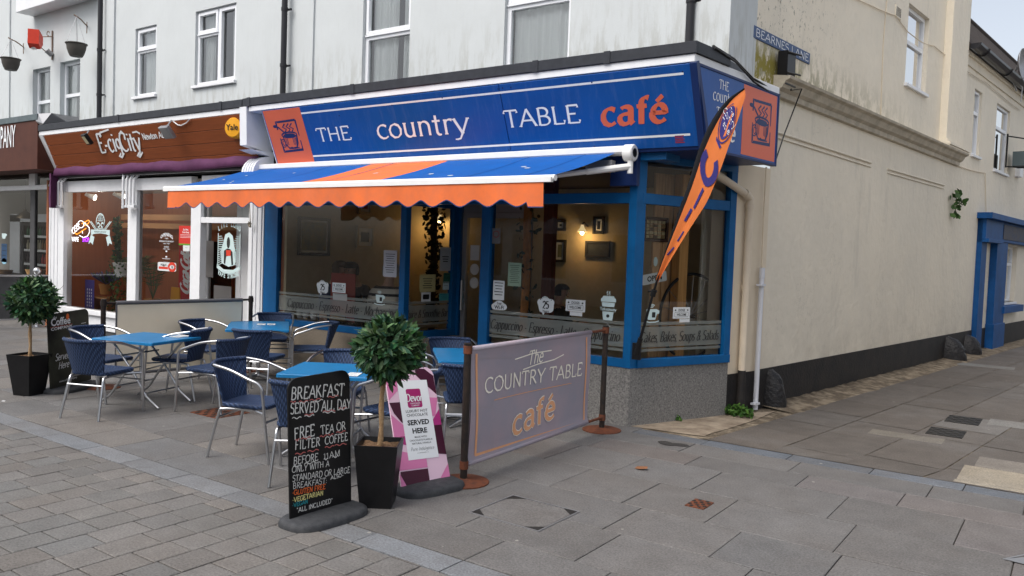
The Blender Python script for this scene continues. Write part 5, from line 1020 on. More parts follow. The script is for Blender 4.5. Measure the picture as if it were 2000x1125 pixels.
patch('magenta_shape', 'magenta', [[(1, .62), (.78, .50), (.78, .475), (1, .475)], [(0, .41), (.32, .41), (.32, .32), (0, .36)]]); patch('mid_pink_shape', 'mid', [[(0, .98), (.0, .72), (.2, .80), (.30, .97)], [(1, .72), (.9, .56), (.75, .56), (.75, .73)], [(0, .40), (.0, .60), (.22, .50), (.30, .42)], [(.75, .0), (1, .0), (1, .14)], [(.0, .30), (.57, .22), (.57, .13), (.0, .13)], [(.0, .11), (.0, .0), (.10, .0)]])
m = MB(); m.poly(P__, A_([(.21, .205), (.83, .205), (.83, .885), (.21, .885)]), .0032); m.build('white_panel', M_SWHT, pb)
m = MB(); m.poly(P__, [(q[0], q[1]) for q in rrect(.36*pw, .645*ph_, .66*pw, .81*ph_, .015)], .0036); m.build('logo_panel', M_PINK['logo'], pb)
m = MB(); stext(m, P__, 'Devon', .515*pw, .70*ph_, .055, .16, .09, xs=.85, align='c', d=.0042, shear=.1); sans(m, P__, 'CHOCOLATE', .515*pw, .676*ph_, .011, .01, 1, 'c', .0042); sans(m, P__, 'COMPANY', .515*pw, .657*ph_, .011, .01, 1, 'c', .0042); m.build('logo_lettering', M_SWHT, pb)
m = MB()
for tx, y, h, b in (('LUXURY HOT', .605, .021, .01), ('CHOCOLATE', .570, .021, .01), ('SERVED', .497, .038, .045), ('HERE', .425, .038, .045), ('MADE WITH', .385, .013, .01), ('CHOCOLATE FLAKES &', .358, .013, .01), ('NATURAL VANILLA', .331, .013, .01), ('www.devonchocolate.co.uk', .254, .006, .01)): sans(m, P__, tx, .52*pw, y*ph_, h, b, 1.12, 'c', .0042)
stext(m, P__, 'Pure Indulgence', .52*pw, .278*ph_, .026, .07, .05, xs=.95, align='c', d=.0042, shear=.25); m.build('black_lettering', M_INK, pb)
kb_, K_, kw_, kh_ = board('sandwich_board', 'black coffee sandwich board with white lettering beside the left topiary', (99, 760), (178, 742), (128, 609), .03, -.04)
outl = [(0, -.02), (kw_, -.02)]+arc(kw_-.07, kh_-.07, .07, .07, 0, 90, 8)+arc(.03, kh_-.03, .03, .03, 90, 180, 8); m = MB(); m.prism(K_, outl, -.012, 0); m.build('panel', mat('coffee_photo_print', (.012, .011, .010), .3, col2=(.055, .058, .042), vscale=2.4), kb_)
m = MB(); sans(m, K_, 'Coffee', .30*kw_, .835*kh_, .088, .03, .95, 'c', .002); sans(m, K_, 'COMPANY', .32*kw_, .775*kh_, .034, .02, 1.5, 'c', .002); sans(m, K_, 'the', .17*kw_, .93*kh_, .032, 0, 1, 'c', .002)
stext(m, K_, 'Served', .30*kw_, .36*kh_, .075, .12, .08, xs=.85, align='c', d=.002, shear=.3); stext(m, K_, 'Here', .32*kw_, .24*kh_, .075, .12, .08, xs=.9, align='c', d=.002, shear=.3); sans(m, K_, 'www.coffeecompany', .42*kw_, .055*kh_, .025, .01, 1, 'c', .002)
for i in range(7): m.box(K_, kw_*(.80), kw_*(.92+.02*(i % 2)), kh_*(.80-.1*i), kh_*(.806-.1*i), .001, .002)
m.build('white_lettering', M_SWHT, kb_); m = MB(); m.poly(K_, [(a, b) for a, b in arc(.47*kw_, .93*kh_, .026, .036, 0, 360, 14)], .002); m.build('orange_bean', M_AORA, kb_); m = MB(); m.box(K_, .05*kw_, .58*kw_, .818*kh_, .822*kh_, .001, .002); m.build('red_rule', M_RED, kb_)

# ------------------------------------------------------------------ topiary balls in black planters
def topiary(label, base_px, rim, zc, r, tr, seed, rot=.5, half=(.105, .145)):
    p = gpt(*base_px); rn = random.Random(seed); o = thing('topiary_tree', label, 'topiary', p, 'ball topiaries in black planters')
    m = MB(); b, t = half; cr_, sr_ = cos(rot), sin(rot)
    def q(a, c, z_): return p+V((a*cr_-c*sr_, a*sr_+c*cr_, z_))
    sq = lambda h, z_: [q(-h, -h, z_), q(h, -h, z_), q(h, h, z_), q(-h, h, z_)]
    A, B, C, D = sq(b, 0), sq(t, rim), sq(t-.012, rim), sq(t-.02, rim-.04)
    for l, u in ((A, B), (B, C), (C, D)):
        for i in range(4): m.face([l[i], l[(i+1) % 4], u[(i+1) % 4], u[i]])
    m.build('planter', mat('black_planter', (.010, .010, .011), .38, var=.3, vscale=8), o)
    m = MB(); m.grid([[q(-t+.02+(2*t-.04)*i/8, -t+.02+(2*t-.04)*j/8, rim-.035+rn.uniform(-.008, .012)) for i in range(9)] for j in range(9)]); m.build('soil', M_SOIL, o)
    m = MB(); tp = [p+V((tr*s*s+.006*sin(s*9), .004*sin(s*7), rim-.05+(zc-rim+.02)*s)) for s in [i/9 for i in range(10)]]; m.tube(tp, [.017+.003*sin(i*2.1) for i in range(10)], 9); m.build('trunk', M_BARK, o, smooth=60)
    a_ = lambda d: atan2(d.y, d.x)
    c = tp[-1]+V((0, 0, .03)); c.z = zc; m = MB(); n = 1450
    for i in range(n):
        zz = 1-2*(i+.5)/n; a = i*2.39996; d = V((sqrt(1-zz*zz)*cos(a), sqrt(1-zz*zz)*sin(a), zz)); d = (d+V((rn.gauss(0, .1), rn.gauss(0, .1), rn.gauss(0, .1)))).normalized(); k = rn.random()
        rad = r*(.80+.17*rn.random() if k < .7 else rn.uniform(.45, .8))*(1-.10*(d.z < -.35))*(1+.07*sin(3*a_(d)+seed)+.05*sin(5*d.z+2*a_(d))+(.13 if k > .985 or k < .02 else 0)); b0 = c+d*rad*.93
        out = (d*.75+V((rn.gauss(0, .5), rn.gauss(0, .5), rn.gauss(-.10, .45)))).normalized(); sd = out.cross(d+V((rn.gauss(0, .35), rn.gauss(0, .35), rn.gauss(0, .35)))).normalized(); up = sd.cross(out)
        L = rn.uniform(.060, .105); W = L*rn.uniform(.15, .21); g = rn.uniform(.6, 1.5); m.col = (.028*g*rn.uniform(.7, 1.6), .078*g, .030*g*rn.uniform(.6, 1.6)) if rn.random() < .82 else (.085*g, .155*g, .065*g)
        P_ = [b0, b0+out*L*.35+sd*W, b0+out*L*.7+sd*W*.75-up*L*.05, b0+out*L-up*L*.14, b0+out*L*.7-sd*W*.75-up*L*.05, b0+out*L*.35-sd*W, b0+out*L*.4-up*L*.035, b0+out*L*.72-up*L*.075]
        m.mesh(P_, [(0, 6, 1), (1, 6, 7, 2), (2, 7, 3), (0, 5, 6), (5, 4, 7, 6), (4, 3, 7)])
    m.build('crown', M_LEAF, o)
    m = MB(); m.lathe(Fr(c, X, Y), [(.001, -r*.6)]+[(r*.62*cos(radians(a)), r*.62*sin(radians(a))) for a in range(-75, 80, 15)]+[(.001, r*.62)], 14); m.build('crown_core', mat('near_black_core', (.010, .018, .009), .9), o)  # solid near-black ball filling the crown behind the leaves
topiary('ball topiary in a black planter between the chalkboard and the pink board', (738, 984), .43, 1.06, .222, .05, 5, .6)
topiary('ball topiary in a black planter at the left, beside the coffee board', (57, 770), 0.445, 1.03, .245, .06, 11, .35, (.105, .155))

# ------------------------------------------------------------------ banners between posts
def post_pair(name, label, p, q, h, z0, z1, mt, disc=M_RUST, dr=.195, rail=M_RUST):
    o = thing(name, label, 'banner barrier', V((p.x, p.y, 0))); u = (q-p).normalized()
    for c in (p, q):
        m = MB(); m.tube([V((c.x, c.y, 0)), V((c.x, c.y, h))], .028, 14); m.tube([V((c.x, c.y, h-.004)), V((c.x, c.y, h+.004))], .03, 14); po = m.build('post', M_POST, o, smooth=40)
        m = MB(); m.lathe(Fr((c.x, c.y, 0), X, Y), [(dr, 0), (dr, .008), (dr*.9, .014), (.05, .022), (.035, .03), (.0, .03)], 30); m.build('foot_disc', disc, po, smooth=50); 
    for z_ in (z0, z1):
        m = MB(); m.tube([V((p.x, p.y, z_)), V((q.x, q.y, z_))], .014, 8); 
        for c in (p, q): m.tube([V((c.x, c.y, z_-.03)), V((c.x, c.y, z_+.03))], .034, 12)
        m.build('rail', rail, o, smooth=40)
    return o, u
pA, pB = gpt(905, 941), gpt(1175, 840)
b1_, u1 = post_pair('banner_barrier', 'greyish purple cafe banner between two black posts with rusty feet', pA, pB, 1.05, 1.005, .13, None)
BN = Fr(pA, u1, Z); bw = (pB-pA).length; g0_, g1_ = BN.px(916, 780)[0], BN.px(1150, 730)[0]
def sag(a, b): 
    s = (a-g0_)/(g1_-g0_); t = (b-.13)/.875
    return .012*sin(s*9+1)*t*(1-t)*2+.010*sin(s*5+t*4)*sin(t*pi)
m = MB()
for off in (.006, -.006): m.grid([[BN.P(g0_+(g1_-g0_)*i/40, .13+.875*j/16, off+sag(g0_+(g1_-g0_)*i/40, .13+.875*j/16)+(.012 if j in (0, 16) and off > 0 else 0)) for i in range(41)] for j in range(17)])
for z_ in (1.005, .13): m.tube([BN.P(g0_, z_), BN.P(g1_, z_)], .022, 10)
m.build('cloth', M_BANNER, b1_, smooth=True)
class BFr:     # lettering that follows the cloth's swell
    def __init__(s, f): s.f = f
    def P(s, a, b, d=0): return s.f.P(a, b, d+.0085+sag(a, b))
    def px(s, x, y, d=0): return s.f.px(x, y, d)
BB = BFr(BN); m = MB()
def brd(x0, y0, x1, y1, w=.027, n=24):
    p, q = BN.px(x0, y0), BN.px(x1, y1); ribbon(m, BB, [(p[0]+(q[0]-p[0])*i/n, p[1]+(q[1]-p[1])*i/n) for i in range(n+1)], lambda dx, dy: w, .001)
for q in ((928, 687, 1145, 655), (1144, 655, 1139, 822), (1139, 823, 926, 889), (926, 889, 929, 687)): brd(*q)
brd(962, 781, 1114, 748, .006); m.build('orange_border', M_BORA, b1_)
def bword(mb, txt, x0, x1, ya, yb, cap, **k):
    p, q = BN.px(x0, ya), BN.px(x1, yb); h = cap; ang = atan2(q[1]-p[1], q[0]-p[0])
    class S:
        def P(s, a, b, d=0): return BB.P(p[0]+a*cos(ang)-b*sin(ang), p[1]+a*sin(ang)+b*cos(ang), d)
    stext(mb, S(), txt, 0, 0, h, xs=hypot(q[0]-p[0], q[1]-p[1])/(swidth(txt, k.get('sp', .1))*h), **k)
m = MB(); bword(m, 'The', 1031, 1058, 713, 706, .115, thick=.14, thin=.07, serif=.06, shear=.2, d=.002); m.build('cream_lettering', M_BCRM, b1_); m = MB(); bword(m, 'COUNTRY TABLE', 944, 1133, 768, 732, .118, thick=.16, thin=.08, serif=.08, d=.002); m.build('cream_lettering', M_BCRM, b1_); m = MB()
for q in (((1005, 702), (1040, 690), (1075, 684)), ((1022, 722), (1050, 711), (1080, 702), (1098, 692))): ribbon(m, BB, [BN.px(*k) for k in q], lambda dx, dy: .010, .002)
bword(m, 'café', 999, 1080, 850, 814, .21, thick=.29, thin=.17, serif=.12, shear=.12, d=.0015, sp=.13); m.build('cream_outline', M_BCRM, b1_)
m = MB(); bword(m, 'café', 999, 1080, 850, 814, .21, thick=.225, thin=.10, serif=.09, shear=.12, d=.004, sp=.13); m.build('orange_lettering', M_BORA, b1_)
m = MB()
for q in (((959, 782), (959, 872)), ((917, 794), (957, 795)), ((917, 700), (1000, 698))): ribbon(m, BB, [BN.px(*k) for k in q], lambda dx, dy: .004, .0012)
m.build('fold_crease', mat('crease', (.34, .30, .32), .8), b1_)
pC, pD = gpt(200, 757), gpt(487, 728)
b2_, u2 = post_pair('banner_barrier', 'plain beige banner between black posts behind the cafe tables', pC, pD, 1.03, .985, .14, None, rail=M_POST)
B2 = Fr(pC, u2, Z); h0, h1_ = B2.px(226, 640)[0], B2.px(472, 640)[0]; m = MB()
m.grid([[B2.P(h0+(h1_-h0)*i/30, .14+.845*j/12, .012*sin(i*.33+j*.3)*sin(j/12*pi)+.004) for i in range(31)] for j in range(13)]); m.build('cloth', M_BEIGE, b2_, smooth=True)
m = MB(); m.tube([B2.P(h0, .985), B2.P(h1_, .985)], .024, 10); m.tube([B2.P(h0, .14), B2.P(h1_, .14)], .02, 8); m.box(B2, h0-.004, h0+.012, .14, .985, -.004, .012); m.box(B2, h1_-.008, h1_+.004, .14, .985, -.004, .012); m.build('grey_hem', mat('grey_hem', (.12, .12, .13), .7), b2_)
pE, pF = gpt(-160, 648), gpt(72, 638); b3_, u3 = post_pair('banner_barrier', 'dark grey cafe banner with silver ball topped posts at the far left', pE, pF, 1.0, .96, .16, None, M_ALU, .16, M_ALU)
B3 = Fr(pE, u3, Z); w3_ = (pF-pE).length; m = MB(); m.grid([[B3.P(.06+(w3_+.22)*i/20, .16+.8*j/6, .01*sin(i)) for i in range(21)] for j in range(7)]); m.build('cloth', M_DGREY, b3_, smooth=True); m = MB(); m.tube([B3.P(.05, .97), B3.P(w3_+.3, .97)], .022, 8); m.build('grey_hem', M_ALU, b3_)
m = MB(); m.lathe(Fr((pF.x, pF.y, 1.06), X, Y), [(.001, -.075)]+[(.075*cos(radians(a)), .075*sin(radians(a))) for a in range(-75, 80, 15)]+[(.001, .075)], 16); m.tube([V((pF.x, pF.y, 0)), V((pF.x, pF.y, 1.0))], .032, 12); m.build('ball_finial', M_ALU, b3_, smooth=60)
# white wooden chair at the far left, cut by the frame
p = gpt(7, 783); wc = thing('garden_chair', 'white painted wooden chair cut off by the left edge', 'chair', p); u_ = V((-.82, -.57, 0)); v_ = V((-.57, .82, 0)); W_ = Fr((p.x, p.y, 0), u_, v_)
for nm, a, b, z_, la in (('leg', 0, 0, .44, -.05), ('leg', .40, 0, .44, .05), ('leg', 0, .40, .86, -.05), ('leg', .40, .40, .86, .05)):
    m = MB(); m.tube([W_.P(a, b, 0), W_.P(a-la, b, z_)], .020, 4); m.build(nm, M_TRIM, wc)
m = MB(); m.box(W_, -.02+.05, .40, -.02, .44, .42, .45); m.build('seat', M_TRIM, wc); m = MB(); m.box(W_, .04, .36, .39, .41, .60, .68); m.box(W_, .04, .36, .39, .41, .74, .84); m.build('backrest', M_TRIM, wc)
# guard stones at the lane corner and farther up
def guard(label, px_, w, h, d):
    a = LANE.px(*px_)[0]; o = MB(); rws = []
    for j in range(9):
        t = j/8; hw = w*(1-.55*t*t); dd = d*sqrt(max(0, 1-t**2.2))+.012; rws.append([LANE.P(a+hw*cos(pi*i/10), -.02+h*t, .005+dd*sin(pi*i/10)*(1+R.uniform(-.06, .06))) for i in range(11)])
    o.grid(rws); tag(o.build('guard_stone', mat('black_stone_paint', (.014, .014, .016), .42, col2=(.03, .028, .028), vscale=20, bump=.9, bscale=22), at=LANE.P(a, 0, .05), smooth=True), label, 'guard stone', 'black guard stones along the lane wall')
guard('black painted guard stone beside the pale service pipe at the corner', (1500, 790), .16, .47, .20); guard('glossy black pointed guard stone halfway up the lane wall', (1847, 700), .22, .46, .34); guard('black guard stone next to the blue shopfront pillar', (1885, 690), .24, .42, .28)
# feather flag on the corner of the shopfront
ff = thing('feather_flag', 'tall orange feather flag with black sleeve on the shopfront corner', 'flag', (-3.68, 7.36, .6)); FL = Fr((-3.69, 7.33, 0), (1, -.42, 0), Z)
def fpx(pts, d=0): return [FL.px(*p) for p in pts]
Lp = smooth_path([(a, b, 0) for a, b in fpx([(1283, 545), (1300, 490), (1322, 425), (1345, 355), (1366, 285), (1390, 232), (1420, 193), (1455, 170)])], 4); Rp = smooth_path([(a, b, 0) for a, b in fpx([(1284, 552), (1317, 497), (1351, 443), (1381, 396), (1404, 342), (1424, 285), (1444, 225), (1456, 188)])], 4)
def fl_(i, s, off=0): a = Lp[i].lerp(Rp[i], s); return FL.P(a.x, a.y, off+.035*sin(s*6.5+i*.13)*min(1, (len(Lp)-1-i)/8)*(.25+.9*s*(1-s)))
n = len(Lp); m = MB(); m.grid([[fl_(i, .20+.80*j/14) for j in range(15)] for i in range(n)]); m.build('cloth', mat('flag_orange', (.64, .175, .045), .6, var=.1, vscale=3), ff, smooth=True)
m = MB(); m.grid([[fl_(i, .04+.17*j/4, .010*sin(j/4*pi)) for j in range(5)] for i in range(n)]); m.build('sleeve', mat('black_cloth', (.012, .012, .014), .8), ff, smooth=True)
m = MB(); base_ = FL.P(*FL.px(1242, 692)); mid_ = FL.P(*FL.px(1284, 545)); m.tube([base_, mid_, fl_(10, .05)], [.017, .012, .008], 8); b0_ = base_-V((0, 0, .06)); m.tube([base_.lerp(mid_, .0), base_.lerp(mid_, .22)], .026, 8); m.tube([base_.lerp(mid_, .78), base_.lerp(mid_, .86)], .028, 8); m.tube([base_.lerp(mid_, .8)+V((-.05, 0, .03)), base_.lerp(mid_, .84)+V((.03, 0, 0))], .012, 6); m.build('pole', M_BLK, ff, smooth=40)
m = MB(); a, b = SHOP.px(1244, 686, .03); m.box(SHOP, a-.045, a+.045, b-.085, b+.085, .02, .05); m.build('wall_bracket', M_BLK, ff)
class FlagFr:
    def __init__(s, off): s.off = off
    def P(s, i, t, d=0):   # i along the pole (0..1), t across (0..1)
        k = i*(n-1); k0 = max(0, min(n-2, int(k))); f_ = k-k0; return fl_(k0, t, s.off+d*.3).lerp(fl_(k0+1, t, s.off+d*.3), f_)
FF = FlagFr(.006)
def fpoly(mb, pts): mb.face([FF.P(i, t) for i, t in pts])
m = MB(); nn_ = 22
fpoly(m, [(.785+.085*cos(2*pi*k/nn_), .60+.30*sin(2*pi*k/nn_)) for k in range(nn_)])
for k in range(26):
    a0, a1 = 2*pi*k/30+.35, 2*pi*(k+1)/30+.35; m.face([FF.P(.785+r_*cos(a)*.105, .60+r_*sin(a)*.36) for r_, a in ((1, a0), (1, a1), (.93, a1), (.93, a0))])
fpoly(m, [(.665, .45), (.68, .40), (.68, .80), (.665, .75)])
def cres(ic, w0, h0, w1, h1_): 
    for k in range(14):
        a0, a1 = .6+4.6*k/14, .6+4.6*(k+1)/14; m.face([FF.P(ic+r_*cos(a)*h0, .60+r_*sin(a)*w0) for r_, a in ((1, a0), (1, a1), (.55, a1), (.55, a0))])
cres(.555, .40, .080, 0, 0)
for i0, i1, t0, t1 in ((.36, .46, .55, .68), (.29, .35, .42, .55), (.20, .25, .55, .72), (.13, .17, .35, .6)): fpoly(m, [(i0, t0), (i0, t0+.12), (i1, t1+.04), (i1, t1-.09)])
m.build('navy_print', mat('flag_navy', (.035, .03, .16), .6), ff)
m = MB()
class FT2:
    def P(s, a, b, d=0): return FF.P(.79+b, .60+a, d+.004)
for tx, b, h in (('The', .035, .022), ('Country', .0, .030), ('Table', -.04, .024)):
    stext(m, FT2(), tx, 0, b, h, .17, .12, xs=8.5 if tx != 'Country' else 6.2, align='c', d=.0, sp=.1)
m.build('white_print', M_SWHT, ff)

# ------------------------------------------------------------------ stickers and notices on the glass (the inner face of each pane)
def stick(name, label, fr, cx, cy, wpx, hpx, draw, mt=None, shape=None, group=None, d=-.0215, rot=0, cat=None):
    a, b = fr.px(cx, cy, d); l = fr.px(cx-wpx/2, cy, d)[0]; r = fr.px(cx+wpx/2, cy, d)[0]; t = fr.px(cx, cy-hpx/2, d)[1]; o_ = fr.px(cx, cy+hpx/2, d)[1]; w, h = r-l, t-o_
    f = fr.at((l+r)/2, (t+o_)/2, d, rot); m = MB(); o = None
    if mt is not None:
        m.prism(f, [(x*w, y*h) for x, y in (shape or [(-.5, -.5), (.5, -.5), (.5, .5), (-.5, .5)])], -.001, 0)
    o = m.build(name, mt or M_PAPER, at=f.o); tag(o, label, cat or ('sticker' if 'sticker' in name else 'notice'), group)
    if draw:
        groups = {}
        draw(lambda k: groups.setdefault(k, MB()), f, w, h)
        for (nm, k), q in groups.items(): q.build(nm, k, o)
    return o
def lines(n, x0=.38, top=.38, gap=None, th=.018):
    def dr(g, f, w, h):
        m = g(('print', M_INK)); gp = gap or .76/n
        for i in range(n): e = x0*(1-.25*((i*7) % 3)/2); m.box(f, -e*w, e*w, h*(top-i*gp)-h*th, h*(top-i*gp)+h*th, 0, .0006)
    return dr
def dogs(g, f, w, h):
    m = g(('lettering', M_INK)); sans(m, f, 'DOGS', 0, .14*h, .22*h, .03, .95, 'c', .001); sans(m, f, 'WELCOME', 0, -.26*h, .22*h, .03, .80, 'c', .001)
    for s_ in (-1, 1): m.prism(f, arc(s_*.36*w, .24*h, .045*w, .07*h, 0, 330, 8), 0, .001)
    q = rrect(-.40*w, -.36*h, .40*w, .06*h, .08*h, 3); q.append(q[0]); ribbon(m, f, q, lambda dx, dy: .025*h, .001)
def badge25(g, f, w, h):
    m = g(('lettering', M_INK)); stext(m, f, '25', 0, -.14*h, .36*h, .22, .12, align='c', d=.001, xs=.9); stext(m, f, 'Years', 0, -.36*h, .14*h, .16, .12, align='c', d=.001, shear=.2)
    for i in range(7): a = radians(150-20*i); m.box(f.at(.36*w*cos(a), .18*h+.26*h*sin(a), 0, a-pi/2), -.02*w, .02*w, -.03*h, .03*h, 0, .001)
cloud = [(x*.5, y*.5) for x, y in arc(.55, .35, .42, .38, -30, 110, 6)+arc(-.1, .55, .42, .42, 60, 130, 6)+arc(-.62, .3, .36, .38, 80, 220, 6)+arc(-.35, -.35, .42, .38, 190, 260, 5)+[(-.25, -1.0), (-.1, -.72)]+arc(.4, -.3, .5, .4, 260, 350, 6)]
G25 = '25 years badges on the cafe windows'; GD = 'dogs welcome stickers on the cafe windows'; GW = 'wifi stickers on the cafe windows'
M_DOG = mat('sticker_white', (.66, .68, .68), .5)
cupo = [(-.36, -.05), (-.26, -.34), (.20, -.34), (.30, -.05), (.44, -.02), (.46, .14), (.32, .18), (.32, .22), (-.38, .22)]
def wificup(g, f, w, h):
    m = g(('print', M_DARK)); m.prism(f, rrect(-.02*w, -.22*h, .20*w, .06*h, .03*h, 3), 0, .001); m2 = g(('arcs', M_STKR))
    for r_ in (.10, .18, .26): ribbon(m2, f, [(q[0]*w-.05*w, q[1]*h+.24*h) for q in arc(0, 0, r_, r_*.9, 45, 135, 8)], lambda dx, dy: .04*h, 0)
    ribbon(m2, f, [(-.5*w, -.40*h), (-.2*w, -.47*h), (.2*w, -.47*h), (.46*w, -.40*h)], lambda dx, dy: .06*h, 0)
stick('window_sticker', 'white 25 years badge sticker on the left cafe window', SHOP, 630, 562, 24, 31, badge25, M_DOG, cloud, G25)
stick('window_sticker', 'white 25 years badge sticker on the right cafe window', SHOP, 1066, 597, 34, 38, badge25, M_DOG, cloud, G25)
stick('window_sticker', 'white dogs welcome sticker on the left cafe window', SHOP, 662, 562, 26, 19, dogs, M_DOG, None, GD)
stick('window_sticker', 'white dogs welcome sticker right of the 25 years badge, large right window', SHOP, 1124, 597, 38, 23, dogs, M_DOG, None, GD)
stick('window_sticker', 'white dogs welcome sticker on the splayed side window', SPL, 1331, 611, 33, 22, dogs, M_DOG, None, GD)
stick('window_sticker', 'small white strip under the dogs welcome sticker, large right window', SHOP, 1125, 613, 24, 8, lines(1), M_DOG); stick('window_sticker', 'small white strip under the dogs welcome sticker, side window', SPL, 1337, 626, 20, 7, lines(1), M_DOG)
stick('window_sticker', 'grey paper strip below the dogs welcome sticker on the left window', SHOP, 664, 580, 28, 13, lines(1), mat('grey_notice', (.34, .34, .33), .8))
stick('window_sticker', 'pale wifi coffee cup sticker on the left cafe window', SHOP, 742, 582, 22, 28, wificup, M_STKR, cupo, GW); stick('window_sticker', 'pale wifi coffee cup sticker low on the side window beside the flag pole', SPL, 1274, 612, 30, 37, wificup, M_STKR, cupo, GW)
def takeaway(g, f, w, h):
    m = g(('cup_shape', M_STKR)); m.prism(f, [(-.46*w, .14*h), (.46*w, .14*h), (.46*w, .24*h), (.36*w, .27*h), (.34*w, .33*h), (-.34*w, .33*h), (-.36*w, .27*h), (-.46*w, .24*h)], -.001, 0); m.prism(f, [(-.40*w, .12*h), (-.36*w, -.02*h), (.36*w, -.02*h), (.40*w, .12*h)], -.001, 0); m.prism(f, [(-.34*w, -.18*h), (-.28*w, -.46*h), (.28*w, -.46*h), (.34*w, -.18*h)], -.001, 0)
    for x in (-.10, .04): ribbon(m, f, [(x*w, .35*h), (x*w+.06*w, .39*h), (x*w-.01*w, .43*h), (x*w+.05*w, .49*h)], lambda dx, dy: .05*w, 0)
    stext(m, f, 'Takeaway', 0, -.145*h, .10*h, .2, .13, align='c', d=0, xs=1.0*w/(swidth('Takeaway')*.10*h)); m2 = g(('bean', M_DARK)); m2.prism(f, arc(0, -.32*h, .10*w, .055*h, 0, 340, 12), 0, .001)
stick('window_sticker', 'pale blue takeaway cup sticker near the corner post', SHOP, 1188, 598, 32, 60, takeaway)
stick('window_sticker', 'white free wifi cloud sticker at the left of the right window', SHOP, 975, 598, 30, 20, lambda g, f, w, h: (sans(g(('lettering', M_INK)), f, 'Wi-Fi', 0, -.28*h, .36*h, .03, 1, 'c', .001), stext(g(('lettering', M_INK)), f, 'free', 0, .14*h, .26*h, .14, align='c', d=.001)), M_DOG, [(x*.9, y*.9+.05) for x, y in arc(.3, -.1, .26, .36, -90, 80, 6)+arc(-.02, .2, .3, .36, 40, 150, 6)+arc(-.34, -.12, .22, .34, 120, 270, 6)])
stick('window_notice', 'white counter service notice above the free wifi cloud', SHOP, 974, 567, 22, 38, lines(5), M_PAPER)
stick('window_notice', 'pale blue printed notice by the corner of the left window', SHOP, 762, 515, 26, 52, lines(9, .36, .36, .085, .010), mat('lilac_paper', (.50, .51, .56), .8))
stick('window_notice', 'white notice on the door side window, topmost of its column', RL, 870, 506, 21, 46, lines(3, .3, .1, .1), mat('grey_white_paper', (.46, .48, .48), .8)); stick('window_notice', 'dark green square notice on the door side window', RL, 873, 543, 14, 20, lines(2), mat('green_paper', (.03, .14, .10), .6)); stick('window_notice', 'pale square sticker under the dark green one on the door side window', RL, 871, 558, 12, 16, lines(2), M_STKR)
stick('window_notice', 'cream framed certificate on the door side window', RL, 835, 553, 31, 34, lines(5, .3, .25, .13, .02), mat('certificate_paper', (.48, .42, .20), .7)); stick('window_sticker', 'white square wifi sticker below the cream certificate', RL, 832, 580, 18, 18, lambda g, f, w, h: g(('print', M_INK)).prism(f, rrect(-.34*w, -.26*h, .34*w, .28*h, .1*h), 0, .001), M_DOG); stick('window_sticker', 'teal card reader sticker on the door side window', RL, 867, 580, 18, 14, lines(3), mat('teal_sticker', (.06, .32, .34), .6))
stick('window_notice', 'grey no smoking notice high on the right cafe window', SHOP, 969, 461, 17, 30, lambda g, f, w, h: ribbon(g(('red_circle', mat('dim_red', (.30, .05, .05), .6))), f, arc(0, .12*h, .34*w, .2*h, 0, 360, 20), lambda dx, dy: .07*w, .001), mat('grey_film', (.20, .19, .18), .7)); stick('window_notice', 'pale green menu sheet left of the ivy wrapped post', SHOP, 1005, 536, 26, 46, lines(10, .36, .38, .08, .008), mat('green_menu', (.28, .38, .28), .8))
op = stick('open_sign', 'tilted white OPEN sign hanging in the side window behind the flag', SPL, 1278, 543, 48, 20, lambda g, f, w, h: sans(g(('lettering', M_INK)), f, 'OPEN', 0, -.24*h, .52*h, .05, 1.05, 'c', .001), M_DOG, [(-.5, -.42), (-.46, -.5), (.46, -.5), (.5, -.42), (.5, .42), (.46, .5), (-.46, .5), (-.5, .42)], rot=.16, d=-.045, cat='open sign')
a, b = SPL.px(1280, 511, -.045); m = MB(); m.prism(SPL, arc(a, b, .028, .05, 0, 330, 12), -.046, -.040); oc = m.build('suction_hook', M_STKR, op)
m = MB(); f0 = SPL.px(1262, 536, -.045); f1 = SPL.px(1296, 532, -.045); m.tube([SPL.P(f0[0], f0[1]+.02, -.043), SPL.P(a, b, -.043), SPL.P(f1[0], f1[1]+.02, -.043)], .003, 4); m.build('string', M_WOOD, op)
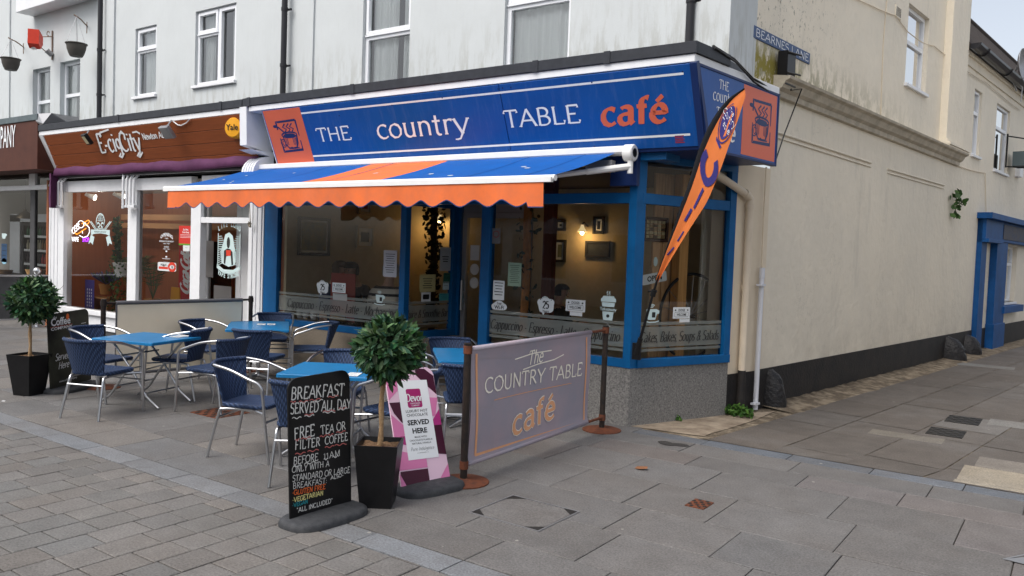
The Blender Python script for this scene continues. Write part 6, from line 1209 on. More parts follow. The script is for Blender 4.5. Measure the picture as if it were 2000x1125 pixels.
# vape shop window
def skull(g, f, w, h):
    m = g(('linework', M_STKR)); k = lambda pts: [(x*w, y*h) for x, y in pts]
    m.prism(f, k([(-.46, .02), (.46, .02), (.46, -.16), (.3, -.11), (0, -.085), (-.3, -.11), (-.46, -.16)]), -.001, 0); m.prism(f, k([(-.46, -.13), (-.28, -.20), (-.36, -.44), (-.46, -.36), (-.58, -.42)]), -.001, 0); m.prism(f, k([(.46, -.13), (.58, -.40), (.46, -.36), (.38, -.46), (.28, -.20)]), -.001, 0)
    ribbon(m, f, k(arc(0, .24, .20, .25, -20, 200, 18)), lambda dx, dy: .035*w, 0); ribbon(m, f, k([(-.20, .22), (-.12, .08), (-.12, .02)]), lambda dx, dy: .035*w, 0); ribbon(m, f, k([(.20, .22), (.12, .08), (.12, .02)]), lambda dx, dy: .035*w, 0)
    for x in (-.10, .10): ribbon(m, f, k(arc(x, .16, .065, .065, 0, 360, 12)), lambda dx, dy: .04*w, 0)
    for i in range(5): ribbon(m, f, k(arc(0, .30+.03*i, .13-.015*i, .02, 0, 360, 10)), lambda dx, dy: .015*w, 0)
    for s_ in (-1, 1):
        for q in (0, .07): ribbon(m, f, k([(s_*(.20+q), .04), (s_*(.46+q), .27)]), lambda dx, dy: .025*w, 0)
    for i in range(4): m.box(f, (-.075+.04*i)*w, (-.05+.04*i)*w, .03*h, .075*h, -.001, 0)
    for s_ in (-1, 1): m.prism(f, k([(s_*.14, .03), (s_*.30, .03), (s_*.24, .10)]), -.001, 0)
    m2 = g(('lettering', M_DARK)); sans(m2, f, 'PREMIUM VAPE SHOP', 0, -.07*h, .055*h, .0, .95, 'c', .001)
stick('window_sticker', 'pale skull and ribbon sticker next to the neon hand sign', SHOP, 196, 450, 40, 66, skull)
def opening(g, f, w, h):
    m = g(('lettering', M_SWHT)); wp = lambda x, y: (x, y-.9*x*x/w)
    sans(m, f, 'OPENING', 0, .40*h, .075*h, .03, 1.05, 'c', 0, warp=wp); sans(m, f, '- TIMES -', 0, .335*h, .028*h, .02, 1.1, 'c', 0)
    for tx, y, hh in (('MONDAY TO SATURDAY', .27, .032), ('9.00am - 5.30pm', .225, .024), ('SUNDAY', .15, .032), ('10.00am - 4.00pm', .11, .024), ('www.ecigcity.co.uk', -.10, .026), ('Follow us on', -.18, .026)): sans(m, f, tx, 0, y*h, hh*h, .02, 1.1, 'c', 0)
    for x, y in ((0, .07), (0, -.05), (-.12, -.25), (.12, -.25)): m.prism(f, arc(x*w, y*h, .05*w, .018*h, 0, 330, 8), -.001, 0)
stick('window_lettering', 'white opening times lettering on the right vape shop pane', SHOP, 325, 497, 36, 90, opening, cat='window lettering')
stick('window_sticker', 'white and red under 18 age sticker below the opening times', SHOP, 326, 521, 36, 17, lambda g, f, w, h: (ribbon(g(('red_ring', M_RED)), f, arc(.28*w, 0, .17*w, .40*h, 0, 360, 20), lambda dx, dy: .09*w, .001), sans(g(('lettering', M_INK)), f, '18', .28*w, -.16*h, .32*h, .03, 1, 'c', .0015), sans(g(('lettering', M_INK)), f, 'UNDER 18?', -.18*w, .10*h, .24*h, .03, .75, 'c', .001), g(('red_bars', M_RED)).box(f, -.44*w, .06*w, -.30*h, -.02*h, 0, .001)), M_DOG, [(q[0], q[1]) for q in rrect(-.5, -.5, .5, .5, .12)])
stick('poster', 'red deal poster with green foot at the right of the vape shop window', SHOP, 363, 460, 27, 38, lambda g, f, w, h: (g(('green_foot', mat('poster_green', (.12, .28, .03), .6))).box(f, -.5*w, .5*w, -.5*h, -.42*h, 0, .001), [sans(g(('lettering', M_SWHT)), f, tx, 0, y*h, hh*h, .03, .85, 'c', .001) for tx, y, hh in (('Eat. Meet.', .26, .10), ('Drink Greet.', .12, .10))], [g(('lettering', M_SWHT)).box(f, -.4*w, .4*w, (.03-.07*i)*h, (.045-.07*i)*h, 0, .001) for i in range(3)]), mat('poster_red', (.55, .035, .025), .6), cat='poster')
stick('window_notice', 'white square notice below the red deal poster', SHOP, 364, 484, 13, 13, lines(2, .2), M_DOG)
def lady(g, f, w, h):
    m = g(('linework', M_STKR)); k = lambda pts: [(x*w, y*h) for x, y in pts]
    for i, tx in enumerate('LIVE LONG'): a = -.42+.105*i; sans(m, f.at(a*w, (.36+.085*(1-(a/.45)**2))*h, 0, -a*.7), tx, 0, 0, .085*h, .05, .8, 'c', 0)
    for i, tx in enumerate('VAPE STRONG'): a = -.42+.084*i; sans(m, f.at(a*w, (-.40-.06*(1-(a/.45)**2))*h, 0, a*.7), tx, 0, 0, .085*h, .05, .7, 'c', 0)
    for s_ in (-1, 1):
        for i in range(15): y = -.24+.036*i; ribbon(m, f, k([(s_*.46, y), (s_*(.25+.05*sin(i)), y+.04-.03*(i > 7))]), lambda dx, dy: .016*w, 0)
        ribbon(m, f, k([(s_*.46, -.26), (s_*.46, .32)]), lambda dx, dy: .03*w, 0)
    m.prism(f, k([(-.30, -.2), (-.36, -.0), (-.24, .16), (-.16, .30), (0, .34), (.16, .28), (.22, .12), (.32, -.04), (.28, -.22), (.0, -.26)]), -.001, 0); m.prism(f, k([(-.5, -.22), (-.2, -.31), (.2, -.31), (.5, -.22), (.5, -.29), (.2, -.38), (-.2, -.38), (-.5, -.29)]), -.001, 0)
    m2 = g(('dark_figure', M_DARK)); m2.prism(f, k(arc(-.02, .16, .07, .10, 0, 340, 14)), 0, .001); m2.prism(f, k([(-.20, .02), (-.06, .06), (.06, .05), (.16, -.0), (.20, -.22), (.13, -.23), (.09, -.06), (-.10, -.08), (-.14, -.22), (-.2, -.2)]), 0, .001); m3 = g(('red_top', M_RED)); m3.prism(f, k([(-.11, .03), (.09, .03), (.08, -.07), (-.10, -.07)]), .001, .0015)
stick('window_sticker', 'pale blue pin up lady sticker on the vape shop door glass', SHOP, 447, 492, 46, 112, lady)
# neon hand sign
def emi(name, c, e): return mat(name, c, .4, emit=e)
NE = SHOP; no = thing('neon_sign', 'lit neon sign of a white hand holding an orange pen', 'neon sign', SHOP.P(*SHOP.px(157, 455), -.12))
def neon(pts, r, mt, nm): m = MB(); m.tube([NE.P(*NE.px(x, y, -.1), -.1) for x, y in pts], r, 6); m.build(nm, mt, no)
NW, NO_, NV = emi('neon_white', (.95, .95, 1), 1.6), emi('neon_orange', (1, .30, .01), 1.5), emi('neon_violet', (.42, .03, 1), 2.2)
neon([(155, 460), (163, 464), (171, 461), (175, 453), (174, 444), (168, 438), (165, 434)], .007, NW, 'white_tube'); neon(arc(158, 438, 6, 7, 0, 360, 14), .006, NW, 'white_tube')
for x, y in ((152, 442), (148, 446), (144, 450)): neon(arc(x, y, 3.2, 6, 30, 330, 10), .006, NW, 'white_tube')
neon([(145, 454), (150, 458), (168, 446)], .008, NO_, 'orange_tube'); neon([(160, 437), (172, 430), (175, 432), (172, 437), (165, 441)], .008, NO_, 'orange_tube'); neon([(161, 451), (161, 456)], .006, NW, 'white_tube')
m = MB(); a, b = NE.px(140, 471, -.1); sans(m, NE, 'VAPE', a, b, .085, .04, .95, 'l', -.1); m.build('white_lettering', NW, no); m = MB(); a, b = NE.px(161, 472, -.1); sans(m, NE, 'SHOP', a, b, .085, .03, .8, 'l', -.1); m.build('violet_lettering', NV, no)
# ------------------------------------------------------------------ things inside the shops
def light(name, loc, w, col, parent, r=.04):
    l = bpy.data.lights.new(name, 'POINT'); l.energy = w; l.color = col; l.shadow_soft_size = r; o = bpy.data.objects.new(name, l); COL.objects.link(o); o.location = V(loc)-parent.location; o.parent = parent
def wall_lamp(label, x, y, fr, w):
    a, b = fr.px(x, y, .16); o = thing('wall_lamp', label, 'wall lamp', fr.P(a, b, .16), 'lit wall lamps inside the cafe'); m = MB(); f = Fr(fr.P(a, b, .16), X, Y); m.lathe(f, [(.022, .10), (.03, .06), (.075, -.005), (.078, -.01)], 16); m.build('shade', mat('lamp_glass', (.75, .55, .28), .4, emit=.6), o, smooth=40)
    m = MB(); m.lathe(f, [(.001, -.055), (.022, -.045), (.03, -.025), (.022, .0)], 12); m.build('bulb', emi('bulb_glow', (1, .66, .26), 22), o, smooth=60); m = MB(); m.tube([f.P(0, 0, .1), f.P(0, .05, .14), f.P(0, .15, .08)], .01, 6); m.build('arm', M_DWOOD, o); light('lamp_light', f.P(0, -.05, -.10), w, (1, .62, .26), o)
BW = front(IB-.01)
wall_lamp('lit wall lamp with bell shade seen through the right cafe window', 1137, 452, BW, 2.2); wall_lamp('lit wall lamp beside the dark ivy column seen through the door side window', 859, 431, BW, 1.6)
def picture(label, x, y, w, h, frc, inn, fr=BW, mount=.16):
    a, b = fr.px(x, y); l = fr.px(x-w/2, y)[0]; r = fr.px(x+w/2, y)[0]; t = fr.px(x, y-h/2)[1]; q = fr.px(x, y+h/2)[1]; o = thing('framed_picture', label, 'picture', fr.P((l+r)/2, (t+q)/2), 'framed pictures on the cafe walls'); m = MB(); ring(m, fr, l, r, q, t, .04, .0, .03); m.build('frame', frc, o); k = (r-l)*mount; m = MB(); m.box(fr, l+.04, r-.04, q+.04, t-.04, .001, .008); m.build('mount', M_PAPER if mount else inn, o)
    m = MB(); m.box(fr, l+.04+k, r-.04-k, q+.04+k, t-.04-k, .008, .011); m.build('image', inn, o)
M_ART = mat('dim_landscape', (.10, .14, .15), .6, col2=(.26, .24, .10), vscale=7); M_ARTR = mat('red_art', (.30, .03, .04), .6, var=.4, vscale=9); M_ARTD = mat('dark_art', (.03, .035, .04), .6, var=.5, vscale=9)
LW = Fr((-9.2, 7.5, 0), Y, Z)
picture('large dark framed landscape on the cafe wall at the left window', 612, 462, 62, 74, M_DARK, M_ART, LW, .05); picture('small framed picture with red image, high in the left window', 712, 402, 26, 34, M_INT, M_ARTR, LW); picture('framed dark picture near the middle of the left window', 712, 463, 34, 44, M_INT, M_ARTD, LW); picture('framed picture partly behind the window post', 795, 468, 26, 44, M_INT, M_ARTD)
picture('tall narrow framed picture below the lit lamp', 1094, 490, 24, 44, M_DARK, M_ART); picture('dark wide framed picture at the right of the lit lamp', 1168, 487, 48, 32, M_DARK, M_ARTD, BW, 0); picture('small framed picture high above the tall narrow one', 1096, 440, 20, 22, M_DARK, M_ARTD); picture('dark upright framed picture under the awning reflection', 1170, 440, 22, 34, M_DARK, M_ARTD)
def ivy_post(label, fr, x, wpx, mt, r, dens, y0=395, cols=((.01, .03, .012), (.015, .045, .02), (.03, .06, .035))):
    a = fr.px(x, 520)[0]; o = thing('ivy_post', label, 'post', fr.P(a, 0)); m = MB(); m.tube([fr.P(a+.01*sin(i), .02+2.7*i/14) for i in range(15)], r, 10); m.build('post', mt, o, smooth=50)
    m = MB()
    for i in range(dens): z_ = R.uniform(.7, 2.5); th = R.uniform(0, 6.28)+z_*5; c = fr.P(a, z_)+V((cos(th), sin(th), 0))*(r+R.uniform(.0, .05)+(.05 if z_ > 1.9 else 0)); leafy(m, c, .03, 1, c.z-.02, c.z+.02, .045, cols)
    m.build('ivy', M_WEED, o)
ivy_post('orange bamboo post twined with ivy in the right cafe window', front(8.0), 1028, 14, mat('bamboo', (.50, .20, .055), .5, var=.3, vscale=12), .05, 80); ivy_post('dark post thick with ivy behind the door side window', front(8.6), 846, 20, M_DWOOD, .05, 420, cols=((.004, .008, .004), (.008, .014, .008)))
m = MB(); f_ = front(8.3); a = f_.px(1068, 500)[0]; m.bbox(f_, a-.07, a+.07, .02, 2.7, -.1, 0); tag(m.build('wooden_post', mat('red_brown_wood', (.12, .03, .015), .5, var=.3, stretch=(6, 6, .6)), at=f_.P(a, 0)), 'dark red brown timber post behind the ivy twined post', 'post')
SI = Fr(SPL.o-SPL.n*.45, SPL.u, Z)
a0_, a1_ = SI.px(1275, 500)[0], SI.px(1330, 500)[0]; m = MB(); q = (a1_-a0_)/3
for i in range(3): m.bbox(SI, a0_+i*q, a0_+(i+1)*q-.006, .02, 2.68, -.03, 0)
bp_ = tag(m.build('plank_panel', M_WOOD, at=SI.P((a0_+a1_)/2, 0)), 'upright panel of pale brown planks in the side window', 'wood panel')
SI2 = Fr(SPL.o-SPL.n*.30, SPL.u, Z); a0_, a1_ = SI2.px(1325, 560)[0], SI2.px(1342, 560)[0]; m = MB(); m.bbox(SI2, a0_, a1_, .02, 2.68, -.12, 0, .008); tag(m.build('wooden_post', mat('orange_pine', (.70, .37, .13), .5, col2=(.48, .22, .07), vscale=3, stretch=(9, 9, .5)), at=SI2.P(a0_, 0)), 'thick orange pine post in the middle of the side window', 'post')
tp = thing('tile_picture', 'dark framed square of patterned tiles hanging on the plank panel', 'picture', SI.P(*SI.px(1282, 447), .03)); l, r = SI.px(1258, 447, .03)[0], SI.px(1306, 447, .03)[0]; t, q = SI.px(1282, 424, .03)[1], SI.px(1282, 472, .03)[1]; m = MB(); ring(m, SI, l, r, q, t, .035, .005, .035); m.build('frame', M_DWOOD, tp)
for k, c in enumerate(((.45, .36, .20), (.10, .06, .03), (.30, .20, .09))):
    m = MB()
    for i in range(5):
        for j in range(5):
            if (i*2+j*3+i*j) % 3 == k: w_ = (r-l-.07)/5; h_ = (t-q-.07)/5; m.box(SI, l+.035+i*w_+.005, l+.035+(i+1)*w_-.005, q+.035+j*h_+.005, q+.035+(j+1)*h_-.005, .008, .016)
    m.build('tiles', mat('tile_'+str(k), c, .4, var=.4, vscale=60), tp)
m = MB(); e0_, e1_ = SI.px(1372, 550)[0], SI.px(1440, 550)[0]; m.box(SI, e0_, e1_+.05, .02, 2.7, -.06, -.02); tag(m.build('partition', mat('cream_partition', (.82, .78, .60), .7, var=.05), at=SI.P(e0_, 0)), 'plain cream partition at the right of the side window', 'partition')
wh = thing('bicycle_wheel', 'black spoked bicycle wheel standing in the side window', 'bicycle wheel', SI2.P(*SI2.px(1358, 610))); c = SI2.px(1352, 618); rr_ = abs(SI2.px(1431, 618)[0]-c[0])*.72; WF = SI2.at(c[0], c[1], -.02)
m = MB(); m.tube([WF.P(rr_*cos(i*pi/24), rr_*sin(i*pi/24)) for i in range(49)], .018, 8, False); m.build('tyre', M_BLK, wh, smooth=60); m = MB()
for i in range(14): a = i*2*pi/14+.2; m.tube([WF.P(.02*cos(a+.5), .02*sin(a+.5)), WF.P(rr_*.97*cos(a), rr_*.97*sin(a))], .003, 4)
m.build('spokes', M_GREYM, wh); m = MB(); m.tube([WF.P(0, 0, -.05), WF.P(0, 0, .05)], .022, 10); m.build('hub', M_BLK, wh)
# seated people behind the glass
def skin(name, chains, m, parent, sub_=1):
    idx = {}; vs = []; es = []; rad = []
    for ch_ in chains:
        prev = None
        for p, r in ch_:
            k = tuple(round(q, 4) for q in p)
            if k not in idx: idx[k] = len(vs); vs.append(p); rad.append(r)
            if prev is not None and prev != idx[k]: es.append((prev, idx[k]))
            prev = idx[k]
    me = bpy.data.meshes.new(name); me.from_pydata(vs, es, []); me.materials.append(m); o = bpy.data.objects.new(name, me); COL.objects.link(o); o.parent = parent
    md = o.modifiers.new('skin', 'SKIN'); md.use_smooth_shade = True
    if not me.skin_vertices: me.attributes.new
    for i, sv in enumerate(me.skin_vertices[0].data): sv.radius = (rad[i], rad[i]); sv.use_root = i == 0
    s2 = o.modifiers.new('smooth', 'SUBSURF'); s2.levels = sub_; s2.render_levels = sub_; return o
M_SKIN = mat('skin', (.50, .29, .20), .55)
def person(label, x, y, fx, fy, cloth, hairc, lean=.06, scale=1.0, hair_len=.0):
    o = thing('person', label, 'person', (x, y, .015 if scale == 1 else .05)); o.rotation_euler = (0, 0, atan2(fy, fx)-pi/2); o.scale = (scale,)*3; L_ = lean
    hd = (0, L_*1.5+.03, 1.20)
    body = [[((0, 0, .47), .13), ((0, L_*.3, .66), .125), ((0, L_*.7, .88), .13), ((0, L_, 1.0), .085), ((0, L_*1.2, 1.08), .052), ((0, L_*1.4+.01, 1.14), .075), (hd, .098), ((0, L_*1.5+.02, 1.275), .07)]]
    for s_ in (-1, 1):
        body.append([((0, L_*.7, .88), .13), ((s_*.15, L_, .96), .07), ((s_*.21, L_+.02, .90), .058), ((s_*.25, L_+.10, .70), .045), ((s_*.16, L_+.30, .76), .036), ((s_*.13, L_+.38, .77), .030), ((s_*.12, L_+.45, .765), .018)])
        body.append([((0, 0, .47), .13), ((s_*.10, .06, .47), .095), ((s_*.12, .42, .48), .065), ((s_*.12, .44, .25), .052), ((s_*.12, .42, .06), .040), ((s_*.12, .54, .03), .03)])
    skin('body', body, M_SKIN, o)
    cl_ = [[((0, 0, .46), .155), ((0, L_*.3, .66), .150), ((0, L_*.7, .88), .155), ((0, L_, .99), .10)]]
    for s_ in (-1, 1): cl_.append([((0, L_*.7, .88), .155), ((s_*.15, L_, .955), .085), ((s_*.21, L_+.02, .90), .074), ((s_*.25, L_+.10, .70), .058), ((s_*.165, L_+.29, .758), .046)])
    skin('sweater', cl_, cloth, o); tr = [[((0, 0, .44), .15), ((0, .02, .46), .15)]]
    for s_ in (-1, 1): tr.append([((0, .02, .46), .15), ((s_*.10, .06, .47), .108), ((s_*.12, .42, .48), .078), ((s_*.12, .44, .25), .064), ((s_*.12, .42, .09), .052)])
    skin('trousers', tr, M_DARK, o)
    m = MB(); f = Fr(hd, X, Y); m.lathe(f, [(.102, -.055-hair_len), (.110, -.01), (.106, .05), (.085, .09), (.05, .112), (.001, .118)], 16, pi*1.0-.35, 2*pi+.35); m.lathe(f, [(.112, .035), (.100, .07), (.06, .106), (.001, .118)], 16)
    hh_ = m.build('hair', hairc, None, smooth=60); hh_.parent = o; m = MB()
    for s_ in (-1, 1): m.lathe(Fr((hd[0]+s_*.034, hd[1]+.090, hd[2]+.005), X, Z), [(.001, -.012), (.010, -.006), (.001, .0)], 8)
    e_ = m.build('eyes', M_DARK, None); e_.parent = o
    m = MB(); m.hexa([V((-.010, hd[1]+.085, hd[2]+.0)), V((.010, hd[1]+.085, hd[2])), V((.016, hd[1]+.085, hd[2]-.035)), V((-.016, hd[1]+.085, hd[2]-.035)), V((-.006, hd[1]+.098, hd[2])), V((.006, hd[1]+.098, hd[2])), V((.009, hd[1]+.118, hd[2]-.032)), V((-.009, hd[1]+.118, hd[2]-.032))]); n_ = m.build('nose', M_SKIN, None); n_.parent = o
    m = MB(); m.box(Fr((0, hd[1]+.089, hd[2]-.058), X, Z), -.024, .024, -.005, .005, -.006, .001); n_ = m.build('mouth', mat('lips', (.30, .10, .08), .6), None); n_.parent = o
    return o
def stripes(name, c1, c2, k):
    m = mat(name, c1, .85); t = m.node_tree; b = t.nodes['Principled BSDF']; tc = t.nodes.new('ShaderNodeTexCoord'); sp = t.nodes.new('ShaderNodeSeparateXYZ'); t.links.new(tc.outputs['Object'], sp.inputs[0]); w = t.nodes.new('ShaderNodeMath'); w.operation = 'SINE'; u = t.nodes.new('ShaderNodeMath'); u.operation = 'MULTIPLY'; u.inputs[1].default_value = k; t.links.new(sp.outputs[2], u.inputs[0]); t.links.new(u.outputs[0], w.inputs[0]); r = t.nodes.new('ShaderNodeMapRange'); r.inputs[1].default_value = .35; r.inputs[2].default_value = .5; t.links.new(w.outputs[0], r.inputs[0]); mx = t.nodes.new('ShaderNodeMix'); mx.data_type = 'RGBA'; mx.inputs[6].default_value = (*c1, 1); mx.inputs[7].default_value = (*c2, 1); t.links.new(r.outputs[0], mx.inputs[0]); t.links.new(mx.outputs[2], b.inputs['Base Color']); return m
gp = lambda x, y, Y_: V((front(Y_).px(x, y)[0], Y_, front(Y_).px(x, y)[1]))
p = gp(752, 545, 7.95); person('seated person in cream sweater with dark stripes, back to the window', p.x, 7.95, -.35, .94, stripes('striped_knit', (.55, .52, .46), (.03, .028, .03), 70), mat('grey_hair', (.45, .43, .40), .8, var=.3, vscale=30), .10, 1.14)
p = gp(708, 548, 8.45); person('seated dark haired person in dark clothes leaning towards the table', p.x, 8.45, .2, -.98, M_DARK, mat('dark_hair', (.02, .017, .015), .8), .16, 1.12)
p = gp(640, 540, 7.98); person('seated person in navy behind the red menu board at the left window', p.x, 7.98, .9, .3, mat('navy_cloth', (.02, .03, .08), .8), mat('brown_hair', (.10, .06, .035), .8), .10, 1.13)
p = gp(1083, 560, 9.6); person('dark seated person far inside the right window', p.x, 9.6, .9, .1, M_DARK, bpy.data.materials['dark_hair'], .06)
def itable(label, x, y, w=.7, l=.7):
    o = thing('dining_table', label, 'table', (x, y, .015), 'dining tables inside the cafe'); m = MB(); m.bbox(Fr((x, y, .72), X, Y), -w/2, w/2, -l/2, l/2, 0, .03); m.build('tabletop', M_DWOOD, o); m = MB(); m.tube([(x, y, .04), (x, y, .72)], .035, 10); m.lathe(Fr((x, y, .015), X, Y), [(.24, 0), (.22, .03), (.04, .05)], 16); m.build('pedestal', M_DARK, o)
itable('dark dining table between the people at the left window', *gp(735, 600, 8.2).xy, .6, .5); itable('dark dining table deep behind the large right window', *gp(1130, 590, 9.5).xy, .9, .7)
m = MB(); f_ = front(7.75); l, r = f_.px(646, 565)[0], f_.px(693, 565)[0]; t = f_.px(670, 534)[1]; m.box(f_, l, r, .70, t, -.012, 0); rb_ = tag(m.build('menu_board', mat('dull_red_board', (.34, .06, .05), .7), at=f_.P(l, .7)), 'plain red board standing inside the left cafe window', 'board')
for i, x in enumerate((585, 597, 612)):
    p = gp(x, 622, 7.62); m = MB(); m.lathe(Fr((p.x, p.y, .70), X, Y), [(.001, .0), (.032, .0), (.042, .04), (.046, .12), (.043, .12), (.038, .03), (.001, .01)], 14); tag(m.build('stoneware_jar', M_PAPER, at=p, smooth=50), ['leftmost', 'middle', 'rightmost'][i]+' of three white jars on the sill of the left cafe window', 'jar', 'white jars on the window sill')
p = gp(660, 628, 7.64); m = MB(); m.tube([V((p.x-.16+.04*i, 7.64, .74+.03*sin(i*pi/8))) for i in range(9)], [.02, .04, .05, .055, .055, .055, .05, .04, .02], 10); tag(m.build('bread_loaf', mat('bread', (.45, .28, .12), .8, var=.3, vscale=20), at=p, smooth=60), 'brown bread loaf on the sill of the left cafe window', 'loaf')
m = MB(); f_ = RL; m.tube([RL.P(.2, .735, -.12), RL.P(.75, .735, -.12)], .035, 10); tag(m.build('draught_roll', mat('beige_cloth', (.30, .20, .12), .9, var=.2), at=RL.P(.2, .73, -.12), smooth=50), 'long beige roll lying on the door side window sill', 'cushion')
# vape shop display
vp = front(7.95)
def pot(name, label, x, yb, wpx, leafcol, shape, potm, fr=vp):
    l, b = fr.px(x-wpx/2, yb); r = fr.px(x+wpx/2, yb)[0]; w = r-l; c = fr.P((l+r)/2, b); o = thing(name, label, 'plant', c); m = MB(); m.lathe(Fr(c, X, Y), [(.001, 0), (w*.36, 0), (w*.5, w*.75), (w*.42, w*.75), (.001, w*.7)], 16); m.build('pot', potm, o, smooth=40); m = MB(); shape(m, c+V((0, 0, w*.72)), w); m.build('foliage', M_WEED, o); return o
def lav(m, c, w):
    for i in range(90): a = R.uniform(0, 6.28); q = sqrt(R.random())*w*1.05; t_ = c+V((q*cos(a), q*sin(a), w*R.uniform(.5, 1.1)*(1-.3*q/w))); m.col = (.16, .15, .33) if R.random() < .7 else (.12, .2, .1); s_ = V((0, 0, 1)).cross(t_-c).normalized()*.010; m.face([c+s_, c-s_, t_-s_*1.4, t_+V((0, 0, .03)), t_+s_*1.4])
def palm(m, c, w):
    for i in range(11):
        a = i*2.4; tip = c+V((cos(a)*.42, sin(a)*.3, .55+.25*R.random())); mid = c.lerp(tip, .55)+V((0, 0, .18)); P_ = smooth_path([c, mid, tip], 8); m.col = R.choice(((.05, .11, .03), (.07, .14, .035), (.035, .08, .03))); m.tube(P_[:9], .006, 4)
        for k in range(4, len(P_)):
            d = (P_[k]-P_[k-1]).normalized(); s_ = d.cross(Z).normalized()
            for g in (-1, 1): q = P_[k]; e = q+s_*g*.17*(1-.03*k)+d*.10-V((0, 0, .05)); m.face([q-d*.008, q+d*.008, e])
def trail(m, c, w):
    for i in range(420): a = R.uniform(0, 6.28); q = w*R.uniform(.5, .95); z_ = R.uniform(-w*2.6, w*.35); leafy(m, c+V((q*cos(a)*(1+.2*(z_ < -w)), q*sin(a)*.7, 0)), .03, 1, c.z+z_, c.z+z_+.01, .028, ((.06, .14, .03), (.09, .19, .05), (.04, .10, .03)))
M_TERR = mat('terracotta', (.45, .20, .06), .7)
pot('potted_lavender', 'lavender in a terracotta pot on the small wooden shelf, vape shop window', 207, 574, 14, None, lav, M_TERR); pot('potted_palm', 'green palm behind the right pane of the vape shop window', 298, 606, 18, None, palm, M_TERR, front(8.2)); pot('potted_palm', 'low palm spreading behind the beige banner in the vape shop window', 262, 600, 16, None, palm, M_TERR, front(8.35)); pot('trailing_plant', 'bright green trailing plant hanging in the vape shop window', 240, 540, 20, None, trail, M_PAPER)
m = MB(); l, b = vp.px(190, 578); r = vp.px(221, 578)[0]; m.box(vp, l, r, b-.03, b, -.12, .12); m.box(vp, l+.02, l+.05, .28, b-.03, -.1, .1); m.box(vp, r-.05, r-.02, .28, b-.03, -.1, .1); tag(m.build('display_stool', mat('honey_wood', (.45, .22, .08), .5), at=vp.P(l, b)), 'small honey coloured wooden stool carrying the lavender pot', 'stool')
stick('roller_banner', 'narrow violet price banner standing in the vape shop window', front(7.8), 175, 575, 18, 57, lambda g, f, w, h: [g(('lettering', M_SWHT)).box(f, (-.27+.22*i)*w, (-.20+.22*i)*w, (-.42+.11*j)*h, (-.35+.11*j)*h, 0, .002) for i in range(3) for j in range(6)], mat('violet_banner', (.085, .07, .30), .5), d=0, cat='banner')
hv = thing('hanging_ivy', 'dark hanging ivy string in the vape shop window', 'plant', vp.P(*vp.px(229, 460))); m = MB()
for i in range(260): q = vp.px(229+R.uniform(-5, 5), R.uniform(425, 520)); leafy(m, vp.P(*q, R.uniform(-.05, .05)), .02, 1, vp.P(*q).z, vp.P(*q).z+.01, .04, ((.02, .06, .02), (.03, .08, .03)))
m.build('leaves', M_WEED, hv); m = MB(); m.tube([vp.P(*vp.px(232, 420)), vp.P(*vp.px(229, 470)), vp.P(*vp.px(230, 522))], .006, 5); m.build('stem', M_DWOOD, hv)
ck = thing('drinks_machine', 'tall red drinks machine with white script seen through the vape shop window', 'vending machine', front(8.4).P(*front(8.4).px(360, 560))); f_ = front(8.4); l, r = f_.px(348, 520)[0], f_.px(379, 520)[0]; t = f_.px(360, 470)[1]; m = MB(); m.bbox(f_, l, r, .02, t, -.7, 0, .02); m.build('cabinet', mat('drinks_red', (.50, .012, .018), .3), ck)
m = MB(); f2 = f_.at((l+r)/2+.10, .78, .0, pi/2); stext(m, f2, 'Coca-Cola', 0, 0, .26, .26, .08, xs=.62, d=.004, shear=.35, sp=.02); m.build('script_lettering', M_SWHT, ck); m = MB(); m.box(f_, r+.002, r+.10, .02, t, -.7, -.02); m.build('black_side', M_BLK, ck)
wf = thing('wet_floor_sign', 'yellow folding floor sign at the foot of the red drinks machine', 'floor sign', front(8.1).P(*front(8.1).px(343, 580))); f_ = front(8.1); l, b = f_.px(333, 584); r, t = f_.px(355, 562); m = MB(); m.prism(f_, [(l, b-.25), (r, b-.25), (r-.05, t), (l+.05, t)], 0, .02); m.build('panel', M_YEL, wf)
cl_o = thing('ceiling_spot', 'white ceiling spot lamps inside the vape shop', 'spot lamp', (vp.px(215, 350)[0], 8.0, 2.6)); del cl_o['label'], cl_o['category']; COL.objects.unlink(cl_o)
for i, (x, y) in enumerate(((178, 352), (233, 349))):
    a, b = vp.px(x, y); b = min(b, 2.52); o = thing('ceiling_spot', ['left', 'right'][i]+' white spot lamp under the vape shop ceiling', 'spot lamp', vp.P(a, b), 'spot lamps in the vape shop'); m = MB(); m.tube([vp.P(a-.10, b+.03, .05), vp.P(a+.06, b-.02, -.05)], [.03, .06], 10); m.build('head', M_TRIM, o); m = MB(); m.tube([vp.P(a-.08, b+.04, .04), vp.P(a-.10, 2.68, .04)], .010, 6); m.build('stem', M_TRIM, o); light('lamp_light', vp.P(a+.15, b-.08, -.12), 6, (1, .88, .74), o, .06)
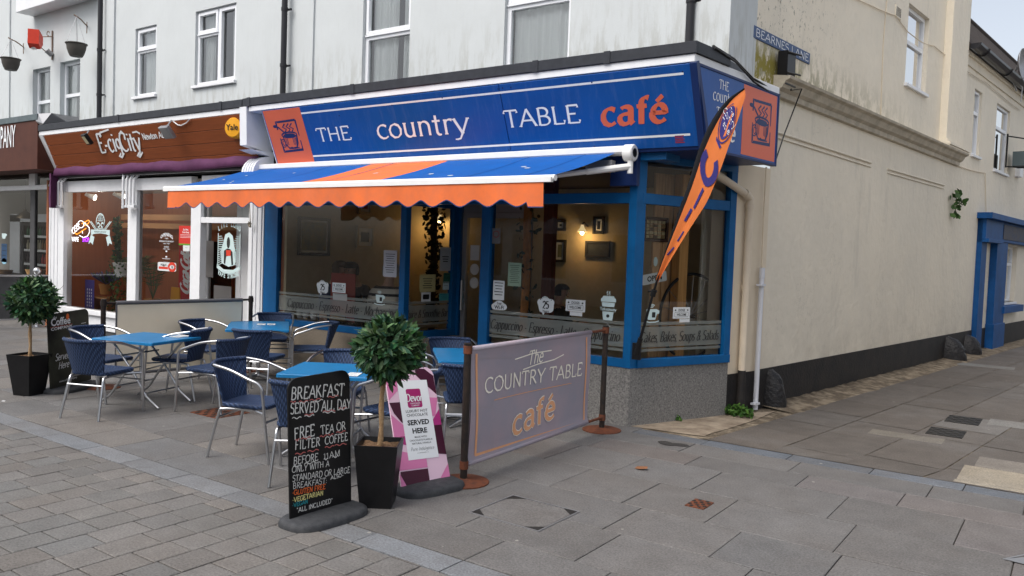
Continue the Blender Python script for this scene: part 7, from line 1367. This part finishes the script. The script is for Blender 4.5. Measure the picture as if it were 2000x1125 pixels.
# coffee shop window
fg = thing('drinks_fridge', 'glass fronted drinks fridge with rows of bottles in the coffee shop', 'fridge', CW.P(*CW.px(60, 540), -.9)); f_ = front(8.5); l, r = f_.px(44, 480)[0], f_.px(100, 480)[0]; t, b = f_.px(60, 434)[1], f_.px(60, 545)[1]; m = MB(); m.box(f_, l, r, b-.5, t, -.6, -.55); m.box(f_, l, l+.05, b-.5, t, -.55, 0); m.box(f_, r-.05, r, b-.5, t, -.55, 0); m.box(f_, l+.05, r-.05, t-.08, t, -.55, 0); m.build('cabinet', M_DARK, fg)
for k in range(4):
    z_ = b+(t-b)*(.02+.245*k); m = MB(); m.box(f_, l+.05, r-.05, z_-.02, z_, -.5, -.02); m.box(f_, l+.05, r-.05, z_-.03, z_+.02, -.02, -.01); m.build('shelf', M_PAPER, fg); cs = (((.03, .12, .05), (.05, .04, .02)), ((.35, .02, .02), (.03, .02, .02)), ((.4, .36, .25), (.2, .1, .03)), ((.03, .14, .06), (.06, .07, .06)))[k]
    for i in range(11):
        a = l+.09+i*(r-l-.16)/10; m = MB(); c = cs[0] if (i < 6) != (k == 1) else cs[1]; m.lathe(Fr(f_.P(a, z_, -.08), X, Y), [(.001, 0), (.032, 0), (.034, .13), (.014, .19), (.014, .23), (.001, .23)], 8); m.build('bottle', mat('bottle_'+str(c), c, .25), fg, smooth=50)
m = MB(); q = front(8.45); l2 = q.px(19, 480)[0]; m.box(q, l2, l-.02, .02, q.px(40, 420)[1], -.2, 0); m.box(q, l2, r+.2, q.px(40, 433)[1], q.px(40, 418)[1], -.1, .0); tag(m.build('white_panel', M_TRIM, at=q.P(l2, .02)), 'white panel beside the drinks fridge in the coffee shop', 'panel')
pd_ = thing('pendant_lamp', 'brown metal pendant lamp hanging in the coffee shop window', 'pendant lamp', front(8.0).P(*front(8.0).px(49, 420))); f_ = front(8.0); a, b = f_.px(49, 427); m = MB(); m.lathe(Fr(f_.P(a, b), X, Y), [(.17, 0), (.155, .05), (.09, .12), (.04, .16), (.03, .2)], 20); m.build('shade', mat('bronze', (.16, .12, .08), .4, .6), pd_, smooth=50); m = MB(); m.tube([f_.P(a, b+.2), f_.P(a, 2.9)], .006, 5); m.build('cord', M_BLK, pd_)
stick('window_sticker', 'dark blue card sticker on the left pane of the coffee shop', CW, 8, 494, 11, 36, lines(3), mat('navy_card', (.03, .07, .14), .6)); stick('window_sticker', 'pale cup sticker on the left pane of the coffee shop', CW, 8, 460, 12, 18, None, M_STKR, cupo); stick('window_sticker', 'light blue round sticker low on the left pane of the coffee shop', CW, 8, 510, 10, 12, None, mat('light_blue', (.25, .48, .60), .6), [(.5*cos(i*.52), .5*sin(i*.52)) for i in range(12)])
for i, (x, w, c) in enumerate(((72, 20, (.40, .24, .10)), (8, 14, (.30, .16, .07)))):
    f_ = front(7.75); a, b = f_.px(x, 542); ww = abs(f_.px(x+w, 542)[0]-a); m = MB(); m.lathe(Fr(f_.P(a, b), X, Y), [(.001, 0), (ww*.35, 0), (ww*.5, .16), (ww*.45, .16), (.001, .1)], 14); tag(m.build('basket', mat('basket_'+str(i), c, .8, var=.3, vscale=40), at=f_.P(a, b), smooth=40), ['woven basket on the coffee shop sill under the fridge', 'small basket at the left end of the coffee shop sill'][i], 'basket')

# ------------------------------------------------------------------ things fixed to the upper walls
def hanging(label, bx, by, rx, ry):
    pb_, pr = UP.P(*UP.px(bx, by, .42), .42), UP.P(*UP.px(rx, ry, 0), 0); o = thing('hanging_basket', label, 'hanging basket', pb_, 'empty hanging baskets on the coffee shop wall'); f = Fr(pb_, X, Y); r_ = .185
    m = MB(); m.lathe(f, [(.001, -.12), (.11, -.12), (.14, -.06), (.165, .02), (.175, .10), (.195, .11), (.195, .125), (.17, .12), (.15, .05)], 20); m.build('bowl', mat('grey_brown_plastic', (.085, .078, .07), .6, var=.2), o, smooth=40)
    hk = V((pb_.x, pb_.y, pr.z+.02)); m = MB()
    for k in range(3): a = k*2.094+.5; m.tube([f.P(.18*cos(a), .18*sin(a), .12), hk], .005, 4)
    m.build('wires', M_GREYM, o); m = MB(); m.tube([pr, V((pr.x*.4+hk.x*.6, pr.y*.4+hk.y*.6, pr.z+.03)), hk, hk+V((-.03, -.04, .03))], .012, 6); m.tube([pr+V((0, 0, .08)), pr-V((0, 0, .14))], .012, 6); m.build('bracket', mat('rusted_iron', (.20, .13, .09), .7), o)
hanging('empty grey hanging basket at the far left of the upper wall', 21, 126, 46, 92); hanging('empty grey hanging basket with white tag beside the red alarm box', 149, 98, 170, 51)
a, b = UP.px(69, 79, .45); ab = thing('alarm_box', 'red alarm box on a scrolled iron bracket, upper wall at left', 'alarm box', UP.P(a, b, .45)); t = Fr(UP.P(a, b, .45), (1, -.75, 0), Z); m = MB(); m.prism(t, [(-.17, -.04), (.02, -.17), (.17, -.10), (.15, .19), (-.17, .12)], -.10, .10); m.build('housing', M_RED, ab); m = MB()
for i in range(5): m.box(t, -.02, .11, .0+.03*i, .012+.03*i, .10, .104)
m.build('grille', M_DARK, ab); m = MB(); m.lathe(Fr(t.P(.02, -.15, .02), X, -Y), [(.05, -.02), (.05, .03), (.001, .04)], 12); m.build('lamp', M_PAPER, ab); m = MB(); w0 = UP.P(*UP.px(104, 72), .02); m.tube([t.P(.15, .14), w0+V((-.15, -.15, -.02)), w0], .010, 6); m.tube([t.P(.12, -.05), w0+V((-.1, -.1, -.30)), w0+V((0, 0, -.36))], .010, 6); m.tube([w0+V((0, 0, .12)), w0+V((0, 0, -.48))], .014, 6); m.tube([w0+V((-.07+.05*cos(i*.6), -.05, .06+.05*sin(i*.6))) for i in range(10)], .008, 5); m.build('bracket', bpy.data.materials['rusted_iron'], ab); m = MB(); m.tube([w0+V((-.02, -.10, -.30)), w0+V((0, -.0, -.38))], .055, 12); m.build('camera_dome', M_GREYM, ab)
p = LANE.px(1990, 128, .2); ds = thing('satellite_dish', 'grey satellite dish on the dark roof at the right edge', 'satellite dish', LANE.P(p[0], p[1], .2)); f = Fr(LANE.P(p[0], p[1], .2), (.2, .9, .25), (-.1, -.3, .95)); m = MB(); m.lathe(f, [(.001, .0), (.15, .01), (.28, .05), (.36, .10), (.355, .11), (.27, .06), (.001, .012)], 24); m.build('dish', M_GREYM, ds, smooth=50); m = MB(); m.tube([f.P(0, 0, -.02), f.P(0, -.2, -.15), f.P(.05, -.55, -.1)], .02, 6); m.tube([f.P(0, -.3, .05), f.P(0, -.1, .4)], .012, 6); m.tube([f.P(0, -.2, -.1), f.P(.05, -.5, .02), f.P(-.05, -.8, .0)], .012, 5); m.build('arm', M_GREYM, ds)
a, b = LANE.px(1990, 312, .2); vb = thing('wall_box', 'dark grey box on an iron bracket by the last lane window', 'wall box', LANE.P(a, b, .2)); m = MB(); m.bbox(LANE, a-.25, a+.35, b-.16, b+.16, .12, .42); m.build('box', mat('grey_green_box', (.09, .115, .12), .5), vb); m = MB(); m.tube([LANE.P(a-.35, b+.55, .02), LANE.P(a-.35, b-.2, .02)], .02, 6); m.tube([LANE.P(a-.35, b+.5, .02), LANE.P(a+.2, b+.45, .45)], .015, 6); m.tube([LANE.P(a-.35, b-.18, .02), LANE.P(a+.3, b-.18, .45)], .015, 6); m.build('bracket', M_BLK, vb)
a, b = LANE.px(1989, 337, .05); m = MB(); m.bbox(LANE, a-.1, a+.25, b-.10, b+.12, 0, .1); tag(m.build('wall_light', M_TRIM, at=LANE.P(a, b)), 'small white wall light below the grey box up the lane', 'wall light')
p = LANE.px(1867, 398, .05); wp = thing('wall_plant', 'small green creeper growing out of the cream lane wall', 'plant', LANE.P(*p, .02)); m = MB(); pts_ = [(1866, 372), (1868, 392), (1866, 412), (1863, 427)]; m.tube([LANE.P(*LANE.px(*q, .05), .05) for q in pts_], .008, 5); m.tube([LANE.P(*LANE.px(*q, .08), .08) for q in ((1868, 378), (1878, 390), (1886, 398))], .006, 5); m.build('stem', mat('green_stem', (.08, .11, .04), .7), wp); m = MB()
for i in range(40):
    q = R.choice(((1866, 385), (1867, 395), (1866, 408), (1864, 420), (1876, 392), (1882, 398), (1868, 378), (1870, 402))); c = LANE.P(*LANE.px(q[0]+R.uniform(-4, 4), q[1]+R.uniform(-5, 5), .08), R.uniform(.04, .14)); leafy(m, c, .02, 1, c.z, c.z+.01, .065, ((.045, .10, .025), (.07, .14, .04), (.03, .07, .02)))
m.build('leaves', M_WEED, wp)
m = MB(); a0, b0 = SHOP.px(628, 682)[0], SHOP.px(628, 682)[1]; a1, b1 = SHOP.px(666, 697); ring(m, SHOP, a0, a1, b1, b0, .015, .02, .03)
for i in range(3): m.box(SHOP, a0+.015, a1-.015, b1+.02+(b0-b1-.03)*i/3, b1+.02+(b0-b1-.03)*(i+.5)/3, .02, .027)
m.build('brown_air_brick', mat('brown_vent', (.10, .045, .03), .6), cafe)
